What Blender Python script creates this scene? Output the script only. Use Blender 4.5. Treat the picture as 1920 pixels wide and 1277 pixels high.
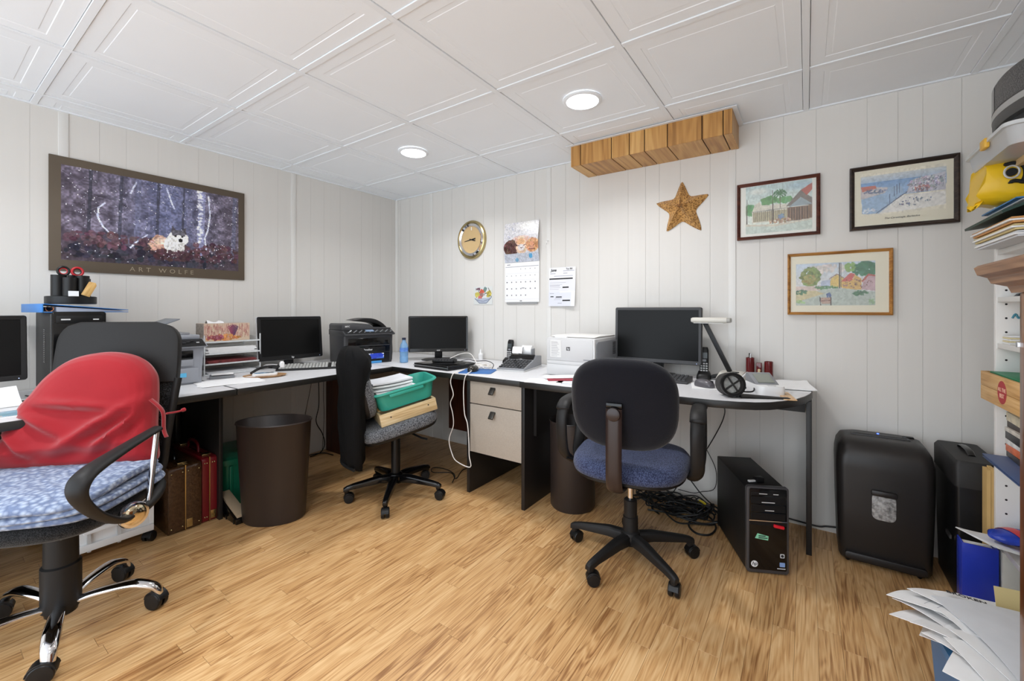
import bpy, bmesh, math, random
import numpy as np
from mathutils import Vector, Matrix, Euler

random.seed(11)
for o in list(bpy.data.objects):
    bpy.data.objects.remove(o, do_unlink=True)
SC = bpy.context.scene
COL = SC.collection
PI = math.pi
R = math.radians

# ------------------------------------------------------------------ camera
cam_d = bpy.data.cameras.new('camera')
cam_d.sensor_width = 36.0
cam_d.lens = 790.296 / 1920 * 36.0
cam_d.shift_x = -13.4456 / 1920
cam_d.shift_y = -58.06 / 1920
cam_d.clip_start = 0.02
cam = bpy.data.objects.new('camera', cam_d)
COL.objects.link(cam)
cam.location = (3.2246, -2.665, 1.131)
cam.rotation_euler = (PI / 2, 0, 0.5979)
SC.camera = cam

# ------------------------------------------------------------------ world, exposure
W = bpy.data.worlds.new('world')
SC.world = W
W.use_nodes = True
W.node_tree.nodes['Background'].inputs[0].default_value = (0.84, 0.92, 1.0, 1)
W.node_tree.nodes['Background'].inputs[1].default_value = 2.9
SC.view_settings.view_transform = 'Standard'
SC.view_settings.look = 'None'
SC.view_settings.exposure = 0.17
SC.view_settings.gamma = 1.0
SC.view_settings.use_curve_mapping = False
LAMP_W = 6.2
LAMP_COL = (0.97, 0.98, 1.0)

CEIL = 2.165
DESK = 0.73
DESK2 = 0.742

# ------------------------------------------------------------------ materials
def lin(c):
    out = []
    for v in c[:3]:
        v = v / 255.0
        out.append(v / 12.92 if v <= 0.04045 else ((v + 0.055) / 1.055) ** 2.4)
    return (out[0], out[1], out[2], 1.0)

MATS = {}

def mat(name, col, rough=0.5, metal=0.0, var=0.0, vscale=(8, 8, 8), bump=0.0, bscale=(60, 60, 60), spec=0.5,
        coat=0.0, trans=0.0, ior=1.45, alpha=1.0, emit=0.0, sheen=0.0):
    if name in MATS:
        return MATS[name]
    m = bpy.data.materials.new(name)
    m.use_nodes = True
    nt = m.node_tree
    b = nt.nodes['Principled BSDF']
    b.inputs['Base Color'].default_value = lin(col)
    b.inputs['Roughness'].default_value = rough
    b.inputs['Metallic'].default_value = metal
    b.inputs['Specular IOR Level'].default_value = spec
    b.inputs['Coat Weight'].default_value = coat
    b.inputs['Transmission Weight'].default_value = trans
    b.inputs['IOR'].default_value = ior
    b.inputs['Alpha'].default_value = alpha
    b.inputs['Sheen Weight'].default_value = sheen
    if emit:
        b.inputs['Emission Color'].default_value = lin(col)
        b.inputs['Emission Strength'].default_value = emit
    tc = None
    def noise(scale, detail=4.0):
        nonlocal tc
        if tc is None:
            tc = nt.nodes.new('ShaderNodeTexCoord')
        mp = nt.nodes.new('ShaderNodeMapping')
        mp.inputs['Scale'].default_value = scale
        nt.links.new(tc.outputs['Object'], mp.inputs['Vector'])
        n = nt.nodes.new('ShaderNodeTexNoise')
        n.inputs['Scale'].default_value = 1.0
        n.inputs['Detail'].default_value = detail
        nt.links.new(mp.outputs['Vector'], n.inputs['Vector'])
        return n
    if var:
        n = noise(vscale)
        rp = nt.nodes.new('ShaderNodeValToRGB')
        c = lin(col)
        rp.color_ramp.elements[0].position = 0.3
        rp.color_ramp.elements[1].position = 0.7
        rp.color_ramp.elements[0].color = tuple(v * (1 - var) for v in c[:3]) + (1,)
        rp.color_ramp.elements[1].color = tuple(min(1, v * (1 + var)) for v in c[:3]) + (1,)
        nt.links.new(n.outputs['Fac'], rp.inputs['Fac'])
        nt.links.new(rp.outputs['Color'], b.inputs['Base Color'])
    if bump:
        n = noise(bscale, 3.0)
        bp = nt.nodes.new('ShaderNodeBump')
        bp.inputs['Strength'].default_value = bump
        bp.inputs['Distance'].default_value = 0.004
        nt.links.new(n.outputs['Fac'], bp.inputs['Height'])
        nt.links.new(bp.outputs['Normal'], b.inputs['Normal'])
    MATS[name] = m
    return m

def mat_wood(name, dark, mid, light, rough=0.4, axis='y', scale=1.0, randomize=True, island=False, coat=0.0, spread=0.35, amp=0.15, fine=0.9, rings=34.0):
    """Straight grained wood with per piece shade; grain runs along the given object axis."""
    if name in MATS:
        return MATS[name]
    m = bpy.data.materials.new(name)
    m.use_nodes = True
    nt = m.node_tree
    N = nt.nodes.new
    L = nt.links.new
    b = nt.nodes['Principled BSDF']
    b.inputs['Roughness'].default_value = rough
    b.inputs['Coat Weight'].default_value = coat
    tc = N('ShaderNodeTexCoord')
    if island:
        rnd = N('ShaderNodeNewGeometry').outputs['Random Per Island']
    else:
        rnd = N('ShaderNodeObjectInfo').outputs['Random']
    add = N('ShaderNodeVectorMath'); add.operation = 'ADD'
    mul = N('ShaderNodeMath'); mul.operation = 'MULTIPLY'; mul.inputs[1].default_value = 37.0
    L(rnd, mul.inputs[0])
    L(tc.outputs['Object'], add.inputs[0])
    L(mul.outputs[0], add.inputs[1])
    def mp(s):
        q = N('ShaderNodeMapping')
        q.inputs['Scale'].default_value = s
        L(add.outputs[0], q.inputs['Vector'])
        return q
    k = scale
    sc1 = {'y': (14 * k, 1.3 * k, 14 * k), 'x': (1.3 * k, 14 * k, 14 * k), 'z': (14 * k, 14 * k, 1.3 * k)}[axis]
    sc2 = {'y': (150 * k, 5 * k, 150 * k), 'x': (5 * k, 150 * k, 150 * k), 'z': (150 * k, 150 * k, 5 * k)}[axis]
    n1 = N('ShaderNodeTexNoise'); n1.inputs['Scale'].default_value = 1.0; n1.inputs['Detail'].default_value = 3; n1.inputs['Distortion'].default_value = 0.6
    L(mp(sc1).outputs[0], n1.inputs['Vector'])
    # cathedral rings from the low frequency field
    ring = N('ShaderNodeMath'); ring.operation = 'MULTIPLY'; ring.inputs[1].default_value = rings
    L(n1.outputs['Fac'], ring.inputs[0])
    sn = N('ShaderNodeMath'); sn.operation = 'SINE'
    L(ring.outputs[0], sn.inputs[0])
    n2 = N('ShaderNodeTexNoise'); n2.inputs['Scale'].default_value = 1.0; n2.inputs['Detail'].default_value = 4
    L(mp(sc2).outputs[0], n2.inputs['Vector'])
    mr = N('ShaderNodeMapRange'); mr.inputs['From Min'].default_value = -1; mr.inputs['From Max'].default_value = 1
    mr.inputs['To Min'].default_value = 0.5 - amp; mr.inputs['To Max'].default_value = 0.5 + amp
    L(sn.outputs[0], mr.inputs['Value'])
    mx = N('ShaderNodeMath'); mx.operation = 'ADD'
    L(mr.outputs[0], mx.inputs[0])
    m2 = N('ShaderNodeMath'); m2.operation = 'MULTIPLY_ADD'; m2.inputs[1].default_value = fine; m2.inputs[2].default_value = -fine / 2
    L(n2.outputs['Fac'], m2.inputs[0])
    L(m2.outputs[0], mx.inputs[1])
    mr2 = N('ShaderNodeMath'); mr2.operation = 'MULTIPLY_ADD'; mr2.inputs[1].default_value = spread if randomize else 0.0; mr2.inputs[2].default_value = -spread / 2 if randomize else 0.0
    L(rnd, mr2.inputs[0])
    ad2 = N('ShaderNodeMath'); ad2.operation = 'ADD'
    L(mx.outputs[0], ad2.inputs[0]); L(mr2.outputs[0], ad2.inputs[1])
    rp = N('ShaderNodeValToRGB')
    e = rp.color_ramp.elements
    e[0].position = 0.12; e[0].color = lin(dark)
    e[1].position = 0.85; e[1].color = lin(light)
    em = e.new(0.45); em.color = lin(mid)
    L(ad2.outputs[0], rp.inputs['Fac'])
    L(rp.outputs['Color'], b.inputs['Base Color'])
    bp = N('ShaderNodeBump'); bp.inputs['Strength'].default_value = 0.08; bp.inputs['Distance'].default_value = 0.001
    L(n2.outputs['Fac'], bp.inputs['Height'])
    L(bp.outputs['Normal'], b.inputs['Normal'])
    MATS[name] = m
    return m

def mat_attr(name, rough=0.5, coat=0.0):
    """Flat print: colour comes from the mesh's own colour attribute."""
    if name in MATS:
        return MATS[name]
    m = bpy.data.materials.new(name)
    m.use_nodes = True
    nt = m.node_tree
    b = nt.nodes['Principled BSDF']
    a = nt.nodes.new('ShaderNodeAttribute')
    a.attribute_name = 'Col'
    nt.links.new(a.outputs['Color'], b.inputs['Base Color'])
    b.inputs['Roughness'].default_value = rough
    b.inputs['Coat Weight'].default_value = coat
    MATS[name] = m
    return m

def mat_weave(name, c0, c1, scale=(400, 400, 400), rough=0.95, bump=0.5):
    """Speckled woven cloth."""
    if name in MATS:
        return MATS[name]
    m = bpy.data.materials.new(name)
    m.use_nodes = True
    nt = m.node_tree
    N = nt.nodes.new
    L = nt.links.new
    b = nt.nodes['Principled BSDF']
    b.inputs['Roughness'].default_value = rough
    b.inputs['Specular IOR Level'].default_value = 0.15
    b.inputs['Sheen Weight'].default_value = 0.15
    tc = N('ShaderNodeTexCoord')
    mp = N('ShaderNodeMapping'); mp.inputs['Scale'].default_value = scale
    L(tc.outputs['Object'], mp.inputs['Vector'])
    v = N('ShaderNodeTexVoronoi'); v.inputs['Scale'].default_value = 1.0
    L(mp.outputs['Vector'], v.inputs['Vector'])
    rp = N('ShaderNodeValToRGB')
    rp.color_ramp.elements[0].position = 0.15; rp.color_ramp.elements[0].color = lin(c1)
    rp.color_ramp.elements[1].position = 0.65; rp.color_ramp.elements[1].color = lin(c0)
    L(v.outputs['Distance'], rp.inputs['Fac'])
    L(rp.outputs['Color'], b.inputs['Base Color'])
    bp = N('ShaderNodeBump'); bp.inputs['Strength'].default_value = bump; bp.inputs['Distance'].default_value = 0.003
    bp.invert = True
    L(v.outputs['Distance'], bp.inputs['Height'])
    L(bp.outputs['Normal'], b.inputs['Normal'])
    MATS[name] = m
    return m

# ------------------------------------------------------------------ mesh builder
def spline(pts, n=8, closed=False):
    P = [Vector(p) for p in pts]
    out = []
    m = len(P)
    segs = m if closed else m - 1
    for i in range(segs):
        if closed:
            p0, p1, p2, p3 = P[(i - 1) % m], P[i], P[(i + 1) % m], P[(i + 2) % m]
        else:
            p0, p1, p2, p3 = P[max(i - 1, 0)], P[i], P[i + 1], P[min(i + 2, m - 1)]
        for k in range(n):
            t = k / n
            out.append(0.5 * ((2 * p1) + (p2 - p0) * t + (2 * p0 - 5 * p1 + 4 * p2 - p3) * t * t + (3 * p1 - p0 - 3 * p2 + p3) * t ** 3))
    if not closed:
        out.append(P[-1])
    return out

def rrect(w, h, r, n=5, cx=0.0, cy=0.0):
    pts = []
    r = min(r, w / 2 - 1e-5, h / 2 - 1e-5)
    for (sx, sy, a0) in ((1, 1, 0), (-1, 1, 90), (-1, -1, 180), (1, -1, 270)):
        for k in range(n + 1):
            a = R(a0 + 90.0 * k / n)
            pts.append((cx + sx * (w / 2 - r) + r * math.cos(a), cy + sy * (h / 2 - r) + r * math.sin(a)))
    return pts

class MB:
    def __init__(self):
        self.v = []
        self.f = []
    def add(self, vs, fs, M=None):
        o = len(self.v)
        for p in vs:
            p = Vector(p)
            self.v.append(M @ p if M else p)
        for f in fs:
            self.f.append([i + o for i in f])
        return self
    def box(self, x0, x1, y0, y1, z0, z1, M=None):
        return self.add([(x0, y0, z0), (x1, y0, z0), (x1, y1, z0), (x0, y1, z0), (x0, y0, z1), (x1, y0, z1), (x1, y1, z1), (x0, y1, z1)],
                        [(0, 3, 2, 1), (4, 5, 6, 7), (0, 1, 5, 4), (1, 2, 6, 5), (2, 3, 7, 6), (3, 0, 4, 7)], M)
    def loft(self, rings, caps=True, closed=True, M=None):
        n = len(rings[0])
        vs = [p for r in rings for p in r]
        fs = []
        for i in range(len(rings) - 1):
            for k in range(n if closed else n - 1):
                a, b = i * n + k, i * n + (k + 1) % n
                fs.append((a, b, b + n, a + n))
        if caps:
            fs.append(tuple(range(n - 1, -1, -1)))
            fs.append(tuple((len(rings) - 1) * n + k for k in range(n)))
        return self.add(vs, fs, M)
    def prism(self, poly, a, b, axis='z', M=None):
        def pt(p, h):
            if axis == 'z':
                return (p[0], p[1], h)
            if axis == 'y':
                return (p[0], h, p[1])
            return (h, p[0], p[1])
        return self.loft([[pt(p, a) for p in poly], [pt(p, b) for p in poly]], True, True, M)
    def cyl(self, p0, p1, r0, r1=None, n=16, caps=True, M=None):
        r1 = r0 if r1 is None else r1
        return self.tube([p0, p1], [r0, r1], n, caps, M=M)
    def tube(self, pts, r, n=8, caps=True, closed=False, M=None, flat=1.0, up=None):
        P = [Vector(p) for p in pts]
        m = len(P)
        rs = [r] * m if not isinstance(r, (list, tuple)) else list(r)
        rings = []
        prev = None
        for i in range(m):
            if closed:
                t = P[(i + 1) % m] - P[(i - 1) % m]
            else:
                t = P[min(i + 1, m - 1)] - P[max(i - 1, 0)]
            if t.length < 1e-9:
                t = Vector((0, 0, 1))
            t.normalize()
            if prev is None:
                h = Vector(up) if up else (Vector((0, 0, 1)) if abs(t.z) < 0.9 else Vector((1, 0, 0)))
                u = t.cross(h).normalized()
            else:
                u = prev - t * prev.dot(t)
                if u.length < 1e-6:
                    u = t.orthogonal()
                u.normalize()
            w = t.cross(u).normalized()
            prev = u
            rings.append([P[i] + u * (rs[i] * math.cos(2 * PI * k / n)) + w * (rs[i] * flat * math.sin(2 * PI * k / n)) for k in range(n)])
        if closed:
            rings.append(rings[0])
            return self.loft(rings, False, True, M)
        return self.loft(rings, caps, True, M)
    def lathe(self, prof, n=24, c=(0, 0, 0), sx=1.0, sy=1.0, caps=True, M=None, shape=None):
        rings = []
        for (r, z) in prof:
            rings.append([(c[0] + sx * r * math.cos(2 * PI * k / n), c[1] + sy * r * math.sin(2 * PI * k / n), c[2] + z) for k in range(n)])
        return self.loft(rings, caps, True, M)
    def sphere(self, c, r, n=12, M=None):
        if not isinstance(r, (tuple, list)):
            r = (r, r, r)
        rings = []
        for i in range(1, n):
            a = -PI / 2 + PI * i / n
            rings.append([(c[0] + r[0] * math.cos(a) * math.cos(2 * PI * k / (2 * n)), c[1] + r[1] * math.cos(a) * math.sin(2 * PI * k / (2 * n)), c[2] + r[2] * math.sin(a)) for k in range(2 * n)])
        return self.loft(rings, True, True, M)
    def quad(self, a, b, c, d, M=None):
        return self.add([a, b, c, d], [(0, 1, 2, 3)], M)
    def sheet(self, fn, nu, nv, thick=0.0, M=None):
        """Grid from fn(u, v) in 0..1; with a thickness it becomes a closed sheet."""
        top = [[Vector(fn(i / nu, j / nv)) for j in range(nv + 1)] for i in range(nu + 1)]
        o = []
        vs = [p for row in top for p in row]
        idx = lambda i, j: i * (nv + 1) + j
        fs = [(idx(i, j), idx(i + 1, j), idx(i + 1, j + 1), idx(i, j + 1)) for i in range(nu) for j in range(nv)]
        if thick:
            nn = len(vs)
            nrm = [Vector((0, 0, 0)) for _ in vs]
            for f in fs:
                fnrm = (vs[f[1]] - vs[f[0]]).cross(vs[f[3]] - vs[f[0]])
                for q in f:
                    nrm[q] += fnrm
            low = [vs[q] - (nrm[q].normalized() if nrm[q].length > 1e-12 else Vector((0, 0, 1))) * thick for q in range(nn)]
            fs2 = [tuple(q + nn for q in reversed(f)) for f in fs]
            bd = [idx(i, 0) for i in range(nu)] + [idx(nu, j) for j in range(nv)] + [idx(i, nv) for i in range(nu, 0, -1)] + [idx(0, j) for j in range(nv, 0, -1)]
            side = []
            for q in range(len(bd)):
                a, b = bd[q], bd[(q + 1) % len(bd)]
                side.append((b, a, a + nn, b + nn))
            vs = vs + low
            fs = fs + fs2 + side
        return self.add(vs, fs, M)
    def mesh(self, name, smooth=35, bevel=0.0, seg=2):
        me = bpy.data.meshes.new(name)
        me.from_pydata([tuple(p) for p in self.v], [], self.f)
        me.validate()
        bm = bmesh.new()
        bm.from_mesh(me)
        bmesh.ops.recalc_face_normals(bm, faces=bm.faces)
        if bevel:
            es = [e for e in bm.edges if len(e.link_faces) == 2 and e.calc_face_angle(0) > R(32)]
            bmesh.ops.bevel(bm, geom=es, offset=bevel, segments=seg, affect='EDGES', profile=0.5, clamp_overlap=True)
        bm.to_mesh(me)
        bm.free()
        for p in me.polygons:
            p.use_smooth = True
        me.set_sharp_from_angle(angle=R(smooth))
        return me
    def build(self, name, m, parent=None, smooth=35, bevel=0.0, seg=2):
        me = self.mesh(name, smooth, bevel, seg)
        return obj(name, me, m, parent)

def obj(name, me, m, parent=None):
    o = bpy.data.objects.new(name, me)
    COL.objects.link(o)
    if m is not None and len(me.materials) == 0:
        me.materials.append(m)
    if parent is not None:
        o.parent = parent
    return o

def tag(o, label, cat, group=None, kind=None):
    o['label'] = label
    o['category'] = cat
    if group:
        o['group'] = group
    if kind:
        o['kind'] = kind
    return o

def thing(name, label, cat, loc=(0, 0, 0), rz=0.0, group=None, rx=0.0, ry=0.0):
    o = bpy.data.objects.new(name, None)
    o.empty_display_size = 0.1
    COL.objects.link(o)
    o.location = loc
    o.rotation_euler = Euler((R(rx), R(ry), R(rz)), 'XYZ')
    return tag(o, label, cat, group)

def place(o, loc, rz=0.0, rx=0.0, ry=0.0):
    o.location = loc
    o.rotation_euler = Euler((R(rx), R(ry), R(rz)), 'XYZ')
    return o

def struct(o, kind='structure'):
    o['kind'] = kind
    return o

def copy_tree(o, parent=None):
    c = o.copy()
    COL.objects.link(c)
    c.parent = parent
    for ch in list(o.children):
        copy_tree(ch, c)
    return c

def text(s, size, name, m, parent, M, ext=0.0004, align='CENTER', shear=0.0, bold=0.0, spacing=1.0):
    """Lettering as thin solid geometry; M places the text's own xy plane."""
    cu = bpy.data.curves.new(name, 'FONT')
    cu.body = s
    cu.size = size
    cu.extrude = ext
    cu.align_x = align
    cu.align_y = 'CENTER'
    cu.shear = shear
    cu.offset = bold
    cu.space_character = spacing
    cu.resolution_u = 3
    t = bpy.data.objects.new(name, cu)
    COL.objects.link(t)
    dg = bpy.context.evaluated_depsgraph_get()
    me = bpy.data.meshes.new_from_object(t.evaluated_get(dg))
    bpy.data.objects.remove(t, do_unlink=True)
    bpy.data.curves.remove(cu)
    me.name = name
    me.transform(M)
    me.materials.clear()
    o = obj(name, me, m, parent)
    o['kind'] = 'stuff'
    return o

def frame_M(origin, xdir, ydir):
    x = Vector(xdir).normalized()
    y = Vector(ydir).normalized()
    z = x.cross(y)
    return Matrix(((x.x, y.x, z.x, origin[0]), (x.y, y.y, z.y, origin[1]), (x.z, y.z, z.z, origin[2]), (0, 0, 0, 1)))

# front-facing text on a local -y face
def front_M(x, y, z):
    return frame_M((x, y, z), (1, 0, 0), (0, 0, 1))

# ------------------------------------------------------------------ painted flat prints (canvas -> coloured mesh)
class Canvas:
    def __init__(self, w, h, col):
        self.w, self.h = w, h
        self.a = np.zeros((h, w, 3)); self.a[:] = col
        self.Y, self.X = np.mgrid[0:h, 0:w]
        self.Y = 1 - (self.Y + 0.5) / h      # v up, 0..1
        self.X = (self.X + 0.5) / w
        self.asp = w / h
        self.rng = np.random.RandomState(5)
    def put(self, mask, col, al=1.0):
        mk = np.clip(mask.astype(float), 0, 1)[..., None] * al
        self.a = self.a * (1 - mk) + np.array(col) * mk
    def rect(self, x0, y0, x1, y1, col, al=1.0):
        self.put((self.X >= x0) & (self.X <= x1) & (self.Y >= y0) & (self.Y <= y1), col, al)
    def grad(self, y0, y1, c0, c1):
        t = np.clip((self.Y - y0) / (y1 - y0), 0, 1)[..., None]
        mk = ((self.Y >= y0) & (self.Y <= y1))[..., None]
        self.a = np.where(mk, np.array(c0) * (1 - t) + np.array(c1) * t, self.a)
    def ell(self, cx, cy, rx, ry, col, al=1.0, soft=0.0):
        d = np.sqrt(((self.X - cx) / rx) ** 2 + ((self.Y - cy) / ry) ** 2)
        self.put(d < 1 if not soft else np.clip((1 + soft - d) / (2 * soft), 0, 1), col, al)
    def poly(self, pts, col, al=1.0):
        inside = np.zeros(self.X.shape, bool)
        n = len(pts)
        for i in range(n):
            x0, y0 = pts[i]; x1, y1 = pts[(i + 1) % n]
            if y0 == y1:
                continue
            c = ((y0 > self.Y) != (y1 > self.Y)) & (self.X < (x1 - x0) * (self.Y - y0) / (y1 - y0) + x0)
            inside ^= c
        self.put(inside, col, al)
    def line(self, pts, wd, col, al=1.0):
        m = np.zeros(self.X.shape, bool)
        for (a, b) in zip(pts[:-1], pts[1:]):
            ax, ay = a[0] * self.asp, a[1]; bx, by = b[0] * self.asp, b[1]
            px, py = self.X * self.asp, self.Y
            dx, dy = bx - ax, by - ay
            L = dx * dx + dy * dy + 1e-12
            t = np.clip(((px - ax) * dx + (py - ay) * dy) / L, 0, 1)
            m |= (px - ax - t * dx) ** 2 + (py - ay - t * dy) ** 2 < (wd / 2) ** 2
        self.put(m, col, al)
    def noise(self, cells):
        g = self.rng.rand(cells + 2, int(cells * self.asp) + 2)
        yy = self.Y * (cells) ; xx = self.X * (int(cells * self.asp))
        i = np.clip(yy.astype(int), 0, cells); j = np.clip(xx.astype(int), 0, int(cells * self.asp))
        fy = yy - i; fx = xx - j
        fy = fy * fy * (3 - 2 * fy); fx = fx * fx * (3 - 2 * fx)
        return (g[i, j] * (1 - fy) * (1 - fx) + g[i + 1, j] * fy * (1 - fx) + g[i, j + 1] * (1 - fy) * fx + g[i + 1, j + 1] * fy * fx)
    def mottle(self, amp, cells=30):
        n = self.noise(cells) - 0.5
        self.a = np.clip(self.a * (1 + amp * 2 * n[..., None]), 0, 255)
    def blot(self, cx, cy, rx, ry, col, n=40, r=0.02, jit=25, al=0.9):
        for _ in range(n):
            a = self.rng.rand() * 2 * PI; q = math.sqrt(self.rng.rand())
            c = np.clip(np.array(col) + (self.rng.rand() - 0.5) * 1.8 * jit + (self.rng.rand(3) - 0.5) * 0.5 * jit, 0, 255)
            self.ell(cx + rx * q * math.cos(a), cy + ry * q * math.sin(a), r * (0.5 + self.rng.rand()) / self.asp, r * (0.5 + self.rng.rand()), c, al)
    def build(self, name, m, parent, origin, xdir, ydir, W_, H_):
        """One coloured cell per canvas pixel on a real flat sheet."""
        nx, ny = self.w, self.h
        o = Vector(origin); x = Vector(xdir).normalized() * W_; y = Vector(ydir).normalized() * H_
        gi, gj = np.mgrid[0:ny + 1, 0:nx + 1]
        vs = np.array(o)[None, None] + (gj / nx)[..., None] * np.array(x) + (gi / ny)[..., None] * np.array(y)
        vs = vs.reshape(-1, 3)
        i, j = np.mgrid[0:ny, 0:nx]
        q = (i * (nx + 1) + j).ravel()
        fs = np.stack([q, q + 1, q + nx + 2, q + nx + 1], 1)
        me = bpy.data.meshes.new(name)
        me.vertices.add(len(vs)); me.vertices.foreach_set('co', vs.ravel())
        me.loops.add(len(fs) * 4); me.loops.foreach_set('vertex_index', fs.ravel())
        me.polygons.add(len(fs)); me.polygons.foreach_set('loop_start', np.arange(0, len(fs) * 4, 4)); me.polygons.foreach_set('loop_total', np.full(len(fs), 4))
        me.update()
        c = self.a[::-1].reshape(-1, 3) / 255.0
        c = np.where(c <= 0.04045, c / 12.92, ((c + 0.055) / 1.055) ** 2.4)
        c4 = np.concatenate([c, np.ones((len(c), 1))], 1)
        at = me.attributes.new('Col', 'FLOAT_COLOR', 'FACE')
        at.data.foreach_set('color', c4.astype(np.float32).ravel())
        return obj(name, me, m, parent)

# shared materials
M_wall = mat('wall_paint', (219, 216, 211), 0.7, var=0.008, vscale=(40, 40, 0.9), bump=0.03, bscale=(180, 180, 3))
M_trimw = mat('white_trim', (224, 222, 218), 0.45)
M_groove = mat('groove_paint', (205, 203, 199), 0.7)
M_ceil = mat('ceiling_tile_vinyl', (240, 244, 248), 0.85, var=0.01, vscale=(3, 3, 3))
M_grid = mat('ceiling_grid_white', (236, 240, 244), 0.8)
M_black = mat('black_plastic', (18, 18, 19), 0.38, bump=0.03, bscale=(500, 500, 500), spec=0.4)
M_black2 = mat('black_satin_plastic', (28, 27, 27), 0.5, bump=0.05, bscale=(400, 400, 400), spec=0.35)
M_gloss = mat('black_gloss', (12, 12, 13), 0.12)
M_screen = mat('screen_glass', (13, 13, 13), 0.32, spec=0.2)
M_dgrey = mat('dark_grey_plastic', (58, 58, 60), 0.45)
M_mgrey = mat('mid_grey_plastic', (136, 138, 142), 0.45)
M_lgrey = mat('light_grey_plastic', (203, 203, 203), 0.42)
M_white = mat('white_plastic', (236, 236, 236), 0.4)
M_paper = mat('white_paper', (240, 240, 240), 0.8, var=0.02, vscale=(20, 20, 20))
M_paper2 = mat('grey_white_paper', (214, 216, 220), 0.8, var=0.04, vscale=(14, 14, 14))
M_ink = mat('black_ink', (24, 24, 26), 0.7)
M_chrome = mat('chrome', (225, 225, 228), 0.08, metal=1.0)
M_steel = mat('brushed_steel', (190, 190, 192), 0.3, metal=1.0)
M_brass = mat('brass', (186, 168, 122), 0.25, metal=1.0)
M_desk = mat('desk_laminate', (218, 218, 220), 0.38, var=0.03, vscale=(90, 90, 90))
M_rim = mat('desk_black_edge', (36, 35, 33), 0.4)
M_panel = mat('desk_black_panel', (28, 26, 26), 0.45)
M_mahog = mat_wood('mahogany_laminate', (44, 18, 10), (66, 30, 16), (86, 42, 24), 0.45, 'z', randomize=False)
M_cord = mat('black_cord', (18, 18, 18), 0.5)
M_wcord = mat('white_cord', (232, 228, 222), 0.5)
M_print = mat_attr('printed_colour', 0.55)
M_printg = mat_attr('printed_colour_glossy', 0.28)
# ================================================================== SETTING
RX, RY = 4.15, -3.9
CAMP = Vector(cam.location)
def screen(p):
    d = Vector(p) - CAMP
    th = 0.5979
    f = -math.sin(th) * d.x + math.cos(th) * d.y
    r = math.cos(th) * d.x + math.sin(th) * d.y
    if f < 0.1:
        return None
    return (973.4 + 790.3 * r / f, 580.4 - 790.3 * d.z / f, f)

# ---- floor: strip laminate, strips run along y
M_oak = mat_wood('oak_laminate', (142, 97, 56), (198, 153, 101), (221, 183, 133), 0.33, 'y', 1.0, spread=0.22, amp=0.13, fine=1.1, rings=70.0)
M_oak_f = mat_wood('oak_laminate_field', (142, 97, 56), (198, 153, 101), (221, 183, 133), 0.33, 'y', 1.0, island=True, spread=0.22, amp=0.13, fine=1.1, rings=70.0)
floor = MB().box(-0.1, RX + 0.1, RY - 0.1, 0.1, -0.08, -0.008).build('floor', mat('floor_joint', (112, 76, 44), 0.7))
struct(floor)
SW = 0.0665
strips = []
ncol = int(RX / SW) + 1
for c in range(ncol):
    x = c * SW
    w = min(SW, RX - x)
    if w < 0.01:
        continue
    y = RY
    first = True
    while y < -0.001:
        Ls = random.choice((0.34, 0.44, 0.52, 0.62, 0.74))
        if first:
            Ls *= random.choice((0.3, 0.5, 0.7, 1.0)); first = False
        if y + Ls > -0.12:
            Ls = -y
        Ls = round(Ls, 2) if y + Ls < -0.001 else -y
        strips.append((x, w, y, Ls))
        y += Ls
def strip_size(s):
    x, w, y, Ls = s
    q = screen((x + w / 2, y + Ls / 2, 0))
    if q is None or q[0] < -120 or q[0] > 2040 or q[1] > 1400:
        return 0
    a = w * Ls / (q[2] ** 2)
    if (x < 0.75 and y + Ls / 2 > -2.6) or (y + Ls / 2 > -0.35):
        a *= 0.3
    return a
strips.sort(key=strip_size, reverse=True)
SM = {}
rest = MB()
for i, (x, w, y, Ls) in enumerate(strips):
    if i < 290 and strip_size((x, w, y, Ls)) > 0:
        k = (round(w, 4), round(Ls, 3))
        if k not in SM:
            SM[k] = MB().box(-w / 2 + 0.0003, w / 2 - 0.0003, -Ls / 2 + 0.0004, Ls / 2 - 0.0004, -0.008, 0).mesh('plank', bevel=0.0004, seg=1)
        o = obj('plank', SM[k], M_oak, floor)
        o.location = (x + w / 2, y + Ls / 2, 0)
    else:
        rest.box(x + 0.0003, x + w - 0.0003, y + 0.0004, y + Ls - 0.0004, -0.008, 0)
struct(rest.build('plank_field', M_oak_f, floor), 'stuff')

# ---- walls with grooved sheet panelling
PAT = [0.0, 0.137, 0.247, 0.39, 0.594, 0.707, 0.793, 0.92, 1.085, 1.2]
def bounds(seams, lo, hi):
    b = {lo, hi}
    for s in seams:
        for q in PAT:
            if lo + 0.02 < s + q < hi - 0.02:
                b.add(round(s + q, 4))
    return sorted(b)
G = 0.0007
wall_back = MB().box(-0.08, RX + 0.08, -0.0042, 0.1, -0.08, CEIL + 0.2).build('wall_back', M_groove)
struct(wall_back)
bx = bounds([-0.73, 0.47, 1.676, 2.877, 4.077], 0.0, RX)
for a, b in zip(bx[:-1], bx[1:]):
    MB().box(a + G, b - G, -0.006, -0.0042, 0.0, CEIL).build('wall_plank', M_wall, wall_back, bevel=0.0007, seg=1)
for s in (0.47, 1.676, 2.877):
    MB().box(s - 0.019, s + 0.019, -0.011, -0.006, 0.0, CEIL).build('batten', M_trimw, wall_back, bevel=0.002)
wall_left = MB().box(-0.1, 0.0045, RY - 0.08, 0.0, -0.08, CEIL + 0.2).build('wall_left', M_groove)
struct(wall_left)
by = bounds([-4.584, -3.384, -2.184, -0.986], RY, 0.0)
by = [y for y in by if y < -0.02] + [0.0]
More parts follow.
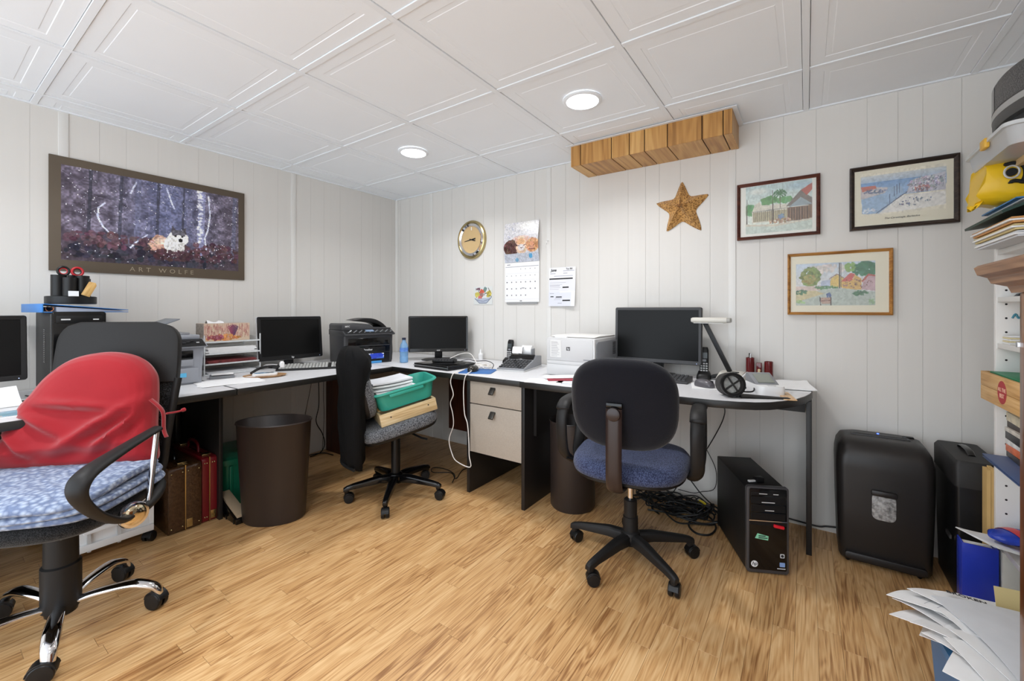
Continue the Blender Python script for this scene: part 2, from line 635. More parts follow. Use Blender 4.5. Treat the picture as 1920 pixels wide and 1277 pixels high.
for a, b in zip(by[:-1], by[1:]):
    MB().box(0.0045, 0.006, a + 0.0003, b - 0.0003, 0.0, CEIL).build('wall_plank', M_wall, wall_left, bevel=0.0004, seg=1)
for s in (-0.986, -2.184, -3.384):
    MB().box(0.006, 0.011, s - 0.019, s + 0.019, 0.0, CEIL).build('batten', M_trimw, wall_left, bevel=0.002)
MB().prism([(0.006, -0.006), (0.006, -0.024), (0.012, -0.024), (0.024, -0.012), (0.024, -0.006)], 0.0, CEIL, 'z').build('corner_trim', M_trimw, wall_left)
wall_right = struct(MB().box(RX, RX + 0.1, RY - 0.08, 0.0, -0.08, CEIL + 0.2).build('wall_right', M_wall))
# unseen wall behind the camera; wide opening made up to admit world light
wf = MB().box(-0.08, 0.10, RY - 0.1, RY, -0.08, CEIL + 0.2)
wf.box(RX - 0.10, RX + 0.08, RY - 0.1, RY, -0.08, CEIL + 0.2)
wf.box(0.10, RX - 0.10, RY - 0.1, RY, CEIL - 0.04, CEIL + 0.2)
wall_front = struct(wf.build('wall_front', M_wall))

# ---- suspended ceiling
T = 0.6096
GX = [0.1758 + k * T for k in range(7)]
GY = [-0.4603 - k * T for k in range(6)]
ceiling = struct(MB().box(-0.05, RX + 0.05, RY - 0.05, 0.05, CEIL + 0.06, CEIL + 0.2).build('ceiling', M_ceil))
bars = MB
for x in GX:
    MB().box(x - 0.0125, x + 0.0125, RY, 0, CEIL, CEIL + 0.05).build('grid_bar', M_grid, ceiling, bevel=0.001, seg=1)
for y in GY:
    xs = [0.0] + GX + [RX]
    for a, b in zip(xs[:-1], xs[1:]):
        MB().box(a + 0.0131, b - 0.0131, y - 0.0125, y + 0.0125, CEIL + 0.0005, CEIL + 0.05).build('grid_bar', M_grid, ceiling, bevel=0.001, seg=1)
MB().box(0.0, 0.02, RY, 0, CEIL - 0.001, CEIL + 0.05).build('wall_angle', M_grid, ceiling)
MB().box(0.02, RX, -0.02, 0, CEIL - 0.001, CEIL + 0.05).build('wall_angle', M_grid, ceiling)
HS = T / 2 - 0.0145
def tile_bm():
    def ring(ins, z):
        h = HS - ins
        return [(-h, -h, z), (h, -h, z), (h, h, z), (-h, h, z)]
    b = MB()
    b.loft([ring(-0.001, 0.03), ring(0, 0.005), ring(0.050, 0.005), ring(0.0525, 0.0068), ring(0.072, 0.0068), ring(0.0745, 0.0056)], caps=True)
    return b
tile_mesh = tile_bm().mesh('tile', smooth=15)
def put_tile(cx, cy, lo_x=None, hi_x=None, lo_y=None, hi_y=None):
    if lo_x is None and hi_x is None and lo_y is None and hi_y is None:
        o = obj('tile', tile_mesh, M_ceil, ceiling)
        o.location = (cx, cy, CEIL)
        return
    bm = bmesh.new()
    bm.from_mesh(tile_mesh)
    for (v, no, co) in ((lo_x, (-1, 0, 0), 'x'), (hi_x, (1, 0, 0), 'x'), (lo_y, (0, -1, 0), 'y'), (hi_y, (0, 1, 0), 'y')):
        if v is None:
            continue
        p = (v - cx, 0, 0) if co == 'x' else (0, v - cy, 0)
        bmesh.ops.bisect_plane(bm, geom=bm.verts[:] + bm.edges[:] + bm.faces[:], plane_co=p, plane_no=no, clear_outer=True)
    me = bpy.data.meshes.new('tile')
    bm.to_mesh(me); bm.free()
    for p in me.polygons:
        p.use_smooth = False
    o = obj('tile', me, M_ceil, ceiling)
    o.location = (cx, cy, CEIL)
cxs = [GX[0] - T / 2] + [x + T / 2 for x in GX]
cys = [GY[0] + T / 2] + [y - T / 2 for y in GY]
for i, cx in enumerate(cxs):
    for j, cy in enumerate(cys):
        put_tile(cx, cy, 0.021 if i == 0 else None, RX if i == len(cxs) - 1 else None, RY if j == len(cys) - 1 else None, -0.021 if j == 0 else None)

# ---- recessed lamps
M_glow = mat('lamp_diffuser', (255, 255, 255), 0.5, emit=9.0)
def lamp(x, y, label):
    t = thing('recessed_light', label, 'ceiling light', (x, y, CEIL - 0.004), group='round recessed lamps')
    MB().lathe([(0.088, 0.008), (0.096, 0.006), (0.096, 0.001), (0.090, -0.003), (0.079, -0.004), (0.078, 0.002)], 40, caps=False).build('trim_ring', M_grid, t)
    MB().lathe([(0.078, 0.001), (0.076, -0.002), (0.03, -0.0035)], 40).build('diffuser', M_glow, t)
    ld = bpy.data.lights.new('lamp_light', 'AREA')
    ld.shape = 'DISK'
    ld.size = 0.15
    ld.energy = LAMP_W
    ld.spread = R(142)
    ld.color = LAMP_COL
    lo = bpy.data.objects.new('lamp_light', ld)
    COL.objects.link(lo)
    lo.parent = t
    lo.location = (0, 0, -0.008)
lamp(GX[3] + T / 2, GY[0] - T / 2, 'round recessed ceiling lamp just in front of the wooden boxed duct')
lamp(GX[1] + T / 2, GY[0] - T / 2, 'round recessed ceiling lamp nearest the corner of the room')
lamp(GX[1] + T / 2, GY[3] - T / 2, 'round recessed ceiling lamp above the red cushioned chair, at the photo edge')
lamp(GX[3] + T / 2, GY[3] - T / 2, 'round recessed ceiling lamp behind the photographer, over mid room')
lamp(GX[5] + T / 2, GY[3] - T / 2, 'round recessed ceiling lamp behind the photographer, nearest the wooden cabinet')

# ---- boxed duct clad with pine boards
M_pine = mat_wood('knotty_pine', (120, 76, 32), (184, 134, 72), (216, 172, 106), 0.4, 'z', 0.6, spread=0.3, amp=0.10, fine=0.5, rings=40.0)
M_pine_b = mat_wood('knotty_pine_under', (120, 76, 32), (184, 134, 72), (216, 172, 106), 0.4, 'y', 0.6, spread=0.3, amp=0.10, fine=0.5, rings=40.0)
so = MB().box(1.995, 2.905, -0.262, -0.008, 2.041, CEIL - 0.001).build('boxed_duct', mat('duct_core', (30, 20, 12), 0.8))
struct(tag(so, 'boxed duct clad in knotty pine boards hanging under the ceiling', 'duct box'))
sx = [1.991, 2.057, 2.26, 2.37, 2.459, 2.587, 2.767, 2.869, 2.909]
for a, b in zip(sx[:-1], sx[1:]):
    MB().box(a + 0.0024, b - 0.0024, -0.268, -0.262, 2.036, CEIL).build('front_board', M_pine, so, bevel=0.001, seg=1)
    MB().box(a + 0.0024, b - 0.0024, -0.2615, -0.007, 2.036, 2.041).build('under_board', M_pine_b, so, bevel=0.001, seg=1)
MB().box(2.905, 2.911, -0.2665, -0.007, 2.036, CEIL).build('end_board', M_pine, so, bevel=0.001, seg=1)
MB().box(1.989, 1.995, -0.2665, -0.007, 2.036, CEIL).build('end_board', M_pine, so, bevel=0.001, seg=1)
for (a, b, c, d) in ((1.965, 2.935, -0.29, -0.2685), (2.9115, 2.935, -0.2685, -0.007), (1.965, 1.9885, -0.2685, -0.007)):
    MB().box(a, b, c, d, CEIL - 0.003, CEIL - 0.0002).build('edge_trim', M_grid, so)
# ================================================================== DESKS
def desk(label, outline, top, th=0.034):
    cx = sum(p[0] for p in outline) / len(outline)
    cy = sum(p[1] for p in outline) / len(outline)
    t = thing('desk', label, 'desk')
    MB().prism(outline, top - th, top - 0.0015, 'z').build('edge_band', M_rim, t, bevel=0.003)
    ins = []
    for p in outline:
        d = Vector((p[0] - cx, p[1] - cy))
        q = d - Vector((math.copysign(min(0.004, abs(d.x)), d.x), math.copysign(min(0.004, abs(d.y)), d.y)))
        ins.append((cx + q.x, cy + q.y))
    MB().prism(ins, top - 0.004, top, 'z').build('worktop', M_desk, t, bevel=0.0006, seg=1)
    return t
M_fabdrw = mat('drawer_laminate', (172, 162, 150), 0.6, var=0.05, vscale=(160, 160, 160), bump=0.05, bscale=(500, 500, 500))
# along the left wall, nearest the camera
d = desk('grey topped desk along left wall, carrying black tower and grey printer', [(0.008, -2.80), (0.872, -2.80), (0.846, -1.7075), (0.008, -1.7075)], DESK)
MB().box(0.04, 0.10, -1.735, -1.713, 0, DESK - 0.034).build('side_panel', M_panel, d, bevel=0.001)
MB().box(0.04, 0.735, -2.79, -2.768, 0, DESK - 0.034).build('side_panel', M_panel, d, bevel=0.001)
MB().box(0.04, 0.058, -2.768, -1.735, 0.22, DESK - 0.034).build('back_panel', M_panel, d)
d = desk('grey topped desk along left wall, carrying monitor and white keyed keyboard', [(0.008, -1.7045), (0.846, -1.7045), (0.822, -1.10), (0.822, -0.7175), (0.008, -0.7175)], DESK)
MB().box(0.03, 0.50, -0.735, -0.7175, 0.0, DESK - 0.034).build('side_panel', M_mahog, d)
MB().box(0.03, 0.62, -1.702, -1.684, 0.0, DESK - 0.034).build('side_panel', M_panel, d, bevel=0.001)
# in the corner, with the drawers
d = desk('grey topped corner desk with two beige file drawers at its end', [(0.008, -0.7145), (1.934, -0.7145), (1.934, -0.012), (0.008, -0.012)], DESK)
MB().box(1.484, 1.506, -0.686, -0.02, 0, DESK - 0.034).build('side_panel', M_panel, d, bevel=0.001)
MB().box(1.895, 1.917, -0.692, -0.02, 0, DESK - 0.034).build('side_panel', M_panel, d, bevel=0.001)
MB().box(0.80, 1.484, -0.13, -0.112, 0.16, DESK - 0.034).build('modesty_panel', M_mahog, d)
MB().box(1.51, 1.891, -0.665, -0.10, 0.262, DESK - 0.036).build('drawer_case', M_panel, d)
M_pull = mat('drawer_pull_pewter', (78, 76, 72), 0.35, metal=0.8)
for (z0, z1) in ((0.557, 0.694), (0.258, 0.551)):
    dr = MB().box(1.509, 1.892, -0.684, -0.665, z0, z1).build('drawer', M_fabdrw, d, bevel=0.0015)
    zc = z1 - 0.05
    h = MB()
    h.prism([(-0.684, zc + 0.022), (-0.690, zc + 0.024), (-0.716, zc - 0.012), (-0.712, zc - 0.018), (-0.690, zc + 0.010), (-0.684, zc + 0.008)], 1.672, 1.706, 'x')
    h.build('pull', M_pull, dr, bevel=0.001)
# along the back wall, rounded end
OUT = [(1.938, -0.775), (2.213, -0.775), (2.50, -0.735), (2.764, -0.700), (2.90, -0.692), (2.985, -0.672), (3.05, -0.645), (3.100, -0.608), (3.145, -0.55), (3.190, -0.47), (3.222, -0.38), (3.243, -0.29), (3.249, -0.22), (3.249, -0.012), (1.938, -0.012)]
d = desk('grey topped desk with rounded end along the back wall, behind blue chair', OUT, DESK2)
MB().box(3.224, 3.246, -0.312, -0.02, 0, DESK2 - 0.034).build('leg_panel', M_panel, d, bevel=0.001)
MB().box(1.94, 3.22, -0.04, -0.02, 0.60, DESK2 - 0.034).build('support_rail', M_panel, d)
MB().box(1.92, 1.938, -0.60, -0.05, 0.40, DESK2 - 0.034).build('support_panel', M_panel, d)

# ================================================================== ON THE WALLS
# ---- wolf poster on the left wall
t = thing('poster', 'brown bordered poster of a wolf in a snowy blue forest', 'poster', (0.006, -1.782, 1.333))
MB().box(0, 0.012, -0.455, 0.455, 0, 0.598).build('backing_board', mat('poster_border', (92, 80, 66), 0.5, var=0.04), t, bevel=0.001)
c = Canvas(250, 150, (58, 56, 84))
n1 = c.noise(7); n2 = c.noise(18); n3 = c.noise(75)
base = np.stack([54 + 50 * n2 + 60 * n3 * n2, 50 + 48 * n2 + 60 * n3 * n2, 62 + 50 * n2 + 70 * n3 * n2], -1)
mid = np.exp(-((c.X - 0.55) / 0.2) ** 2)[..., None]
base = base * (1 - 0.6 * mid) + np.array((92, 102, 140)) * 0.6 * mid
side = np.clip(np.abs(c.X - 0.5) * 2 - 0.45, 0, 1)[..., None]
base = base * (1 - 0.5 * side) + np.array((66, 52, 60)) * 0.5 * side
low = np.clip((0.36 - c.Y) / 0.25, 0, 1)[..., None] * (0.5 + 0.5 * n3[..., None])
c.a = base * (1 - low) + np.array((54, 44, 50)) * low
for _ in range(200):
    x, y = c.rng.rand(2)
    ang = c.rng.rand() * PI
    ln = 0.05 + 0.1 * c.rng.rand()
    k = c.rng.randint(70, 150)
    c.line([(x, y), (x + ln * math.cos(ang) / c.asp, y + ln * math.sin(ang))], 0.006, (k, k - 6, k + 12), 0.5)
for (x, w_, k) in ((0.36, 0.05, 110), (0.47, 0.03, 60), (0.735, 0.075, 150), (0.96, 0.05, 96), (0.12, 0.03, 50), (0.27, 0.03, 60), (0.62, 0.02, 60)):
    c.line([(x, 0.2), (x + 0.015, 1.0)], w_, (k * 0.9, k * 0.92, k * 1.15), 0.75)
for _ in range(60):
    c.ell(0.735 + 0.03 * (c.rng.rand() - 0.5), 0.3 + 0.7 * c.rng.rand(), 0.01, 0.012, (210, 212, 226), 0.8)
for pts in ([(0.20, 0.66), (0.17, 0.60), (0.165, 0.50), (0.19, 0.40), (0.23, 0.32), (0.27, 0.28)], [(0.31, 0.15), (0.36, 0.26), (0.42, 0.36)], [(0.79, 0.95), (0.80, 0.7), (0.785, 0.5), (0.765, 0.4), (0.775, 0.25)], [(0.36, 0.95), (0.33, 0.82)], [(0.53, 0.95), (0.56, 0.78), (0.575, 0.72)]):
    c.line(pts, 0.016, (196, 200, 222), 0.9)
c.blot(0.5, 0.12, 0.5, 0.10, (40, 40, 52), 120, 0.03, 20)
c.blot(0.25, 0.25, 0.25, 0.08, (80, 58, 66), 90, 0.025, 22)
c.blot(0.82, 0.2, 0.2, 0.12, (74, 50, 58), 90, 0.025, 22)
# generic wolf: body, chest, head, ears, face
c.blot(0.49, 0.255, 0.05, 0.09, (176, 140, 122), 70, 0.03, 30)
c.blot(0.50, 0.30, 0.03, 0.04, (196, 172, 156), 20, 0.02, 20)
c.ell(0.575, 0.26, 0.062, 0.14, (206, 204, 200), 1.0)
c.ell(0.60, 0.36, 0.062, 0.095, (214, 212, 208), 1.0)
c.poly([(0.555, 0.42), (0.562, 0.51), (0.59, 0.44)], (70, 66, 72))
c.poly([(0.61, 0.44), (0.643, 0.505), (0.648, 0.41)], (70, 66, 72))
c.ell(0.60, 0.415, 0.042, 0.045, (92, 90, 98), 1.0)
c.ell(0.603, 0.35, 0.028, 0.05, (236, 234, 228), 1.0)
c.ell(0.582, 0.385, 0.008, 0.012, (30, 28, 28)); c.ell(0.622, 0.382, 0.008, 0.012, (30, 28, 28))
c.ell(0.612, 0.335, 0.014, 0.022, (20, 20, 22))
for _ in range(40):
    x = 0.54 + 0.10 * c.rng.rand(); y = 0.14 + 0.18 * c.rng.rand()
    c.line([(x, y), (x - 0.006, y - 0.05)], 0.006, (150, 148, 150), 0.6)
c.blot(0.56, 0.14, 0.12, 0.06, (66, 44, 50), 70, 0.022, 18)
for _ in range(260):
    x, y = c.rng.rand(2)
    c.ell(x, y, 0.0028, 0.0045, (222, 224, 240), 0.85)
c.mottle(0.22, 60)
c.a = np.clip(c.a * 1.22, 0, 255)
c.build('print', M_printg, t, (0.0124, -0.412, 0.059), (0, 1, 0), (0, 0, 1), 0.829, 0.497)
text('ART WOLFE', 0.036, 'lettering', mat('poster_lettering', (150, 138, 118), 0.5), t, frame_M((0.0123, 0.01, 0.030), (0, 1, 0), (0, 0, 1)), spacing=1.75)

# ---- framed prints on the back wall
M_glassp = mat('picture_glass', (255, 255, 255), 0.05, alpha=0.06, spec=0.4)
def framed(label, x0, x1, z0, z1, fm, fw, matm, pr, cv, fd=0.02):
    t = thing('framed_picture', label, 'picture', ((x0 + x1) / 2, -0.007, z0), group='framed watercolour prints')
    w, h = (x1 - x0) / 2, z1 - z0
    prof = [(0.0, 0.0), (0.0, -fd), (fw * 0.35, -fd - 0.003), (fw * 0.8, -fd + 0.005), (fw, -fd + 0.007), (fw, 0.0)]
    def at_(corner, q):
        sx_, sz_ = corner
        ins, yy = q
        return (sx_ * (w - ins), yy, (h - ins) if sz_ > 0 else ins)
    cs = [(-1, -1), (1, -1), (1, 1), (-1, 1)]
    for k in range(4):
        a, b = cs[k], cs[(k + 1) % 4]
        MB().loft([[at_(a, q) for q in prof], [at_(b, q) for q in prof]]).build('frame_rail', fm, t)
    MB().box(-w + fw * 0.6, w - fw * 0.6, -fd + 0.010, -0.001, fw * 0.6, h - fw * 0.6).build('mat_board', matm, t)
    px0, px1, pz0, pz1 = pr
    cv.build('print', M_print, t, (px0 - (x0 + x1) / 2, -fd + 0.0094, pz0 - z0), (1, 0, 0), (0, 0, 1), px1 - px0, pz1 - pz0)
    MB().box(-w + fw * 0.9, w - fw * 0.9, -fd + 0.0075, -fd + 0.0085, fw * 0.9, h - fw * 0.9).build('glass', M_glassp, t)
    return t
M_matw = mat('mat_board_white', (228, 228, 220), 0.8)
M_matc = mat('mat_board_cream', (226, 220, 198), 0.8, var=0.02)
M_fr1 = mat_wood('frame_mahogany', (50, 22, 16), (78, 36, 26), (104, 56, 42), 0.3, 'x', randomize=False)
M_fr2 = mat_wood('frame_black_brown', (28, 20, 17), (44, 33, 28), (66, 50, 42), 0.3, 'x', randomize=False)
M_fr3 = mat_wood('frame_honey', (118, 72, 30), (166, 112, 52), (196, 144, 76), 0.35, 'x', randomize=False)
# palm house
c = Canvas(120, 86, (214, 222, 212))
c.grad(0.55, 1.0, (206, 216, 208), (184, 206, 206))
c.ell(0.2, 0.88, 0.14, 0.06, (226, 228, 220), 0.8, 0.5); c.ell(0.85, 0.9, 0.2, 0.07, (160, 186, 200), 0.7, 0.5)
c.blot(0.36, 0.66, 0.12, 0.07, (92, 150, 84), 60, 0.035); c.blot(0.07, 0.50, 0.09, 0.1, (86, 152, 92), 60, 0.035)
c.blot(0.6, 0.65, 0.12, 0.05, (96, 156, 96), 50, 0.03)
c.poly([(0.10, 0.46), (0.14, 0.60), (0.22, 0.66), (0.26, 0.58), (0.62, 0.56), (0.66, 0.46), (0.66, 0.22), (0.1, 0.22)], (210, 206, 190))
c.rect(0.12, 0.24, 0.64, 0.44, (176, 168, 136))
for k in range(17):
    c.rect(0.125 + k * 0.031, 0.24, 0.133 + k * 0.031, 0.45, (110, 100, 84))
c.line([(0.1, 0.46), (0.66, 0.47)], 0.014, (140, 140, 130))
c.poly([(0.62, 0.50), (0.84, 0.80), (1.0, 0.62), (1.0, 0.48)], (120, 112, 104))
c.poly([(0.84, 0.80), (0.92, 0.68), (1.0, 0.78), (1.0, 0.92)], (178, 92, 76))
c.poly([(0.66, 0.48), (0.84, 0.66), (1.0, 0.50)], (150, 164, 170))
c.rect(0.64, 0.20, 1.0, 0.48, (134, 104, 78))
for k in range(9):
    c.rect(0.66 + k * 0.038, 0.2, 0.675 + k * 0.038, 0.46, (76, 56, 44))
c.blot(0.55, 0.30, 0.05, 0.05, (110, 140, 170), 20, 0.02); c.blot(0.55, 0.22, 0.2, 0.05, (170, 140, 110), 60, 0.018, 40)
c.line([(0.425, 0.18), (0.42, 0.86)], 0.02, (84, 70, 60)); c.line([(0.015, 0.15), (0.02, 0.72)], 0.018, (84, 70, 60))
c.line([(0.54, 0.5), (0.53, 0.76)], 0.016, (100, 84, 66))
for a in range(0, 360, 30):
    q = R(a); c.line([(0.53, 0.79), (0.53 + 0.07 * math.cos(q), 0.80 + 0.07 * math.sin(q)), (0.53 + 0.10 * math.cos(q), 0.77 + 0.07 * math.sin(q))], 0.024, (70, 122, 78))
c.poly([(0, 0), (1, 0), (1, 0.20), (0.45, 0.14), (0, 0.20)], (194, 206, 196))
c.poly([(0, 0.17), (0.45, 0.115), (1.0, 0.19), (1, 0.22), (0.45, 0.16), (0, 0.21)], (206, 200, 182))
c.mottle(0.08, 34)
framed('watercolour of a palm and old street house in mahogany frame, nearest starfish', 2.904, 3.284, 1.517, 1.827, M_fr1, 0.017, M_matw, (2.947, 3.250, 1.548, 1.808), c)
# harbour
c = Canvas(130, 76, (226, 220, 200))
c.grad(0.70, 0.95, (150, 176, 206), (206, 210, 208)); c.rect(0.02, 0.42, 0.99, 0.76, (140, 172, 208)); c.grad(0.55, 0.78, (150, 180, 212), (110, 150, 196))
c.rect(0.0, 0.93, 1, 1, (226, 220, 200))
c.poly([(0.0, 0.62), (0.02, 0.05), (0.25, 0.03), (0.52, 0.42), (0.5, 0.62)], (152, 180, 208))
c.poly([(0.0, 0.66), (0.0, 0.40), (0.30, 0.50), (0.34, 0.62), (0.18, 0.66)], (196, 190, 190))
c.poly([(0.0, 0.70), (0.02, 0.58), (0.2, 0.62), (0.18, 0.70)], (190, 108, 92))
c.poly([(0.22, 0.03), (0.5, 0.4), (0.99, 0.4), (0.99, 0.1), (0.6, 0.05)], (224, 222, 216))
c.poly([(0.55, 0.44), (0.62, 0.72), (0.99, 0.82), (0.99, 0.42)], (190, 190, 200))
c.blot(0.78, 0.62, 0.2, 0.15, (176, 174, 184), 220, 0.022, 60); c.blot(0.74, 0.52, 0.1, 0.06, (176, 120, 112), 24, 0.02, 30)
for _ in range(90):
    x = 0.58 + 0.4 * c.rng.rand(); y = 0.42 + 0.32 * c.rng.rand()
    c.line([(x, y), (x + 0.012, y + 0.03 * c.rng.rand())], 0.008, (84, 88, 118), 0.8)
for k in range(8):
    c.rect(0.67 + k * 0.018, 0.42, 0.674 + k * 0.018, 0.52, (90, 92, 120))
for (x, y) in ((0.44, 0.66), (0.47, 0.68), (0.41, 0.62), (0.36, 0.45)):
    c.line([(x, y - 0.22), (x, y)], 0.012, (70, 84, 120))
c.line([(0.2, 0.05), (0.5, 0.40), (0.56, 0.46)], 0.02, (80, 88, 116)); c.blot(0.18, 0.56, 0.15, 0.05, (110, 120, 150), 50, 0.018, 30)
c.blot(0.64, 0.24, 0.22, 0.1, (120, 130, 150), 26, 0.018, 40); c.blot(0.1, 0.12, 0.08, 0.05, (206, 214, 222), 20, 0.02, 20)
c.mottle(0.08, 30)
t = framed('watercolour of a harbour town in black-brown frame, beside bookcase', 3.402, 3.787, 1.518, 1.825, M_fr2, 0.019, M_matc, (3.445, 3.745, 1.585, 1.790), c, 0.024)
text('The Careenage, Barbados', 0.012, 'caption', M_ink, t, front_M(0.0, -0.0154, 0.048), shear=0.3)
# village street
c = Canvas(130, 76, (206, 210, 210))
c.grad(0.5, 1.0, (212, 212, 208), (186, 200, 214)); c.blot(0.4, 0.85, 0.25, 0.08, (206, 198, 190), 30, 0.05, 14)
c.blot(0.2, 0.68, 0.13, 0.22, (112, 132, 62), 160, 0.035, 30); c.blot(0.18, 0.62, 0.1, 0.1, (150, 140, 70), 40, 0.03, 25)
c.blot(0.88, 0.82, 0.15, 0.16, (44, 112, 76), 160, 0.035, 24); c.blot(0.7, 0.88, 0.05, 0.1, (128, 164, 92), 40, 0.03, 20)
c.poly([(0.32, 0.42), (0.34, 0.58), (0.45, 0.60), (0.46, 0.42)], (176, 186, 206))
c.poly([(0.45, 0.42), (0.46, 0.62), (0.54, 0.72), (0.62, 0.62), (0.62, 0.42)], (214, 186, 106)); c.line([(0.44, 0.62), (0.54, 0.73), (0.63, 0.62)], 0.02, (150, 120, 110))
c.poly([(0.59, 0.55), (0.70, 0.74), (0.76, 0.72), (0.72, 0.55)], (196, 90, 84))
c.poly([(0.60, 0.36), (0.60, 0.55), (0.72, 0.56), (0.76, 0.70), (0.84, 0.60), (0.84, 0.36)], (208, 170, 96))
c.poly([(0.84, 0.36), (0.86, 0.56), (0.92, 0.68), (1.0, 0.64), (1.0, 0.32)], (190, 160, 166)); c.line([(0.85, 0.55), (0.92, 0.69), (1.0, 0.66)], 0.04, (176, 86, 72))
c.blot(0.78, 0.5, 0.2, 0.1, (140, 100, 90), 50, 0.014, 40)
for x in (0.57, 0.59):
    c.line([(x, 0.38), (x, 0.98)], 0.018, (64, 66, 66))
c.rect(0, 0.36, 0.34, 0.46, (206, 186, 176)); c.blot(0.4, 0.42, 0.15, 0.03, (84, 130, 84), 50, 0.02, 22)
c.poly([(0, 0), (1, 0), (1, 0.30), (0.6, 0.40), (0.36, 0.38), (0.0, 0.20)], (176, 186, 176))
c.poly([(0, 0.36), (0.25, 0.36), (0.38, 0.28), (0.0, 0.08)], (196, 184, 140)); c.blot(0.06, 0.32, 0.09, 0.05, (70, 116, 80), 50, 0.02, 20)
c.blot(0.82, 0.28, 0.09, 0.05, (64, 112, 78), 50, 0.02, 20); c.blot(0.96, 0.08, 0.04, 0.06, (140, 170, 130), 20, 0.02, 20); c.blot(0.06, 0.08, 0.06, 0.05, (150, 180, 120), 20, 0.02, 20)
c.poly([(0.32, 0.18), (0.46, 0.18), (0.45, 0.04), (0.34, 0.04)], (176, 146, 128)); c.blot(0.43, 0.24, 0.03, 0.05, (70, 96, 146), 16, 0.018, 16)
c.line([(0.32, 0.2), (0.33, 0.0)], 0.02, (70, 56, 50)); c.line([(0.46, 0.2), (0.46, 0.0)], 0.02, (70, 56, 50)); c.line([(0.33, 0.1), (0.46, 0.12)], 0.02, (120, 80, 66))
c.mottle(0.08, 30)
framed('watercolour of a village street with a cart in honey wood frame', 3.143, 3.564, 1.104, 1.423, M_fr3, 0.014, M_matc, (3.180, 3.500, 1.152, 1.368), c)

# ---- clock
t = thing('wall_clock', 'round brass and silver wall clock with a tan face', 'clock', (0.948, -0.007, 1.705))
Mc = Matrix.Rotation(PI / 2, 4, 'X')
S = Matrix.Diagonal((0.148, 1, 0.160, 1)) @ Mc
MB().lathe([(1.0, 0.0), (1.0, 0.012), (0.97, 0.022), (0.90, 0.026), (0.86, 0.020)], 48, M=S, caps=False).build('rim', M_brass, t)
MB().lathe([(0.86, 0.021), (0.80, 0.030), (0.70, 0.022), (0.68, 0.012)], 48, M=S, caps=False).build('inner_bezel', M_chrome, t)
MB().lathe([(0.99, 0.0), (0.99, 0.006), (0.695, 0.010), (0.69, 0.013)], 48, M=S).build('face', mat('clock_face_tan', (206, 176, 128), 0.45, var=0.05), t)
hd = MB(); hd.prism([(-0.045, -0.006), (0.075, -0.002), (0.075, 0.002), (-0.045, 0.006)], -0.0165, -0.0155, 'y', M=Matrix.Rotation(R(-8), 4, 'Y') @ Matrix.Scale(-1, 4, (1, 0, 0))); hd.build('hand', M_ink, t)
hd = MB(); hd.prism([(-0.02, -0.005), (0.045, -0.004), (0.045, 0.004), (-0.02, 0.005)], -0.0155, -0.0145, 'y', M=Matrix.Rotation(R(16), 4, 'Y')); hd.build('hand', M_ink, t)
MB().box(-0.004, 0.004, -0.0142, -0.0134, 0.078, 0.104).build('hour_mark', M_white, t)

# ---- calendar
t = thing('wall_calendar', 'hanging wall calendar with a photo of sleeping kittens', 'calendar', (1.443, -0.0115, 1.188))
c = Canvas(100, 96, (205, 205, 210))
c.grad(0.4, 1.0, (206, 204, 208), (222, 220, 222)); c.blot(0.3, 0.8, 0.5, 0.2, (170, 172, 190), 30, 0.02, 14, 0.5); c.ell(0.68, 0.9, 0.25, 0.12, (246, 244, 240), 0.9, 0.5)
c.ell(0.52, 0.52, 0.30, 0.14, (214, 190, 184), 1.0)
c.ell(0.22, 0.36, 0.22, 0.20, (96, 66, 58)); c.ell(0.52, 0.42, 0.20, 0.22, (226, 196, 172)); c.ell(0.84, 0.40, 0.18, 0.17, (214, 160, 120))
c.blot(0.22, 0.37, 0.20, 0.18, (92, 62, 54), 160, 0.03, 45); c.blot(0.52, 0.44, 0.17, 0.18, (222, 192, 168), 120, 0.03, 26); c.blot(0.84, 0.40, 0.16, 0.15, (206, 150, 112), 120, 0.03, 34)
for k in range(9):
    c.line([(0.05 + 0.036 * k, 0.24), (0.09 + 0.036 * k, 0.5)], 0.018, (58, 36, 34), 0.7)
c.ell(0.51, 0.50, 0.12, 0.08, (220, 168, 122), 0.8); c.poly([(0.36, 0.5), (0.34, 0.62), (0.46, 0.56)], (214, 170, 150)); c.poly([(0.60, 0.56), (0.72, 0.62), (0.70, 0.48)], (214, 170, 150))
c.ell(0.52, 0.36, 0.10, 0.08, (222, 214, 212)); c.line([(0.40, 0.42), (0.47, 0.40)], 0.014, (90, 60, 56)); c.line([(0.58, 0.40), (0.65, 0.42)], 0.014, (90, 60, 56)); c.line([(0.50, 0.36), (0.53, 0.34), (0.56, 0.36)], 0.014, (90, 60, 56))
c.line([(0.74, 0.40), (0.82, 0.37), (0.9, 0.40)], 0.014, (130, 80, 60)); c.ell(0.80, 0.34, 0.07, 0.06, (206, 150, 124), 0.9); c.line([(0.72, 0.30), (0.92, 0.30)], 0.016, (110, 66, 54))
c.rect(0, 0, 1, 0.22, (186, 190, 200)); c.ell(0.77, 0.14, 0.055, 0.06, (92, 160, 200)); c.ell(0.37, 0.06, 0.05, 0.05, (120, 166, 196)); c.mottle(0.10, 40)
pg = c.build('photo_page', M_printg, t, (-0.156, 0, 0), (1, 0, 0), (0, 0, 1), 0.312, 0.312)
for v in pg.data.vertices:
    zz = v.co.z / 0.312
    v.co.y = -0.004 - 0.022 * max(0.0, math.sin(PI * min(1, (1 - zz)))) ** 1.5 * (1 - 0.3 * zz) - (0.0)
    v.co.z = 0.303 + zz * 0.304
c = Canvas(110, 108, (238, 238, 238))
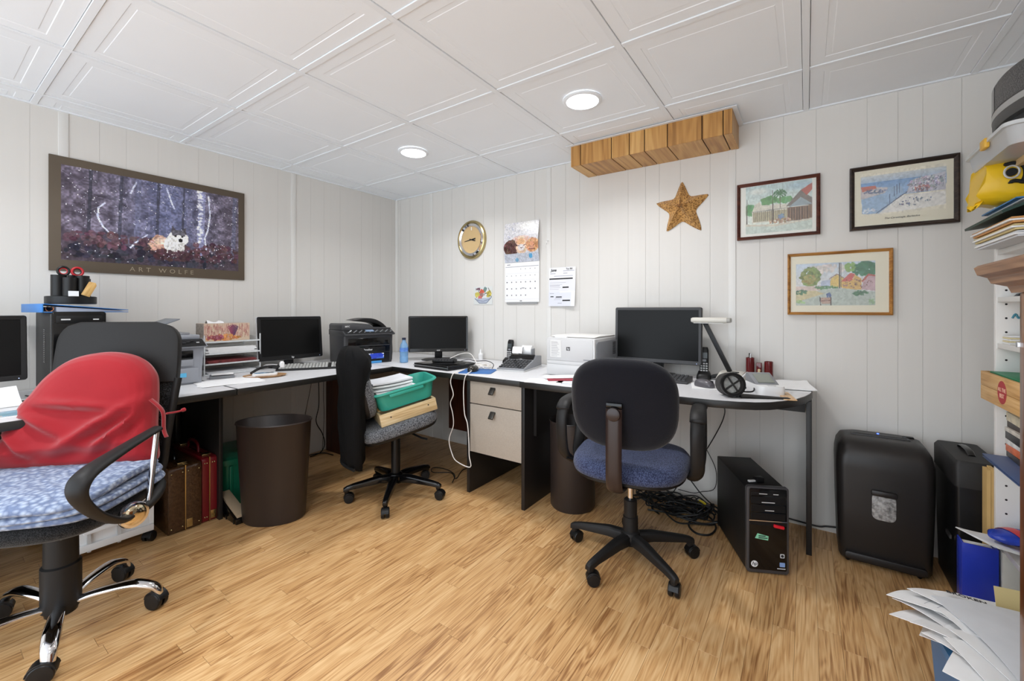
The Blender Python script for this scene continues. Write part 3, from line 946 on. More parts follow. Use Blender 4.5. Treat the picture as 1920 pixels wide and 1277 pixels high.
c.rect(0, 0.90, 1, 1.0, (246, 246, 246)); c.rect(0.02, 0.885, 0.98, 0.905, (176, 176, 182)); c.rect(0.06, 0.945, 0.16, 0.965, (110, 110, 118))
for r_ in range(5):
    for k in range(7):
        if (r_ == 0 and k < 3) or (r_ == 4 and k > 4):
            continue
        x, y = 0.05 + 0.137 * k, 0.82 - 0.165 * r_
        c.rect(x, y, x + 0.018 + 0.012 * (r_ > 1), y + 0.024, (96, 96, 104))
    c.rect(0, 0.725 - 0.165 * r_, 1, 0.73 - 0.165 * r_, (224, 224, 226))
c.rect(0.5, 0.34, 0.58, 0.36, (120, 120, 126)); c.rect(0.45, 0.02, 0.51, 0.04, (60, 60, 60))
MB().box(-0.156, 0.156, -0.004, -0.0005, 0.0, 0.301).build('date_pages', M_paper, t)
c.build('date_print', M_print, t, (-0.156, -0.0044, 0.0005), (1, 0, 0), (0, 0, 1), 0.312, 0.300)
MB().tube([(0, -0.002, 0.61), (0, -0.006, 0.613), (0, -0.0085, 0.609)], 0.0015, 6).build('nail', M_steel, t)
MB().box(-0.14, 0.14, -0.003, -0.0008, -0.015, 0.0).build('back_cover', mat('grey_card', (150, 150, 150), 0.7), t)

# ---- bill pinned up
t = thing('pinned_bill', 'white printed bill with thick black bars taped beside the calendar', 'paper', (1.788, -0.0115, 1.155))
c = Canvas(90, 116, (236, 236, 238))
c.rect(0, 0.0, 0.86, 0.36, (222, 224, 232)); c.rect(0.0, 0.36, 1, 0.70, (228, 228, 232)); c.rect(0.42, 0.355, 1.0, 0.375, (248, 248, 248))
c.rect(0.02, 0.69, 0.90, 0.72, (10, 10, 12)); c.rect(0.52, 0.468, 0.75, 0.50, (10, 10, 12)); c.rect(0.52, 0.13, 0.82, 0.162, (16, 16, 18)); c.rect(0.28, 0.225, 0.50, 0.252, (30, 30, 34)); c.rect(0.07, 0.235, 0.19, 0.255, (44, 44, 48))
for (y, a, b) in ((0.60, 0.04, 0.64), (0.55, 0.04, 0.5), (0.52, 0.04, 0.42), (0.47, 0.04, 0.45), (0.43, 0.04, 0.38), (0.84, 0.06, 0.26), (0.84, 0.54, 0.7), (0.77, 0.2, 0.9), (0.20, 0.24, 0.5), (0.16, 0.2, 0.46), (0.07, 0.35, 0.5), (0.32, 0.04, 0.2), (0.9, 0.55, 0.95)):
    c.rect(a, y, b, y + 0.012, (178, 178, 190))
pg = c.build('sheet', M_print, t, (-0.108, -0.002, 0), (1, 0, 0), (0, 0, 1), 0.216, 0.277)
for v in pg.data.vertices:
    u_, w_ = v.co.x / 0.216 + 0.5, v.co.z / 0.277
    v.co.y -= 0.02 * max(0, u_ - 0.45) * (1 - w_) ** 2 * 1.6 + 0.004 * (1 - w_)
text('June', 0.026, 'lettering', M_ink, t, front_M(-0.068, -0.0042, 0.258), shear=0.25, bold=0.0006)
text('Tax Bill', 0.017, 'lettering', M_ink, t, front_M(0.058, -0.0042, 0.264))

# ---- small drawing
t = thing('small_drawing', 'small square drawing of a fruit bowl stuck under the clock', 'drawing', (1.062, -0.0075, 1.171))
c = Canvas(64, 50, (216, 218, 216))
c.poly([(0.06, 0.34), (0.30, 0.08), (0.68, 0.08), (0.94, 0.38)], (176, 184, 200)); c.line([(0.06, 0.34), (0.30, 0.08), (0.68, 0.08), (0.94, 0.40)], 0.04, (110, 120, 140)); c.line([(0.2, 0.25), (0.5, 0.18), (0.85, 0.3)], 0.03, (120, 124, 150))
c.blot(0.18, 0.55, 0.1, 0.1, (196, 182, 84), 24, 0.06, 18); c.blot(0.82, 0.58, 0.12, 0.14, (196, 180, 78), 30, 0.06, 18)
c.blot(0.42, 0.70, 0.12, 0.09, (206, 96, 76), 24, 0.06, 16); c.blot(0.36, 0.42, 0.13, 0.06, (204, 110, 104), 20, 0.05, 16); c.blot(0.43, 0.55, 0.1, 0.07, (150, 120, 116), 20, 0.04, 22)
c.blot(0.62, 0.82, 0.06, 0.12, (110, 136, 130), 20, 0.05, 16); c.blot(0.27, 0.86, 0.07, 0.05, (110, 74, 88), 10, 0.05, 12)
for pts in ([(0.56, 0.52), (0.6, 0.62), (0.7, 0.62)], [(0.72, 0.5), (0.78, 0.66)], [(0.78, 0.9), (0.88, 0.66)], [(0.12, 0.9), (0.13, 0.8)], [(0.8, 0.5), (0.94, 0.44)], [(0.24, 0.78), (0.30, 0.66)]):
    c.line(pts, 0.035, (70, 66, 60))
pg = c.build('sheet', M_print, t, (-0.097, -0.0015, 0), (1, 0, 0), (0, 0, 1), 0.194, 0.147)

# ---- starfish
M_star = mat_weave('starfish_skin', (206, 158, 94), (112, 70, 32), (95, 95, 95), 0.8, 0.9)
tips = [(2.605, 1.905), (2.758, 1.805), (2.716, 1.595), (2.513, 1.608), (2.449, 1.792)]
c0 = Vector((2.607, 1.742))
tv = sorted([(math.atan2(b - c0.y, a - c0.x), math.hypot(a - c0.x, b - c0.y)) for a, b in tips])
rng = random.Random(3)
NA, NR = 120, 18
def star_r(th):
    best = None
    for k in range(5):
        a0, r0 = tv[k]; a1, r1 = tv[(k + 1) % 5]
        if a1 < a0:
            a1 += 2 * PI
        q = th
        while q < a0:
            q += 2 * PI
        if q <= a1:
            f = (q - a0) / (a1 - a0)
            rv = 0.082
            e = abs(f - 0.5) * 2
            rt = r0 if f < 0.5 else r1
            return rv + (rt - rv) * e ** 2.1, e
    return 0.07, 0
verts = [(c0.x, -0.062, c0.y)]
for j in range(1, NR + 1):
    s = j / NR
    for i in range(NA):
        th = -PI + 2 * PI * i / NA
        rr, e = star_r(th)
        ridge = 0.35 + 0.65 * e ** 3
        h = (0.055 * (1 - s) ** 0.8 + 0.024 * (1 - s ** 3) * ridge) if s < 1 else 0.0
        h *= 1 + 0.10 * (rng.random() - 0.5)
        verts.append((c0.x + rr * s * math.cos(th), -0.008 - max(h, 0.002), c0.y + rr * s * math.sin(th)))
faces = [(0, 1 + (i + 1) % NA, 1 + i) for i in range(NA)]
for j in range(NR - 1):
    for i in range(NA):
        a = 1 + j * NA + i; b = 1 + j * NA + (i + 1) % NA
        faces.append((a, b, b + NA, a + NA))
faces.append(tuple(1 + (NR - 1) * NA + i for i in range(NA)))
st = MB().add([(v[0] - c0.x, v[1] + 0.008, v[2] - c0.y) for v in verts], faces).build('starfish', M_star, smooth=60)
tag(place(st, (c0.x, -0.008, c0.y)), 'dried brown knobbly starfish hung on the panelled wall', 'starfish')
# ---- cup hook on the batten
hk = MB().tube(spline([(0, 0, 0), (0, -0.018, 0), (0, -0.03, -0.008), (0, -0.03, -0.02), (0, -0.02, -0.026)], 5), 0.003, 6).build('cup_hook', M_white)
tag(place(hk, (1.676, -0.011, 1.63)), 'small white cup hook screwed into the wall batten beside calendar', 'hook')
# ================================================================== CHAIRS
def superell(w, d, e=3.0, n=40, cy=0.0, taper=0.0):
    out = []
    for k in range(n):
        a = 2 * PI * k / n
        c_, s_ = math.cos(a), math.sin(a)
        x = math.copysign(abs(c_) ** (2 / e), c_) * w / 2
        y = math.copysign(abs(s_) ** (2 / e), s_) * d / 2
        out.append((x * (1 + taper * y / d), y + cy))
    return out
def dome(mb, outline, prof, plane='z', M=None):
    rings = []
    for (s, h) in prof:
        if plane == 'z':
            rings.append([(p[0] * s, p[1] * s, h) for p in outline])
        else:
            rings.append([(p[0] * s, h, p[1] * s) for p in outline])
    mb.loft(rings, True, True, M)
    return mb
def castor(t, x, y, ang, ztop, m, r=0.027):
    Mx = Matrix.Translation((x, y, 0)) @ Matrix.Rotation(ang, 4, 'Z')
    b = MB()
    b.cyl((0, 0, 2 * r - 0.004), (0, 0, ztop), 0.009, n=10, M=Mx)
    hood = [(r * 1.12 * math.cos(R(a)) - 0.012, r + r * 1.12 * math.sin(R(a))) for a in range(10, 171, 16)] + [(r * 0.9 * math.cos(R(a)) - 0.012, r + r * 0.9 * math.sin(R(a))) for a in range(170, 9, -16)]
    b.prism(hood, -0.019, 0.019, 'y', M=Mx)
    ca = b.build('castor', m, t, bevel=0.001, seg=1)
    for s in (-1, 1):
        w = MB()
        Mw = Mx @ Matrix.Translation((-0.012, s * 0.014, r)) @ Matrix.Rotation(-PI / 2 * s, 4, 'X')
        w.lathe([(r * 0.5, -0.010), (r * 0.95, -0.009), (r, -0.005), (r, 0.004), (r * 0.9, 0.008), (r * 0.3, 0.009)], 20, M=Mw)
        w.build('wheel', m, ca)
def base(t, rz, angs, Rr, hz, m, style='plastic', seed=1):
    rg = random.Random(seed)
    MB().lathe([(0.030, hz - 0.045), (0.042, hz - 0.04), (0.046, hz - 0.01), (0.040, hz + 0.012), (0.030, hz + 0.02)], 24).build('hub', M_black if style != 'plastic' else m, t)
    for a in angs:
        q = R(a - rz)
        Mx = Matrix.Rotation(q, 4, 'Z')
        b = MB()
        if style == 'plastic':
            secs = []
            for (rr, z, w, h) in ((0.025, hz - 0.012, 0.027, 0.022), (0.10, hz - 0.010, 0.025, 0.020), (Rr - 0.04, hz - 0.028, 0.0175, 0.014), (Rr - 0.005, hz - 0.036, 0.016, 0.013), (Rr + 0.012, hz - 0.042, 0.013, 0.010)):
                secs.append([(rr, -w, z - h), (rr, w, z - h), (rr, w * 0.85, z + h * 0.6), (rr, w * 0.45, z + h), (rr, -w * 0.45, z + h), (rr, -w * 0.85, z + h * 0.6)])
            b.loft(secs, M=Mx)
            b.cyl((Rr - 0.006, 0, hz - 0.062), (Rr - 0.006, 0, hz - 0.035), 0.014, n=12, M=Mx)
            b.build('base_leg', m, t, smooth=50, bevel=0.002)
            castor(t, (Rr - 0.006) * math.cos(q), (Rr - 0.006) * math.sin(q), rg.random() * 6.28, hz - 0.05, M_black)
        else:
            path = spline([(0.03, 0, hz - 0.012), (0.10, 0, hz + 0.002), (0.19, 0, hz + 0.006), (Rr - 0.045, 0, hz - 0.004), (Rr - 0.012, 0, hz - 0.022), (Rr + 0.004, 0, hz - 0.05)], 6)
            rad = [0.016 + 0.007 * math.sin(PI * k / (len(path) - 1)) for k in range(len(path))]
            b.tube(path, rad, 14, M=Mx, flat=0.62)
            b.build('base_leg', m, t, smooth=60)
            castor(t, Rr * math.cos(q), Rr * math.sin(q), rg.random() * 6.28, hz - 0.035, M_black, 0.032)

# ---- blue task chair, seen from behind
M_blue = mat_weave('blue_woven_cloth', (44, 50, 76), (82, 92, 124), (210, 210, 210))
M_navy = mat('navy_black_cloth', (20, 20, 26), 0.95, bump=0.3, bscale=(300, 300, 300), spec=0.15, sheen=0.2)
M_brnpl = mat('brown_black_plastic', (44, 33, 31), 0.3)
RZ = 189.0
t = thing('office_chair', 'blue seated office chair with black back, in front of the largest monitor', 'chair', (2.567, -0.804, 0), RZ)
base(t, RZ, (-34, 38, 110, 182, 254), 0.282, 0.118, M_black2, seed=4)
MB().cyl((0, 0, 0.11), (0, 0, 0.405), 0.013, n=16).build('gas_rod', M_chrome, t)
MB().lathe([(0.033, 0.115), (0.033, 0.198), (0.029, 0.200), (0.029, 0.272), (0.024, 0.276)], 20).build('column_cover', M_black2, t)
b = MB(); b.box(-0.075, 0.075, -0.10, 0.10, 0.385, 0.415); b.build('mechanism', M_black, t, bevel=0.01)
seat_o = superell(0.50, 0.47, 3.0, 44, 0.0, -0.12)
dome(MB(), seat_o, [(0.70, 0.405), (0.90, 0.408), (0.965, 0.418), (0.965, 0.43)]).build('seat_shell', M_black, t)
dome(MB(), seat_o, [(0.93, 0.424), (0.98, 0.43), (1.0, 0.447), (0.985, 0.470), (0.93, 0.487), (0.82, 0.496), (0.6, 0.499), (0.3, 0.4985), (0.02, 0.498)]).build('seat', M_blue, t, smooth=70)
Mb = Matrix.Translation((-0.008, 0.215, 0.748)) @ Matrix.Rotation(R(-6), 4, 'X')
back_o = superell(0.43, 0.375, 2.9, 48, 0.0, 0.04)
b = MB()
rings = []
for (s, h) in ((0.05, -0.022), (0.5, -0.030), (0.85, -0.036), (0.97, -0.024), (1.0, -0.004)):
    rings.append([(p[0] * s, h - 0.25 * (p[0] * s) ** 2, p[1] * s) for p in back_o])
b.loft(rings, True, True, Mb); b.build('back_cushion', M_blue, t, smooth=70)
b = MB(); rings = []
for (s, h) in ((1.0, -0.004), (1.0, 0.010), (0.96, 0.026), (0.85, 0.038), (0.55, 0.047), (0.25, 0.050), (0.02, 0.050)):
    rings.append([(p[0] * s, h - 0.25 * (p[0] * s) ** 2, p[1] * s) for p in back_o])
b.loft(rings, True, True, Mb); b.build('back_shell', M_navy, t, smooth=70)
b = MB()
pth = spline([(0.012, 0.02, 0.392), (0.012, 0.16, 0.392), (0.012, 0.245, 0.405), (0.012, 0.282, 0.445), (0.012, 0.288, 0.55), (0.012, 0.285, 0.74)], 5)
b.tube(pth, 0.011, 12, flat=2.9, up=(1, 0, 0)); b.build('back_bar', M_brnpl, t, smooth=50)
MB().lathe([(0.026, 0.0), (0.028, 0.006), (0.026, 0.013), (0.018, 0.016)], 24, M=Matrix.Translation((0.012, 0.288, 0.72)) @ Matrix.Rotation(-PI / 2, 4, 'X')).build('knob', M_brnpl, t)
MB().box(-0.02, 0.044, 0.268, 0.284, 0.742, 0.762).build('bracket', M_gloss, t, bevel=0.003)
for s in (-1, 1):
    x = s * 0.285
    path = spline([(x * 0.84, -0.02, 0.415), (x * 0.97, -0.10, 0.430), (x, -0.165, 0.51), (x, -0.175, 0.615), (x, -0.12, 0.685), (x, 0.0, 0.696), (x, 0.085, 0.688), (x, 0.125, 0.64), (x, 0.12, 0.545), (x * 0.99, 0.09, 0.47), (x * 0.93, 0.03, 0.425)], 5)
    a_ = MB().tube(path, 0.015, 12, flat=1.9, up=(1, 0, 0)).build('armrest', M_black2, t, smooth=60)
    MB().tube(spline([(x, -0.15, 0.683), (x, -0.10, 0.703), (x, 0.0, 0.710), (x, 0.08, 0.703), (x, 0.12, 0.675)], 5), [0.006] + [0.014] * 19 + [0.006], 12, flat=2.2, up=(1, 0, 0)).build('arm_pad', M_black2, a_, smooth=60)
MB().tube([(0.1, 0.0, 0.40), (0.2, 0.06, 0.43), (0.262, 0.12, 0.46)], 0.006, 8).build('lever', M_black, t)

# ---- grey fabric chair carrying the green tub
M_greyw = mat_weave('grey_black_tweed', (64, 66, 70), (140, 142, 146), (210, 210, 210))
RZ = 154.0
TL = -12.0
t = thing('office_chair', 'reclined grey tweed office chair holding a green tub of papers', 'chair', (1.151, -0.961, 0), RZ)
base(t, RZ, (-122.7, -50.7, 22.0, 94, 166), 0.283, 0.12, M_gloss, seed=8)
MB().lathe([(0.027, 0.11), (0.027, 0.40), (0.02, 0.405)], 20).build('gas_column', M_black, t)
Mt = Matrix.Translation((0, 0, 0.43)) @ Matrix.Rotation(R(TL), 4, 'X') @ Matrix.Translation((0, 0, -0.43))
b = MB(); b.box(-0.09, 0.09, -0.13, 0.14, 0.375, 0.415, M=Mt); b.build('mechanism', M_black, t, bevel=0.01)
so_ = superell(0.46, 0.46, 4.0, 44)
b = MB()
dome(b, so_, [(0.8, 0.405), (0.95, 0.412), (0.99, 0.43)], M=Mt); b.build('seat_shell', M_black, t)
b = MB(); dome(b, so_, [(0.97, 0.425), (1.0, 0.44), (1.0, 0.462), (0.97, 0.483), (0.9, 0.492), (0.6, 0.494), (0.02, 0.494)], M=Mt); b.build('seat', M_greyw, t, smooth=70)
Mb = Mt @ Matrix.Translation((0, 0.160, 0.735)) @ Matrix.Rotation(R(-3), 4, 'X')
bo = superell(0.41, 0.40, 3.2, 48)
b = MB(); rings = []
for (s, h) in ((0.02, -0.058), (0.5, -0.058), (0.84, -0.050), (0.97, -0.030), (1.0, 0.0)):
    rings.append([(p[0] * s, h + 0.0, p[1] * s) for p in bo])
b.loft(rings, True, True, Mb); b.build('back_cushion', M_greyw, t, smooth=70)
b = MB(); rings = []
for (s, h) in ((1.0, 0.0), (1.0, 0.014), (0.93, 0.032), (0.6, 0.040), (0.02, 0.040)):
    rings.append([(p[0] * s, h, p[1] * s) for p in bo])
b.loft(rings, True, True, Mb); b.build('back_shell', M_black2, t, smooth=70)
b = MB(); b.tube(spline([(0, 0.05, 0.395), (0, 0.17, 0.395), (0, 0.225, 0.44), (0, 0.235, 0.60), (0, 0.23, 0.72)], 5), 0.009, 10, flat=3.2, up=(1, 0, 0), M=Mt); b.build('back_bar', M_black, t)
MB().tube([(-0.08, -0.05, 0.40), (-0.2, -0.10, 0.385), (-0.24, -0.12, 0.385)], 0.006, 8).build('lever', M_black, t)
# black jacket over the back
t = thing('jacket', 'black jacket draped over the back of the grey tweed chair', 'jacket', (1.151, -0.961, 0), RZ)
def jk(u, v):
    x = (u - 0.5) * (0.45 + 0.05 * v)
    wav = 0.010 * math.sin(u * 17 + v * 4) * (0.3 + v) + 0.006 * math.sin(u * 31)
    if v < 0.18:
        q = v / 0.18
        return (x * (0.80 + 0.2 * q), 0.205 + 0.055 * q + 0.05 * q * q, 0.840 + 0.062 * math.sin(q * PI * 0.62) - 0.10 * (abs(u - 0.5) * 2) ** 3.0)
    q = (v - 0.18) / 0.82
    z = 0.894 - q * 0.64 - 0.085 * (abs(u - 0.5) * 2) ** 3.0 * (1 - q)
    y = 0.31 + 0.035 * math.sin(q * PI) - 0.045 * q - 0.05 * (abs(u - 0.5) * 2) ** 2 + wav
    return (x * (1.0 - 0.12 * q), y, z)
JR = []
for (z, cy_, rx_, ry_) in ((0.918, 0.285, 0.05, 0.015), (0.912, 0.282, 0.12, 0.035), (0.895, 0.278, 0.175, 0.058), (0.86, 0.272, 0.215, 0.078), (0.80, 0.275, 0.232, 0.085), (0.74, 0.280, 0.236, 0.072), (0.66, 0.285, 0.236, 0.060), (0.56, 0.288, 0.232, 0.058), (0.46, 0.288, 0.228, 0.060), (0.36, 0.285, 0.210, 0.060), (0.28, 0.282, 0.190, 0.052), (0.25, 0.280, 0.175, 0.040), (0.242, 0.280, 0.14, 0.02)):
    ring = []
    for k in range(56):
        a = 2 * PI * k / 56
        c_, s_ = math.cos(a), math.sin(a)
        fold = 1 + 0.10 * math.sin(a * 7 + z * 9) * max(0, 0.85 - z) * 2
        ring.append((math.copysign(abs(c_) ** 0.8, c_) * rx_, cy_ - 0.032 + 0.006 * math.sin(z * 31 + k * 0.9) + math.copysign(abs(s_) ** 0.8, s_) * ry_ * fold, z + (0.012 * math.sin(a * 3) if z < 0.3 else 0)))
    JR.append(ring)
MB().loft(JR).build('cloth', mat('black_jacket_cloth', (10, 10, 11), 0.85, bump=0.2, bscale=(200, 200, 200), spec=0.2), t, smooth=80)
MB().tube(spline([(-0.195, 0.268, 0.262), (0.0, 0.306, 0.252), (0.195, 0.268, 0.262)], 8), 0.008, 8).build('hem', mat('black_jacket_hem', (16, 16, 17), 0.6), t)
# wooden drawer tray, tub and its papers on the seat
fz = Matrix.Translation((1.151, -0.961, 0)) @ Matrix.Rotation(R(RZ), 4, 'Z') @ Mt
def on_seat(p):
    q = fz @ Vector(p)
    return (q.x, q.y, q.z)
M_tan = mat_wood('pale_birch', (170, 138, 92), (204, 178, 134), (222, 204, 168), 0.5, 'y', randomize=False)
t = thing('wooden_tray', 'pale wooden drawer lying on the grey chair seat beneath green tub', 'tray', on_seat((-0.02, -0.05, 0.4955)), RZ, rx=TL)
MB().box(-0.165, 0.165, -0.17, 0.16, 0, 0.008).build('bottom', M_tan, t)
for s in (-1, 1):
    MB().box(s * 0.165 - 0.006, s * 0.165 + 0.006, -0.17, 0.16, 0.0, 0.070).build('side', M_tan, t, bevel=0.001)
MB().box(-0.159, 0.159, -0.17, -0.158, 0.008, 0.070).build('side', M_tan, t)
MB().box(-0.159, 0.159, 0.148, 0.16, 0.008, 0.070).build('side', M_tan, t)
for y in (-0.12, 0.10):
    MB().cyl((-0.1725, y, 0.042), (-0.171, y, 0.042), 0.004, n=10).build('screw_hole', M_ink, t)
M_green = mat('green_plastic', (52, 156, 138), 0.35)
TB = on_seat((-0.040, -0.066, 0.567))
t = thing('tub', 'teal green plastic tub full of papers on the tweed chair', 'tub', TB, RZ, rx=TL)
b = MB()
def rr(w, d, z, r):
    return [(x, y, z) for x, y in rrect(w, d, r, 6)]
b.loft([rr(0.22, 0.29, 0.0, 0.04), rr(0.24, 0.31, 0.004, 0.05), rr(0.275, 0.36, 0.095, 0.06), rr(0.31, 0.392, 0.097, 0.07), rr(0.318, 0.400, 0.104, 0.07), rr(0.312, 0.394, 0.112, 0.07), rr(0.285, 0.367, 0.112, 0.06), rr(0.268, 0.350, 0.094, 0.058), rr(0.235, 0.305, 0.008, 0.048), rr(0.21, 0.28, 0.006, 0.04)], caps=True)
b.build('shell', M_green, t, smooth=50)
for s in (-1, 1):
    MB().box(s * 0.15 - 0.008, s * 0.15 + 0.008, -0.10, 0.10, 0.078, 0.0975).build('handle', M_green, t, bevel=0.006)
tp = thing('paper_stack', 'bundle of white papers piled in the green tub', 'papers', on_seat((-0.035, -0.035, 0.576)), RZ, rx=TL)
rg = random.Random(5)
for k in range(9):
    z = 0.012 + 0.0155 * k
    def ps(u, v, z=z, k=k):
        return ((u - 0.5) * (0.19 + 0.03 * min(1, k / 5)), (v - 0.5) * (0.20 + 0.03 * min(1, k / 5)) + 0.004 * k, z + 0.018 * (v) ** 2 + 0.010 * math.sin(u * 5 + k) * v)
    MB().sheet(ps, 8, 8, 0.009, M=Matrix.Rotation(R(rg.uniform(-6, 6)), 4, 'Z')).build('sheaf', M_paper if k % 4 else M_paper2, tp, smooth=50)

# ---- black mesh chair with red cushion and blue blanket
M_leath = mat('black_leather', (27, 25, 24), 0.48, bump=0.12, bscale=(350, 350, 350), spec=0.3)
M_mesh = mat_weave('black_mesh_cloth', (14, 14, 15), (52, 52, 54), (330, 330, 330), 0.8, 0.4)
RZ = 46.4
CH1 = (1.05, -2.345, 0)
t = thing('office_chair', 'black mesh office chair with chrome star base, bearing red cushion', 'chair', CH1, RZ)
base(t, RZ, (130, 58, -14, 202, 274), 0.275, 0.105, M_chrome, 'chrome', seed=2)
MB().lathe([(0.052, 0.085), (0.052, 0.235), (0.045, 0.24), (0.043, 0.40), (0.036, 0.405)], 28).build('column_cover', M_black2, t)
MB().box(-0.10, 0.10, -0.14, 0.12, 0.375, 0.408).build('mechanism', M_black, t, bevel=0.008)
so_ = superell(0.475, 0.50, 3.4, 44)
dome(MB(), so_, [(0.70, 0.405), (0.90, 0.410), (0.98, 0.424), (1.0, 0.445), (0.95, 0.462), (0.8, 0.468), (0.02, 0.468)]).build('seat', M_mesh, t, smooth=70)
# back: leather top and mesh panel inside a frame
def backy(z):
    return 0.235 + 0.07 * ((z - 0.5) / 0.6) ** 1.5 if z > 0.5 else 0.235
def head_w(z):
    q = (z - 0.83) / 0.25
    return 0.222 + 0.004 * math.sin(q * PI) - 0.012 * q
def hd_(u, v):
    z = 0.825 + v * 0.255
    w = head_w(z)
    if z > 1.0:
        k = (z - 1.0) / 0.08
        w -= 0.075 * (1 - math.sqrt(max(0, 1 - k * k)))
    x = (u - 0.5) * 2 * w
    return (x, backy(z) - 0.05 * (1 - (x / 0.24) ** 2) * 0.5, z)
MB().sheet(hd_, 24, 16, 0.045).build('headrest', M_leath, t, smooth=60, bevel=0.012, seg=3)
def ms(u, v):
    z = 0.48 + v * 0.355
    w = 0.175 + 0.04 * v
    x = (u - 0.5) * 2 * w
    return (x, backy(z) - 0.02 * (1 - (x / 0.24) ** 2) + 0.01, z)
MB().sheet(ms, 20, 14, 0.004).build('mesh_panel', mat_weave('see_through_mesh', (10, 10, 11), (60, 62, 64), (230, 230, 230), 0.8, 0.4), t, smooth=60)
for s in (-1, 1):
    pts = [(s * (0.175 + 0.04 * q + 0.006), backy(0.48 + 0.355 * q) + 0.008, 0.48 + 0.36 * q) for q in (0, 0.25, 0.5, 0.75, 1.0)]
    pts = [(s * 0.12, 0.10, 0.42), (s * 0.165, 0.20, 0.43)] + pts
    MB().tube(spline(pts, 5), 0.015, 10).build('back_frame', M_black2, t, smooth=60)
for s in (-1, 1):
    x = s * 0.283
    path = spline([(s * 0.265, -0.09, 0.425), (x, -0.17, 0.440), (x, -0.265, 0.50), (x, -0.335, 0.575), (x, -0.345, 0.622), (x, -0.30, 0.650), (x, -0.17, 0.670), (x, -0.04, 0.684), (x, 0.03, 0.690)], 7)
    rd = [0.011 + 0.006 * math.exp(-((k / (len(path) - 1) - 0.55) / 0.2) ** 2) - (0.006 if k > len(path) - 3 else 0) for k in range(len(path))]
    MB().tube(path, rd, 14, flat=1.75, up=(1, 0, 0)).build('armrest', M_black2, t, smooth=70)
    MB().tube(spline([(s * 0.15, -0.05, 0.40), (s * 0.255, -0.07, 0.415), (x, -0.02, 0.435), (s * 0.27, 0.06, 0.455), (s * 0.22, 0.14, 0.46)], 5), 0.018, 12).build('arm_beam', M_black2, t, smooth=60)
    MB().cyl((x, -0.03, 0.445), (x * 0.99, 0.022, 0.685), 0.0095, n=14).build('arm_rod', M_chrome, t)
    dk = MB(); dk.lathe([(0.042, 0.0), (0.044, 0.010), (0.041, 0.018), (0.036, 0.019)], 28, M=Matrix.Translation((s * 0.272, -0.100, 0.428)) @ Matrix.Rotation(-s * R(34), 4, 'Z') @ Matrix.Rotation(s * PI / 2, 4, 'Y'))
    dk = dk.build('arm_cap', M_chrome, t, smooth=40)
    MB().lathe([(0.034, 0.018), (0.028, 0.024), (0.01, 0.027)], 28, M=Matrix.Translation((s * 0.272, -0.100, 0.428)) @ Matrix.Rotation(-s * R(34), 4, 'Z') @ Matrix.Rotation(s * PI / 2, 4, 'Y')).build('arm_disc', mat('gold_mirror', (214, 200, 170), 0.06, metal=1.0), dk, smooth=60)

# red back cushion with its strap
M_red = mat('red_cotton', (148, 26, 34), 0.85, var=0.06, vscale=(6, 6, 6), bump=0.15, bscale=(500, 500, 500), spec=0.2, sheen=0.3)
t = thing('back_cushion', 'red cloth covered back cushion strapped on the black mesh chair', 'cushion', CH1, RZ)
NU, NV = 56, 26
rings = []
RO = [(0.272, -0.205), (0.15, -0.222), (-0.06, -0.225), (-0.24, -0.218), (-0.285, -0.20), (-0.275, -0.14), (-0.238, -0.055), (-0.190, 0.062), (-0.140, 0.142), (-0.065, 0.200), (0.045, 0.224), (0.155, 0.205), (0.222, 0.145), (0.243, 0.065), (0.256, -0.055), (0.272, -0.14)]
RO = [(q.x, q.y) for q in spline([(a_, b_, 0) for a_, b_ in RO], 6, closed=True)]
def red_out(i):
    x, z = RO[i % 96]
    return x * 0.93 - 0.012, z
def crease(x, z):
    h = 0.0
    for (cx_, cz_, ang, ln, wd, am) in ((-0.02, 0.02, -4, 0.15, 0.016, 0.012), (0.07, -0.06, 38, 0.15, 0.018, 0.016), (-0.13, -0.03, -30, 0.14, 0.018, 0.012), (-0.18, -0.11, -40, 0.11, 0.014, 0.010), (0.12, -0.10, 50, 0.13, 0.014, 0.012), (0.0, -0.13, 5, 0.2, 0.02, 0.008), (0.17, -0.05, 70, 0.08, 0.01, 0.006)):
        q = R(ang)
        dx, dz = x - cx_, z - cz_
        al = dx * math.cos(q) + dz * math.sin(q)
        pe = -dx * math.sin(q) + dz * math.cos(q) + 0.10 * al * al
        h += am * math.exp(-(pe / wd) ** 2) * math.exp(-(al / ln) ** 2) - 0.5 * am * math.exp(-((pe + 1.6 * wd) / wd) ** 2) * math.exp(-(al / ln) ** 2)
    return h
prof = [(0.02, -0.085), (0.2, -0.084), (0.35, -0.083), (0.5, -0.080), (0.62, -0.076), (0.74, -0.070), (0.84, -0.061), (0.92, -0.046), (0.975, -0.026), (1.0, 0.0), (0.98, 0.022), (0.9, 0.034), (0.5, 0.038), (0.02, 0.038)]
def dense(pr, n):
    out = []
    for a, b in zip(pr[:-1], pr[1:]):
        for k in range(n):
            f = k / n
            out.append((a[0] + (b[0] - a[0]) * f, a[1] + (b[1] - a[1]) * f))
    out.append(pr[-1])
    return out
for (s, h) in dense(prof, 4):
    ring = []
    for k in range(96):
        x, z = red_out(k)
        x *= s; z *= s
        hh = h - 2.0 * crease(x, z) * (1 if h < -0.02 else 0)
        ring.append((x - 0.008, hh, z))
    rings.append(ring)
Mr = Matrix.Translation((-0.01, 0.165, 0.742)) @ Matrix.Rotation(R(-11), 4, 'X') @ Matrix.Rotation(R(2), 4, 'Y')
b = MB(); b.loft(rings, True, True, Mr); b.build('cover', M_red, t, smooth=85)
b = MB()
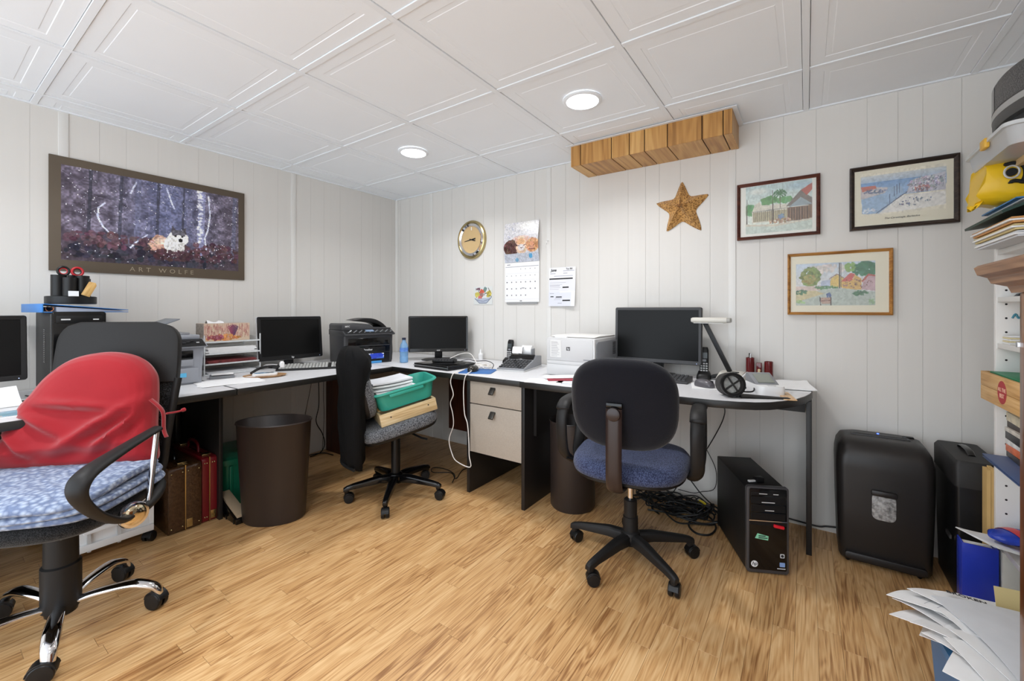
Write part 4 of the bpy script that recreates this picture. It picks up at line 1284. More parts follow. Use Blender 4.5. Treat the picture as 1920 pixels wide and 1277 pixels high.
b.tube(spline([(0.205, 0.12, 0.78), (0.243, 0.125, 0.73), (0.25, 0.12, 0.66), (0.262, 0.115, 0.63)], 6), 0.004, 8, flat=3.0, up=(0, 1, 0)); b.build('strap', M_red, t)
b = MB(); b.tube(spline([(0.243, 0.15, 0.715), (0.262, 0.19, 0.712), (0.275, 0.215, 0.715)], 5), [0.004] * 8 + [0.008] * 3, 8); b.build('strap_end', M_red, t)

# folded blue blanket on the seat
M_fleece = mat_weave('blue_fleece', (108, 122, 152), (172, 184, 204), (62, 62, 62), 0.95, 1.0)
t = thing('blanket', 'folded dusty blue fleece blanket lying on the black chair seat', 'blanket', CH1, RZ)
rg = random.Random(9)
for k, (z0, th, w, d, cx_, cy_) in enumerate(((0.470, 0.026, 0.53, 0.46, 0.0, -0.035), (0.497, 0.026, 0.54, 0.47, -0.01, -0.045), (0.523, 0.030, 0.53, 0.48, -0.02, -0.05))):
    o_ = superell(w, d, 4.5, 56)
    rings = []
    for (s, h) in dense([(0.02, 0.0), (0.9, 0.0), (0.975, 0.006), (1.0, th * 0.5), (0.98, th * 0.9), (0.9, th), (0.7, th + 0.004), (0.4, th + 0.006), (0.02, th + 0.006)], 3):
        ring = []
        for i, p in enumerate(o_):
            x, y = p[0] * s + cx_, p[1] * s + cy_
            zz = z0 + h + 0.006 * math.sin(x * 17 + k * 2) * math.sin(y * 13 + k) * (1 if h > 0 else 0)
            dr = max(0, -y - 0.20) * 0.35 if k else 0.0
            if h > th * 0.8:
                zz += 0.0028 * math.sin(x * 150) * math.sin(y * 150)
            ring.append((x, y, zz - dr * 0.3))
        rings.append(ring)
    MB().loft(rings).build('fold', M_fleece, t, smooth=85)
# ================================================================== DESK ITEMS
def ring_xz(w, h, r, y, zc, n=4):
    return [(x, y, z + zc) for x, z in rrect(w, h, r, n)]
def monitor(label, loc, rz, w, h, zb, bez, chin, bm_, logo=None, logo_m=None, tilt=4.0, foot='round', fm=None, edge=None, neck_y=0.045, scr=None):
    t = thing('monitor', label, 'monitor', loc, rz, group='computer monitors')
    fm = fm or M_black
    zc = zb + h / 2
    Mt_ = Matrix.Translation((0, 0, zb)) @ Matrix.Rotation(R(-tilt), 4, 'X') @ Matrix.Translation((0, 0, -zb))
    ih = h - bez - chin
    izc = zb + chin + ih / 2
    b = MB()
    b.loft([ring_xz(w - 2 * bez, ih, 0.002, -0.010, izc), ring_xz(w - 2 * bez, ih, 0.002, -0.0145, izc), ring_xz(w - 0.006, h - 0.006, 0.008, -0.016, zc), ring_xz(w, h, 0.010, -0.012, zc), ring_xz(w, h, 0.010, 0.012, zc), ring_xz(w - 0.02, h - 0.02, 0.010, 0.020, zc)], caps=False, M=Mt_)
    b.build('bezel', bm_, t, smooth=40)
    MB().box(-w / 2 + bez - 0.001, w / 2 - bez + 0.001, -0.0115, -0.0095, izc - ih / 2 - 0.001, izc + ih / 2 + 0.001, M=Mt_).build('screen', scr or M_screen, t)
    b = MB(); b.loft([ring_xz(w - 0.018, h - 0.018, 0.010, 0.019, zc), ring_xz(w - 0.06, h - 0.06, 0.02, 0.040, zc), ring_xz(w * 0.5, h * 0.5, 0.02, 0.050, zc)], M=Mt_)
    b.build('back_shell', bm_, t, smooth=40)
    if edge:
        b = MB(); b.loft([ring_xz(w + 0.004, h + 0.004, 0.011, -0.006, zc), ring_xz(w + 0.004, h + 0.004, 0.011, 0.008, zc)], M=Mt_); b.build('trim_band', edge, t, smooth=40)
    b = MB(); b.box(-0.030, 0.030, neck_y - 0.012, neck_y + 0.012, 0.008, zb + h * 0.45); b.build('neck', fm, t, bevel=0.004)
    if foot == 'round':
        b = MB(); b.lathe([(0.115, 0), (0.118, 0.005), (0.10, 0.011), (0.03, 0.016)], 36, sx=1.15, sy=0.8, c=(0, 0.02, 0)); b.build('foot', fm, t)
    elif foot == 'none':
        b = MB(); b.prism(rrect(0.18, 0.13, 0.02, 4, 0, 0.03), 0, 0.01, 'z'); b.build('foot', fm, t, bevel=0.002)
    else:
        b = MB(); b.prism(rrect(0.24, 0.16, 0.03, 5, 0, 0.03), 0, 0.012, 'z'); b.build('foot', fm, t, bevel=0.003)
    if logo:
        p = Mt_ @ Vector((0, -0.0164, zb + chin * 0.5))
        text(logo, chin * 0.62, 'logo', logo_m or M_lgrey, t, Mt_ @ front_M(0, -0.0163, zb + chin * 0.5), bold=0.0003)
    MB().cyl((w / 2 - 0.025, -0.0155, zb + chin * 0.4), (w / 2 - 0.025, -0.0168, zb + chin * 0.4), 0.0018, n=10, M=Mt_).build('power_light', mat('power_led', (190, 210, 255), 0.4, emit=0.6), t)
    return t
def keyboard(label, loc, rz, w, d, body, keys, rows=6):
    t = thing('keyboard', label, 'keyboard', loc, rz, group='computer keyboards')
    MB().prism([(-d / 2, 0), (d / 2, 0), (d / 2, 0.026), (d / 2 - 0.01, 0.028), (-d / 2 + 0.004, 0.012), (-d / 2, 0.008)], -w / 2, w / 2, 'x').build('case', body, t, bevel=0.002)
    b = MB()
    n = 20
    for r_ in range(rows):
        y = -d / 2 + 0.016 + r_ * (d - 0.032) / (rows - 0.3)
        z = 0.012 + (y + d / 2) / d * 0.016
        for k in range(n):
            x = -w / 2 + 0.014 + k * (w - 0.028) / n
            kw = (w - 0.028) / n
            if (r_ == rows - 1 and k in (1, 6, 11, 15)) or k == 15:
                continue
            b.loft([[(x + 0.001, y, z), (x + kw - 0.001, y, z), (x + kw - 0.001, y + 0.017, z + 0.001), (x + 0.001, y + 0.017, z + 0.001)],
                    [(x + 0.003, y + 0.002, z + 0.008), (x + kw - 0.003, y + 0.002, z + 0.008), (x + kw - 0.003, y + 0.014, z + 0.0085), (x + 0.003, y + 0.014, z + 0.0085)]])
    struct(b.build('keys', keys, t), 'stuff')
    return t

monitor('black monitor at the photo edge, left of the black tower', (0.36, -2.575, DESK), 90, 0.455, 0.285, 0.090, 0.018, 0.022, M_black, tilt=5)
monitor('monitor with a silver rim on the left wall desk, above white lit keyboard', (0.245, -1.120, DESK), 90, 0.442, 0.297, 0.055, 0.020, 0.028, M_black, 'hp', M_white, tilt=5, foot='slab', fm=M_dgrey, edge=mat('silver_plastic', (206, 206, 208), 0.35))
monitor('glossy black monitor standing in the corner behind the closed laptop', (0.809, -0.257, DESK), 45.1, 0.465, 0.283, 0.066, 0.014, 0.026, M_gloss, 'acer', M_lgrey, tilt=3)
monitor('largest monitor, dark grey, on the rounded desk behind the blue chair', (2.4925, -0.150, DESK2), 0, 0.503, 0.326, 0.076, 0.016, 0.022, M_dgrey, None, None, tilt=2, foot='none', fm=M_black)
M_wkey = mat('worn_silver_keys', (176, 176, 172), 0.4)
keyboard('keyboard with pale keys in front of the silver rimmed monitor', (0.445, -1.085, DESK), 56, 0.42, 0.145, M_black, M_wkey)
keyboard('dark grey keyboard under the largest monitor', (2.495, -0.305, DESK2), 0, 0.44, 0.13, M_dgrey, M_dgrey)

# ---- black tower on the left desk, binder and organizer on top
t = thing('computer_tower', 'black computer tower standing on the desk left of red chair', 'computer', (0.20, -2.191, DESK), 90)
MB().box(-0.088, 0.088, -0.188, 0.20, 0.012, 0.387).build('case', M_black2, t, bevel=0.004)
b = MB(); b.prism(rrect(0.182, 0.385, 0.012, 4, 0, 0.1985), -0.205, -0.189, 'y'); b.build('front_panel', M_gloss, t, bevel=0.003)
MB().box(-0.075, 0.078, -0.2072, -0.2052, 0.338, 0.372).build('drive_bay', M_black, t, bevel=0.001)
MB().box(-0.060, -0.03, -0.2078, -0.2073, 0.352, 0.358).build('drive_mark', M_lgrey, t)
MB().box(0.045, 0.065, -0.2078, -0.2073, 0.352, 0.357).build('drive_mark', M_lgrey, t)
for k in range(18):
    MB().box(-0.0895, -0.0882, -0.05, -0.01, 0.15 + k * 0.009, 0.154 + k * 0.009).build('vent_slit', M_gloss, t)
for sx_ in (-0.06, 0.06):
    for sy_ in (-0.14, 0.15):
        MB().cyl((sx_, sy_, 0), (sx_, sy_, 0.0125), 0.014, n=12).build('foot', M_black, t)
M_bbind = mat('blue_binder_vinyl', (52, 120, 190), 0.4)
t = thing('ring_binder', 'blue ring binder lying on top of the black tower', 'binder', (0.235, -2.175, DESK + 0.3875), 96)
MB().box(-0.145, 0.15, -0.15, 0.14, 0.0, 0.003).build('cover', M_bbind, t, bevel=0.001)
MB().box(-0.15, -0.1455, -0.15, 0.14, 0.0, 0.040).build('spine', M_bbind, t, bevel=0.001)
b = MB(); b.prism([(-0.1455, 0.037), (0.15, 0.010), (0.15, 0.013), (-0.1455, 0.040)], -0.15, 0.14, 'y'); b.build('cover', M_bbind, t, bevel=0.0008)
b = MB(); b.prism([(-0.10, 0.004), (0.135, 0.004), (0.135, 0.008), (-0.10, 0.026)], -0.13, 0.13, 'y'); b.build('pages', M_paper2, t)
for y in (-0.13, 0.0, 0.12):
    MB().tube([(-0.122 + 0.013 * math.cos(a), y, 0.017 + 0.012 * math.sin(a)) for a in [2 * PI * k / 14 for k in range(14)]], 0.0016, 6, closed=True).build('ring', mat('copper_ring', (186, 120, 80), 0.3, metal=1.0), t)
t = thing('desk_organizer', 'black carousel desk organizer on top of the blue binder', 'organizer', (0.225, -2.19, DESK + 0.4281), 90)
MB().lathe([(0.088, 0), (0.090, 0.003), (0.090, 0.036), (0.085, 0.038), (0.082, 0.006)], 32).build('base_tray', M_black, t, smooth=30)
for k in range(6):
    a = 2 * PI * k / 6 + 0.26
    x, y = 0.047 * math.cos(a), 0.047 * math.sin(a)
    b = MB(); b.lathe([(0.026, 0.006), (0.026, 0.128 + 0.012 * (k % 2)), (0.022, 0.128 + 0.012 * (k % 2)), (0.022, 0.012)], 14, c=(x, y, 0)); b.build('cup', M_black, t, smooth=30)
b = MB(); b.lathe([(0.024, 0.006), (0.024, 0.142), (0.02, 0.142), (0.02, 0.02)], 14); b.build('cup', M_black, t)
MB().box(-0.022, 0.012, -0.086, -0.076, 0.030, 0.062).build('name_card', M_white, t)
sc = thing('scissors', 'red and black handled scissors standing in the black organizer', 'scissors', (0.24, -2.195, DESK + 0.47), 90)
for s in (-1, 1):
    MB().tube([(s * 0.024 + 0.019 * math.cos(a), 0.0, 0.118 + 0.020 * math.sin(a)) for a in [2 * PI * k / 18 for k in range(18)]], 0.0055, 8, closed=True).build('handle', mat('scissor_red', (184, 30, 40), 0.4) if s > 0 else M_black, sc)
    MB().tube([(s * 0.024 + 0.014 * math.cos(a), 0.0, 0.118 + 0.015 * math.sin(a)) for a in [2 * PI * k / 18 for k in range(18)]], 0.003, 8, closed=True).build('grip', M_black if s > 0 else mat('scissor_red', (184, 30, 40), 0.4), sc)
    MB().box(s * 0.006 - 0.006, s * 0.006 + 0.006, -0.002 + s * 0.001, s * 0.001, 0.0, 0.100, ).build('blade', M_steel, sc)
wb = MB(); wb.prism([(-0.016, 0), (0.016, 0), (0.016, 0.062), (0.008, 0.074), (-0.016, 0.070)], -0.004, 0.004, 'y'); wb = wb.build('wooden_block', mat_wood('ruler_wood', (176, 130, 70), (206, 164, 98), (222, 186, 126), 0.5, 'z', randomize=False), bevel=0.001)
tag(place(wb, (0.305, -2.155, DESK + 0.468), 90, 0, 24), 'short wooden ruler piece leaning out of the black organizer', 'ruler')

# ---- papers in front of the left monitor
def sheets(name, label, cat, loc, rz, w, d, n=1, m=None, th=0.0012, curl=0.006, jit=3, seed=1, rx=0.0, ry=0.0, part='sheet'):
    t = thing(name, label, cat, loc, rz, rx=rx, ry=ry)
    rg = random.Random(seed)
    for k in range(n):
        j = R(rg.uniform(-jit, jit)) if k else 0.0
        ph = rg.random() * 6
        def fn(u, v, k=k, ph=ph):
            return ((u - 0.5) * w, (v - 0.5) * d, th * (k + 1) + curl * (k + 1) / max(1, n) * (u * v + 0.3 * math.sin(u * 5 + ph) * v * v))
        MB().sheet(fn, 8, 8, th * 0.8, M=Matrix.Translation((rg.uniform(-0.006, 0.006) * (k > 0), rg.uniform(-0.006, 0.006) * (k > 0), 0)) @ Matrix.Rotation(j, 4, 'Z')).build(part, m or M_paper, t, smooth=50)
    return t
sheets('note_sheet', 'sheet of white note paper propped below the leftmost monitor', 'paper', (0.47, -2.475, DESK + 0.03), 94, 0.19, 0.14, 2, curl=0.01, rx=24)
c = Canvas(40, 24, (206, 214, 220)); c.blot(0.6, 0.5, 0.35, 0.35, (70, 140, 160), 40, 0.12, 30); c.blot(0.2, 0.3, 0.2, 0.2, (220, 170, 130), 14, 0.12, 20); c.rect(0, 0.86, 1, 1, (60, 110, 140))
t = thing('flyer', 'glossy teal and orange flyer lying on the desk left of red cushion', 'flyer', (0.70, -2.43, DESK), 92)
MB().box(-0.11, 0.11, -0.07, 0.07, 0, 0.002).build('card', M_paper, t)
c.build('print', M_printg, t, (-0.108, -0.068, 0.0023), (1, 0, 0), (0, 1, 0), 0.216, 0.136)
cd = MB().tube(spline([(0.40, -2.60, 0.734), (0.44, -2.48, 0.734), (0.42, -2.38, 0.734), (0.36, -2.32, 0.734), (0.25, -2.34, 0.734)], 6), 0.003, 6).build('black_cable', M_cord)
tag(cd, 'black cord running across the desk beneath the leftmost monitor', 'cord')

# ---- grey laser printer
M_bgrey = mat('blue_grey_plastic', (150, 154, 162), 0.42)
t = thing('printer', 'blue grey laser printer with lid tray, beside the letter trays', 'printer', (0.31, -1.925, DESK), 90)
b = MB()
b.loft([[(x, y, 0.0) for x, y in rrect(0.385, 0.37, 0.02, 3)], [(x, y, 0.10) for x, y in rrect(0.39, 0.375, 0.02, 3)], [(x, y, 0.205) for x, y in rrect(0.405, 0.385, 0.02, 3)]])
b.build('body', M_bgrey, t, smooth=40)
MB().box(-0.19, 0.17, -0.196, -0.188, 0.010, 0.088).build('paper_tray', M_bgrey, t, bevel=0.004)
MB().box(-0.17, 0.145, -0.1965, -0.18, 0.100, 0.135).build('output_shelf', M_bgrey, t, bevel=0.003)
MB().box(-0.17, 0.145, -0.1975, -0.19, 0.136, 0.182).build('output_slot', M_gloss, t, bevel=0.002)
MB().box(-0.05, 0.09, -0.2005, -0.192, 0.138, 0.150).build('green_sheet', mat('mint_paper', (176, 222, 200), 0.8), t)
b = MB(); b.prism([(-0.205, 0.196), (-0.215, 0.204), (-0.15, 0.236), (0.19, 0.238), (0.19, 0.205)], -0.206, 0.206, 'x'); b.build('control_deck', M_bgrey, t, bevel=0.003)
b = MB(); b.prism([(-0.2155, 0.2045), (-0.152, 0.2375), (-0.154, 0.2405), (-0.2185, 0.2075)], -0.2, 0.198, 'x'); cp = b.build('control_panel', M_black, t, bevel=0.001)
Mcp = frame_M((0, -0.186, 0.2255), (1, 0, 0), (0, 0.066, 0.033))
for k in range(16):
    MB().box(-0.14 + 0.02 * k, -0.128 + 0.02 * k, -0.012 + 0.01 * (k % 3), -0.005 + 0.01 * (k % 3), 0.0, 0.003, M=Mcp).build('button', M_dgrey if k % 5 else M_lgrey, cp)
MB().box(-0.195, 0.195, -0.14, 0.185, 0.239, 0.262).build('scanner_lid', M_bgrey, t, bevel=0.006)
MB().box(-0.19, -0.02, -0.12, 0.16, 0.262, 0.300).build('feeder', M_bgrey, t, bevel=0.008)
b = MB(); b.prism([(-0.06, 0.275), (0.115, 0.345), (0.118, 0.351), (-0.06, 0.283)], -0.10, 0.13, 'y'); b.build('feeder_tray', mat('grey_tray', (122, 126, 132), 0.4), t, bevel=0.001)
MB().box(0.02, 0.16, -0.1, 0.1, 0.262, 0.274).build('exit_guide', M_mgrey, t, bevel=0.002)
MB().box(0.04, 0.115, -0.1975, -0.1962, 0.042, 0.064).build('sticker', mat('blue_sticker', (96, 184, 226), 0.5), t)
MB().box(0.015, 0.04, -0.1972, -0.1962, 0.040, 0.055).build('sticker', M_lgrey, t)

# ---- letter trays, contents and tissue box
M_acry = mat('clear_acrylic', (236, 240, 240), 0.12, alpha=0.32, spec=0.6)
M_acre = mat('clear_acrylic_edge', (232, 236, 238), 0.2, alpha=0.75)
t = thing('letter_tray', 'clear acrylic four tier letter tray beside the grey laser printer', 'letter tray', (0.135, -1.487, DESK), 90)
TZ = (0.004, 0.066, 0.128, 0.200)
for z in TZ:
    tr = MB().box(-0.152, 0.152, -0.12, 0.12, z, z + 0.003).build('tier', M_acry, t)
    MB().box(-0.152, 0.152, -0.123, -0.120, z - 0.002, z + 0.007).build('lip', M_acre, tr)
    MB().box(-0.154, -0.152, -0.12, 0.12, z, z + 0.03).build('side', M_acry, tr)
    MB().box(0.152, 0.154, -0.12, 0.12, z, z + 0.03).build('side', M_acry, tr)
for sx_ in (-0.151, 0.151):
    for sy_ in (-0.117, 0.117):
        MB().cyl((sx_ * 1.03, sy_, 0.0), (sx_ * 1.03, sy_, 0.245), 0.004, n=8).build('post', M_acre, t)
for k, (z, n_, col, lb) in enumerate(((TZ[0] + 0.004, 3, M_paper2, 'bottom'), (TZ[1] + 0.004, 5, mat('dark_red_magazine', (120, 52, 54), 0.5, var=0.5, vscale=(40, 40, 40)), 'second lowest'), (TZ[2] + 0.004, 9, M_paper, 'second highest'))):
    tp = thing('paper_stack', {'bottom': 'thin pile of grey papers in the bottom tier of the letter tray', 'second lowest': 'dark red magazines in the second lowest tier of the letter tray', 'second highest': 'thick pile of white papers in the second highest letter tray tier'}[lb], 'papers', (0.135, -1.487, DESK + z), 90, group='papers in the letter tray')
    rg = random.Random(k)
    for q in range(n_):
        dx = rg.uniform(-0.01, 0.01)
        MB().box(-0.138 + dx, 0.132 + dx, -0.112, 0.11, 0.004 * q, 0.004 * q + 0.0034).build('sheaf', col if q % 3 else (M_paper if k != 1 else col), tp)
c = Canvas(84, 40, (206, 184, 160))
for _ in range(300):
    x = c.rng.rand(); y = 0.3 + 0.7 * c.rng.rand(); k = c.rng.rand()
    c.line([(x, y), (x + 0.01 * (c.rng.rand() - 0.5), y - 0.18)], 0.03, (150 + 70 * k, 96 + 80 * k, 90 + 70 * k), 0.75)
for k in range(9):
    q = R(60 + 60 * k / 8.0)
    c.line([(0.62, 0.15), (0.62 + 0.22 * math.cos(q), 0.15 + 0.75 * math.sin(q))], 0.05, (74 + 8 * k, 52, 84), 0.8)
c.blot(0.4, 0.2, 0.4, 0.14, (196, 130, 70), 60, 0.07, 40); c.blot(0.25, 0.2, 0.2, 0.12, (150, 80, 90), 30, 0.06, 30)
t = thing('tissue_box', 'floral tissue box standing on top of the letter tray', 'tissue box', (0.155, -1.505, DESK + 0.2035), 90)
MB().box(-0.128, 0.128, -0.06, 0.06, 0, 0.112).build('carton', mat('tissue_carton', (190, 172, 160), 0.6, var=0.15, vscale=(30, 30, 30)), t, bevel=0.002)
c.build('print', M_print, t, (-0.126, -0.0604, 0.002), (1, 0, 0), (0, 0, 1), 0.252, 0.108)
MB().box(-0.1285, -0.1278, -0.058, 0.058, 0.002, 0.11).build('end_print', mat('tissue_end', (150, 140, 130), 0.6, var=0.3, vscale=(60, 60, 60)), t)
MB().sheet(lambda u, v: ((u - 0.5) * 0.09 - 0.05, (v - 0.5) * 0.05 + 0.01 * math.sin(u * 9), 0.112 + 0.030 * math.sin(PI * min(1, v * 1.1)) * (0.6 + 0.4 * math.cos(u * 7)) * (1 - abs(u - 0.4))), 10, 10, 0.001).build('tissue', M_paper, t, smooth=80)

# ---- things lying on the left desk
sheets('loose_paper', 'large white printed sheets near the desk edge below the letter tray', 'papers', (0.60, -1.640, DESK), 78, 0.29, 0.21, 3, curl=0.004, jit=9, seed=4)
t = thing('note_pad', 'white note pad on a grey block before the letter tray', 'note pad', (0.385, -1.600, DESK), 70)
MB().box(-0.06, 0.06, -0.045, 0.045, 0, 0.016).build('block', M_mgrey, t, bevel=0.002)
b = MB(); b.box(-0.05, 0.055, -0.045, 0.045, 0.017, 0.027, M=Matrix.Rotation(R(-6), 4, 'X')); b.build('pad', M_paper, t)
t = thing('trinket_dish', 'wooden dish holding a patterned case and black clip, before silver rimmed monitor', 'dish', (0.545, -1.435, DESK), 60)
MB().lathe([(0.085, 0), (0.098, 0.004), (0.104, 0.010), (0.100, 0.011), (0.085, 0.006), (0.02, 0.004)], 32, sx=1.1, sy=0.8).build('dish', mat_wood('dish_wood', (130, 90, 56), (176, 134, 92), (200, 162, 120), 0.4, 'x', randomize=False), t)
c = Canvas(36, 20, (214, 220, 222)); c.blot(0.3, 0.4, 0.35, 0.35, (54, 108, 140), 26, 0.16, 30); c.blot(0.75, 0.5, 0.2, 0.3, (40, 44, 50), 10, 0.14, 10)
MB().prism(rrect(0.13, 0.07, 0.02, 4), 0.006, 0.022, 'z').build('case', M_white, t, bevel=0.004)
c.build('case_print', M_print, t, (-0.055, -0.028, 0.0224), (1, 0, 0), (0, 1, 0), 0.11, 0.056)
MB().tube(spline([(-0.075, 0.02, 0.02), (-0.03, 0.05, 0.045), (0.03, 0.055, 0.055), (0.075, 0.04, 0.05)], 6), [0.004 + 0.004 * (k < 10) for k in range(19)], 8).build('clip', M_black, t)
MB().tube(spline([(-0.06, 0.03, 0.03), (0.0, 0.065, 0.06), (0.06, 0.06, 0.06)], 6), 0.003, 8).build('strap', M_lgrey, t)
MB().lathe([(0.014, 0.0), (0.014, 0.028), (0.009, 0.032), (0.009, 0.036)], 16, c=(0.085, 0.05, 0.045)).build('cap', M_white, t)

# ---- black multifunction printer in the corner
t = thing('printer', 'black multifunction printer with blue sticker and curved rear cover', 'printer', (0.381, -0.662, DESK), 75)
W2, D2 = 0.185, 0.17
b = MB()
b.loft([[(x, y, 0.0) for x, y in rrect(0.36, 0.33, 0.015, 3)], [(x, y, 0.20) for x, y in rrect(0.37, 0.34, 0.015, 3)], [(x, y, 0.215) for x, y in rrect(0.37, 0.34, 0.015, 3)]])
b.build('body', M_dgrey, t, smooth=40)
MB().box(-0.150, 0.155, -0.1745, -0.165, 0.010, 0.080).build('paper_tray', M_black, t, bevel=0.003)
rc = MB().box(-0.155, 0.160, -0.173, -0.16, 0.085, 0.190).build('output_bay', M_gloss, t, bevel=0.003)
MB().box(-0.150, 0.155, -0.1755, -0.165, 0.132, 0.137).build('bay_shelf', M_dgrey, rc)
MB().box(-0.10, 0.12, -0.1765, -0.170, 0.089, 0.121).build('flap', M_black, rc, bevel=0.002)
text('brother', 0.020, 'logo', M_lgrey, t, front_M(-0.01, -0.1770, 0.104), bold=0.0004)
c = Canvas(46, 14, (226, 230, 240)); c.rect(0.0, 0.0, 1, 0.3, (66, 110, 200)); c.blot(0.7, 0.55, 0.22, 0.3, (40, 66, 190), 22, 0.25, 20); c.rect(0.0, 0.2, 0.12, 1, (30, 40, 60)); c.rect(0.2, 0.6, 0.45, 0.8, (206, 170, 150))
c.build('sticker', M_printg, t, (-0.09, -0.1749, 0.034), (1, 0, 0), (0, 0, 1), 0.20, 0.040)
MB().box(-0.06, 0.09, -0.182, -0.172, 0.002, 0.018).build('blue_strip', mat('blue_strip', (70, 150, 214), 0.5), t)
b = MB(); b.prism([(-0.165, 0.208), (-0.200, 0.212), (-0.202, 0.222), (-0.135, 0.248), (0.165, 0.250), (0.165, 0.208)], -0.188, 0.188, 'x'); b.build('control_deck', M_dgrey, t, bevel=0.004)
Mcp = frame_M((0, -0.169, 0.2375), (1, 0, 0), (0, 0.067, 0.026))
cp = MB().box(-0.175, 0.178, -0.026, 0.026, 0.0, 0.0015, M=Mcp).build('control_panel', M_black, t)
for k in range(34):
    MB().box(-0.16 + 0.0098 * k, -0.153 + 0.0098 * k, -0.018 + 0.011 * (k % 4), -0.010 + 0.011 * (k % 4), 0.0015, 0.004, M=Mcp).build('button', M_mgrey if k not in (2, 3) else M_white, cp)
MB().box(-0.025, 0.035, -0.006, 0.024, 0.0015, 0.005, M=Mcp).build('display', mat('lcd_blue_grey', (130, 150, 176), 0.3), cp)
b = MB(); b.prism([(-0.185, 0.249), (0.185, 0.249), (0.185, 0.262), (0.05, 0.268), (0.015, 0.292), (-0.175, 0.296), (-0.185, 0.285)], -0.13, 0.165, 'y'); b.build('scanner_lid', M_dgrey, t, bevel=0.004)
text('MFC', 0.018, 'model_print', M_lgrey, t, front_M(-0.145, -0.1305, 0.276), bold=0.0003)
MB().box(0.03, 0.17, -0.08, 0.10, 0.264, 0.270, M=Matrix.Rotation(R(4), 4, 'Y')).build('feeder_paper', M_paper, t)
cv = [(-0.075, 0.318), (-0.01, 0.332), (0.05, 0.334), (0.11, 0.318), (0.165, 0.28), (0.205, 0.225), (0.225, 0.16), (0.230, 0.08), (0.226, 0.0)]
cin = [(0.216, 0.0), (0.212, 0.08), (0.205, 0.15), (0.186, 0.212), (0.150, 0.258), (0.10, 0.290), (0.05, 0.302), (0.0, 0.308)]
def smo(p):
    return [(q.x, q.y) for q in spline([(a, b_, 0) for a, b_ in p], 4)]
MB().prism(smo(cv) + smo(cin), -0.06, 0.13, 'y').build('curved_cover', M_black, t, smooth=50, bevel=0.003)

# ---- water bottle
M_btl = mat('blue_tint_plastic', (130, 184, 232), 0.08, alpha=0.55, spec=0.6)
t = thing('water_bottle', 'blue tinted plastic water bottle beside the black printer', 'bottle', (0.709, -0.520, DESK))
MB().lathe([(0.026, 0.0), (0.031, 0.004), (0.031, 0.045), (0.029, 0.05), (0.031, 0.056), (0.031, 0.112), (0.027, 0.135), (0.014, 0.158), (0.0125, 0.172)], 28).build('body', M_btl, t, smooth=40)
MB().lathe([(0.0316, 0.085), (0.0316, 0.112)], 28, caps=False).build('label_band', mat('bottle_label', (96, 140, 214), 0.4, var=0.4, vscale=(40, 40, 40)), t)
MB().lathe([(0.0145, 0.172), (0.0145, 0.186), (0.012, 0.188)], 20).build('cap', mat('navy_cap', (34, 40, 62), 0.4), t)
MB().lathe([(0.0255, 0.003), (0.0295, 0.006), (0.0295, 0.08)], 24).build('water', mat('water_blue', (150, 196, 236), 0.05, alpha=0.5), t)

# ---- closed laptop with keypad
t = thing('laptop', 'closed black laptop in front of the corner monitor', 'laptop', (1.135, -0.520, DESK), -3)
b = MB(); b.prism(rrect(0.35, 0.27, 0.015, 4), 0.0, 0.016, 'z'); b.build('base', M_black, t, bevel=0.003)
b = MB(); b.prism(rrect(0.35, 0.27, 0.015, 4), 0.0175, 0.030, 'z'); b.build('lid', M_gloss, t, bevel=0.003)
MB().box(-0.174, 0.174, -0.1365, -0.1345, 0.014, 0.019).build('edge_strip', M_steel, t)
t = thing('keypad', 'small black numeric keypad resting on the closed laptop', 'keypad', (1.09, -0.475, DESK + 0.0305), 28)
MB().prism(rrect(0.16, 0.10, 0.01, 3), 0, 0.012, 'z').build('case', M_black, t, bevel=0.002)
b = MB()
for i in range(7):
    for j in range(4):
        b.box(-0.07 + 0.0205 * i, -0.054 + 0.0205 * i, -0.042 + 0.022 * j, -0.026 + 0.022 * j, 0.012, 0.018)
struct(b.build('keys', M_dgrey, t), 'stuff')

# ---- mouse mat, mouse and cables
M_mat = mat('blue_mouse_mat', (52, 104, 168), 0.6, var=0.15, vscale=(20, 20, 20))
mm = MB().prism(rrect(0.215, 0.20, 0.02, 4), 0, 0.004, 'z').build('mouse_mat', M_mat, bevel=0.001)
tag(place(mm, (1.470, -0.560, DESK), 24), 'blue mouse mat beside the adding machine', 'mouse mat')
def mouse(label, loc, rz, m, m2):
    t = thing('mouse', label, 'mouse', loc, rz)
    o_ = superell(0.06, 0.105, 2.6, 28)
    rings = []
    for (s, h) in ((1.0, 0.0), (1.02, 0.006), (1.0, 0.016), (0.88, 0.027), (0.65, 0.034), (0.3, 0.037), (0.02, 0.037)):
        rings.append([(p[0] * s, p[1] * s + (1 - s) * 0.008, h) for p in o_])
    MB().loft(rings).build('shell', m, t, smooth=60)
    MB().box(-0.0012, 0.0012, -0.050, -0.012, 0.020, 0.0345, M=Matrix.Rotation(R(0), 4, 'X')).build('button_split', M_ink, t)
    MB().cyl((-0.004, -0.026, 0.0305), (0.004, -0.026, 0.0305), 0.007, n=14).build('scroll_wheel', m2, t)
    return t
mouse('small black and silver mouse on the blue mouse mat', (1.448, -0.585, DESK + 0.004), 200, mat('metallic_black', (60, 58, 54), 0.2, metal=0.6), M_lgrey)
b = MB()
rg = random.Random(12)
for k in range(7):
    cx_, cy_ = 1.37 + rg.uniform(-0.05, 0.06), -0.42 + rg.uniform(-0.06, 0.06)
    pts = [(cx_ + rg.uniform(0.02, 0.07) * math.cos(a + k), cy_ + rg.uniform(0.02, 0.06) * math.sin(a + k), DESK + 0.004 + 0.022 * rg.random()) for a in [i * 0.9 for i in range(9)]]
    b.tube(spline(pts, 5), 0.0028, 6)
ob = b.build('cable_tangle', M_wcord)
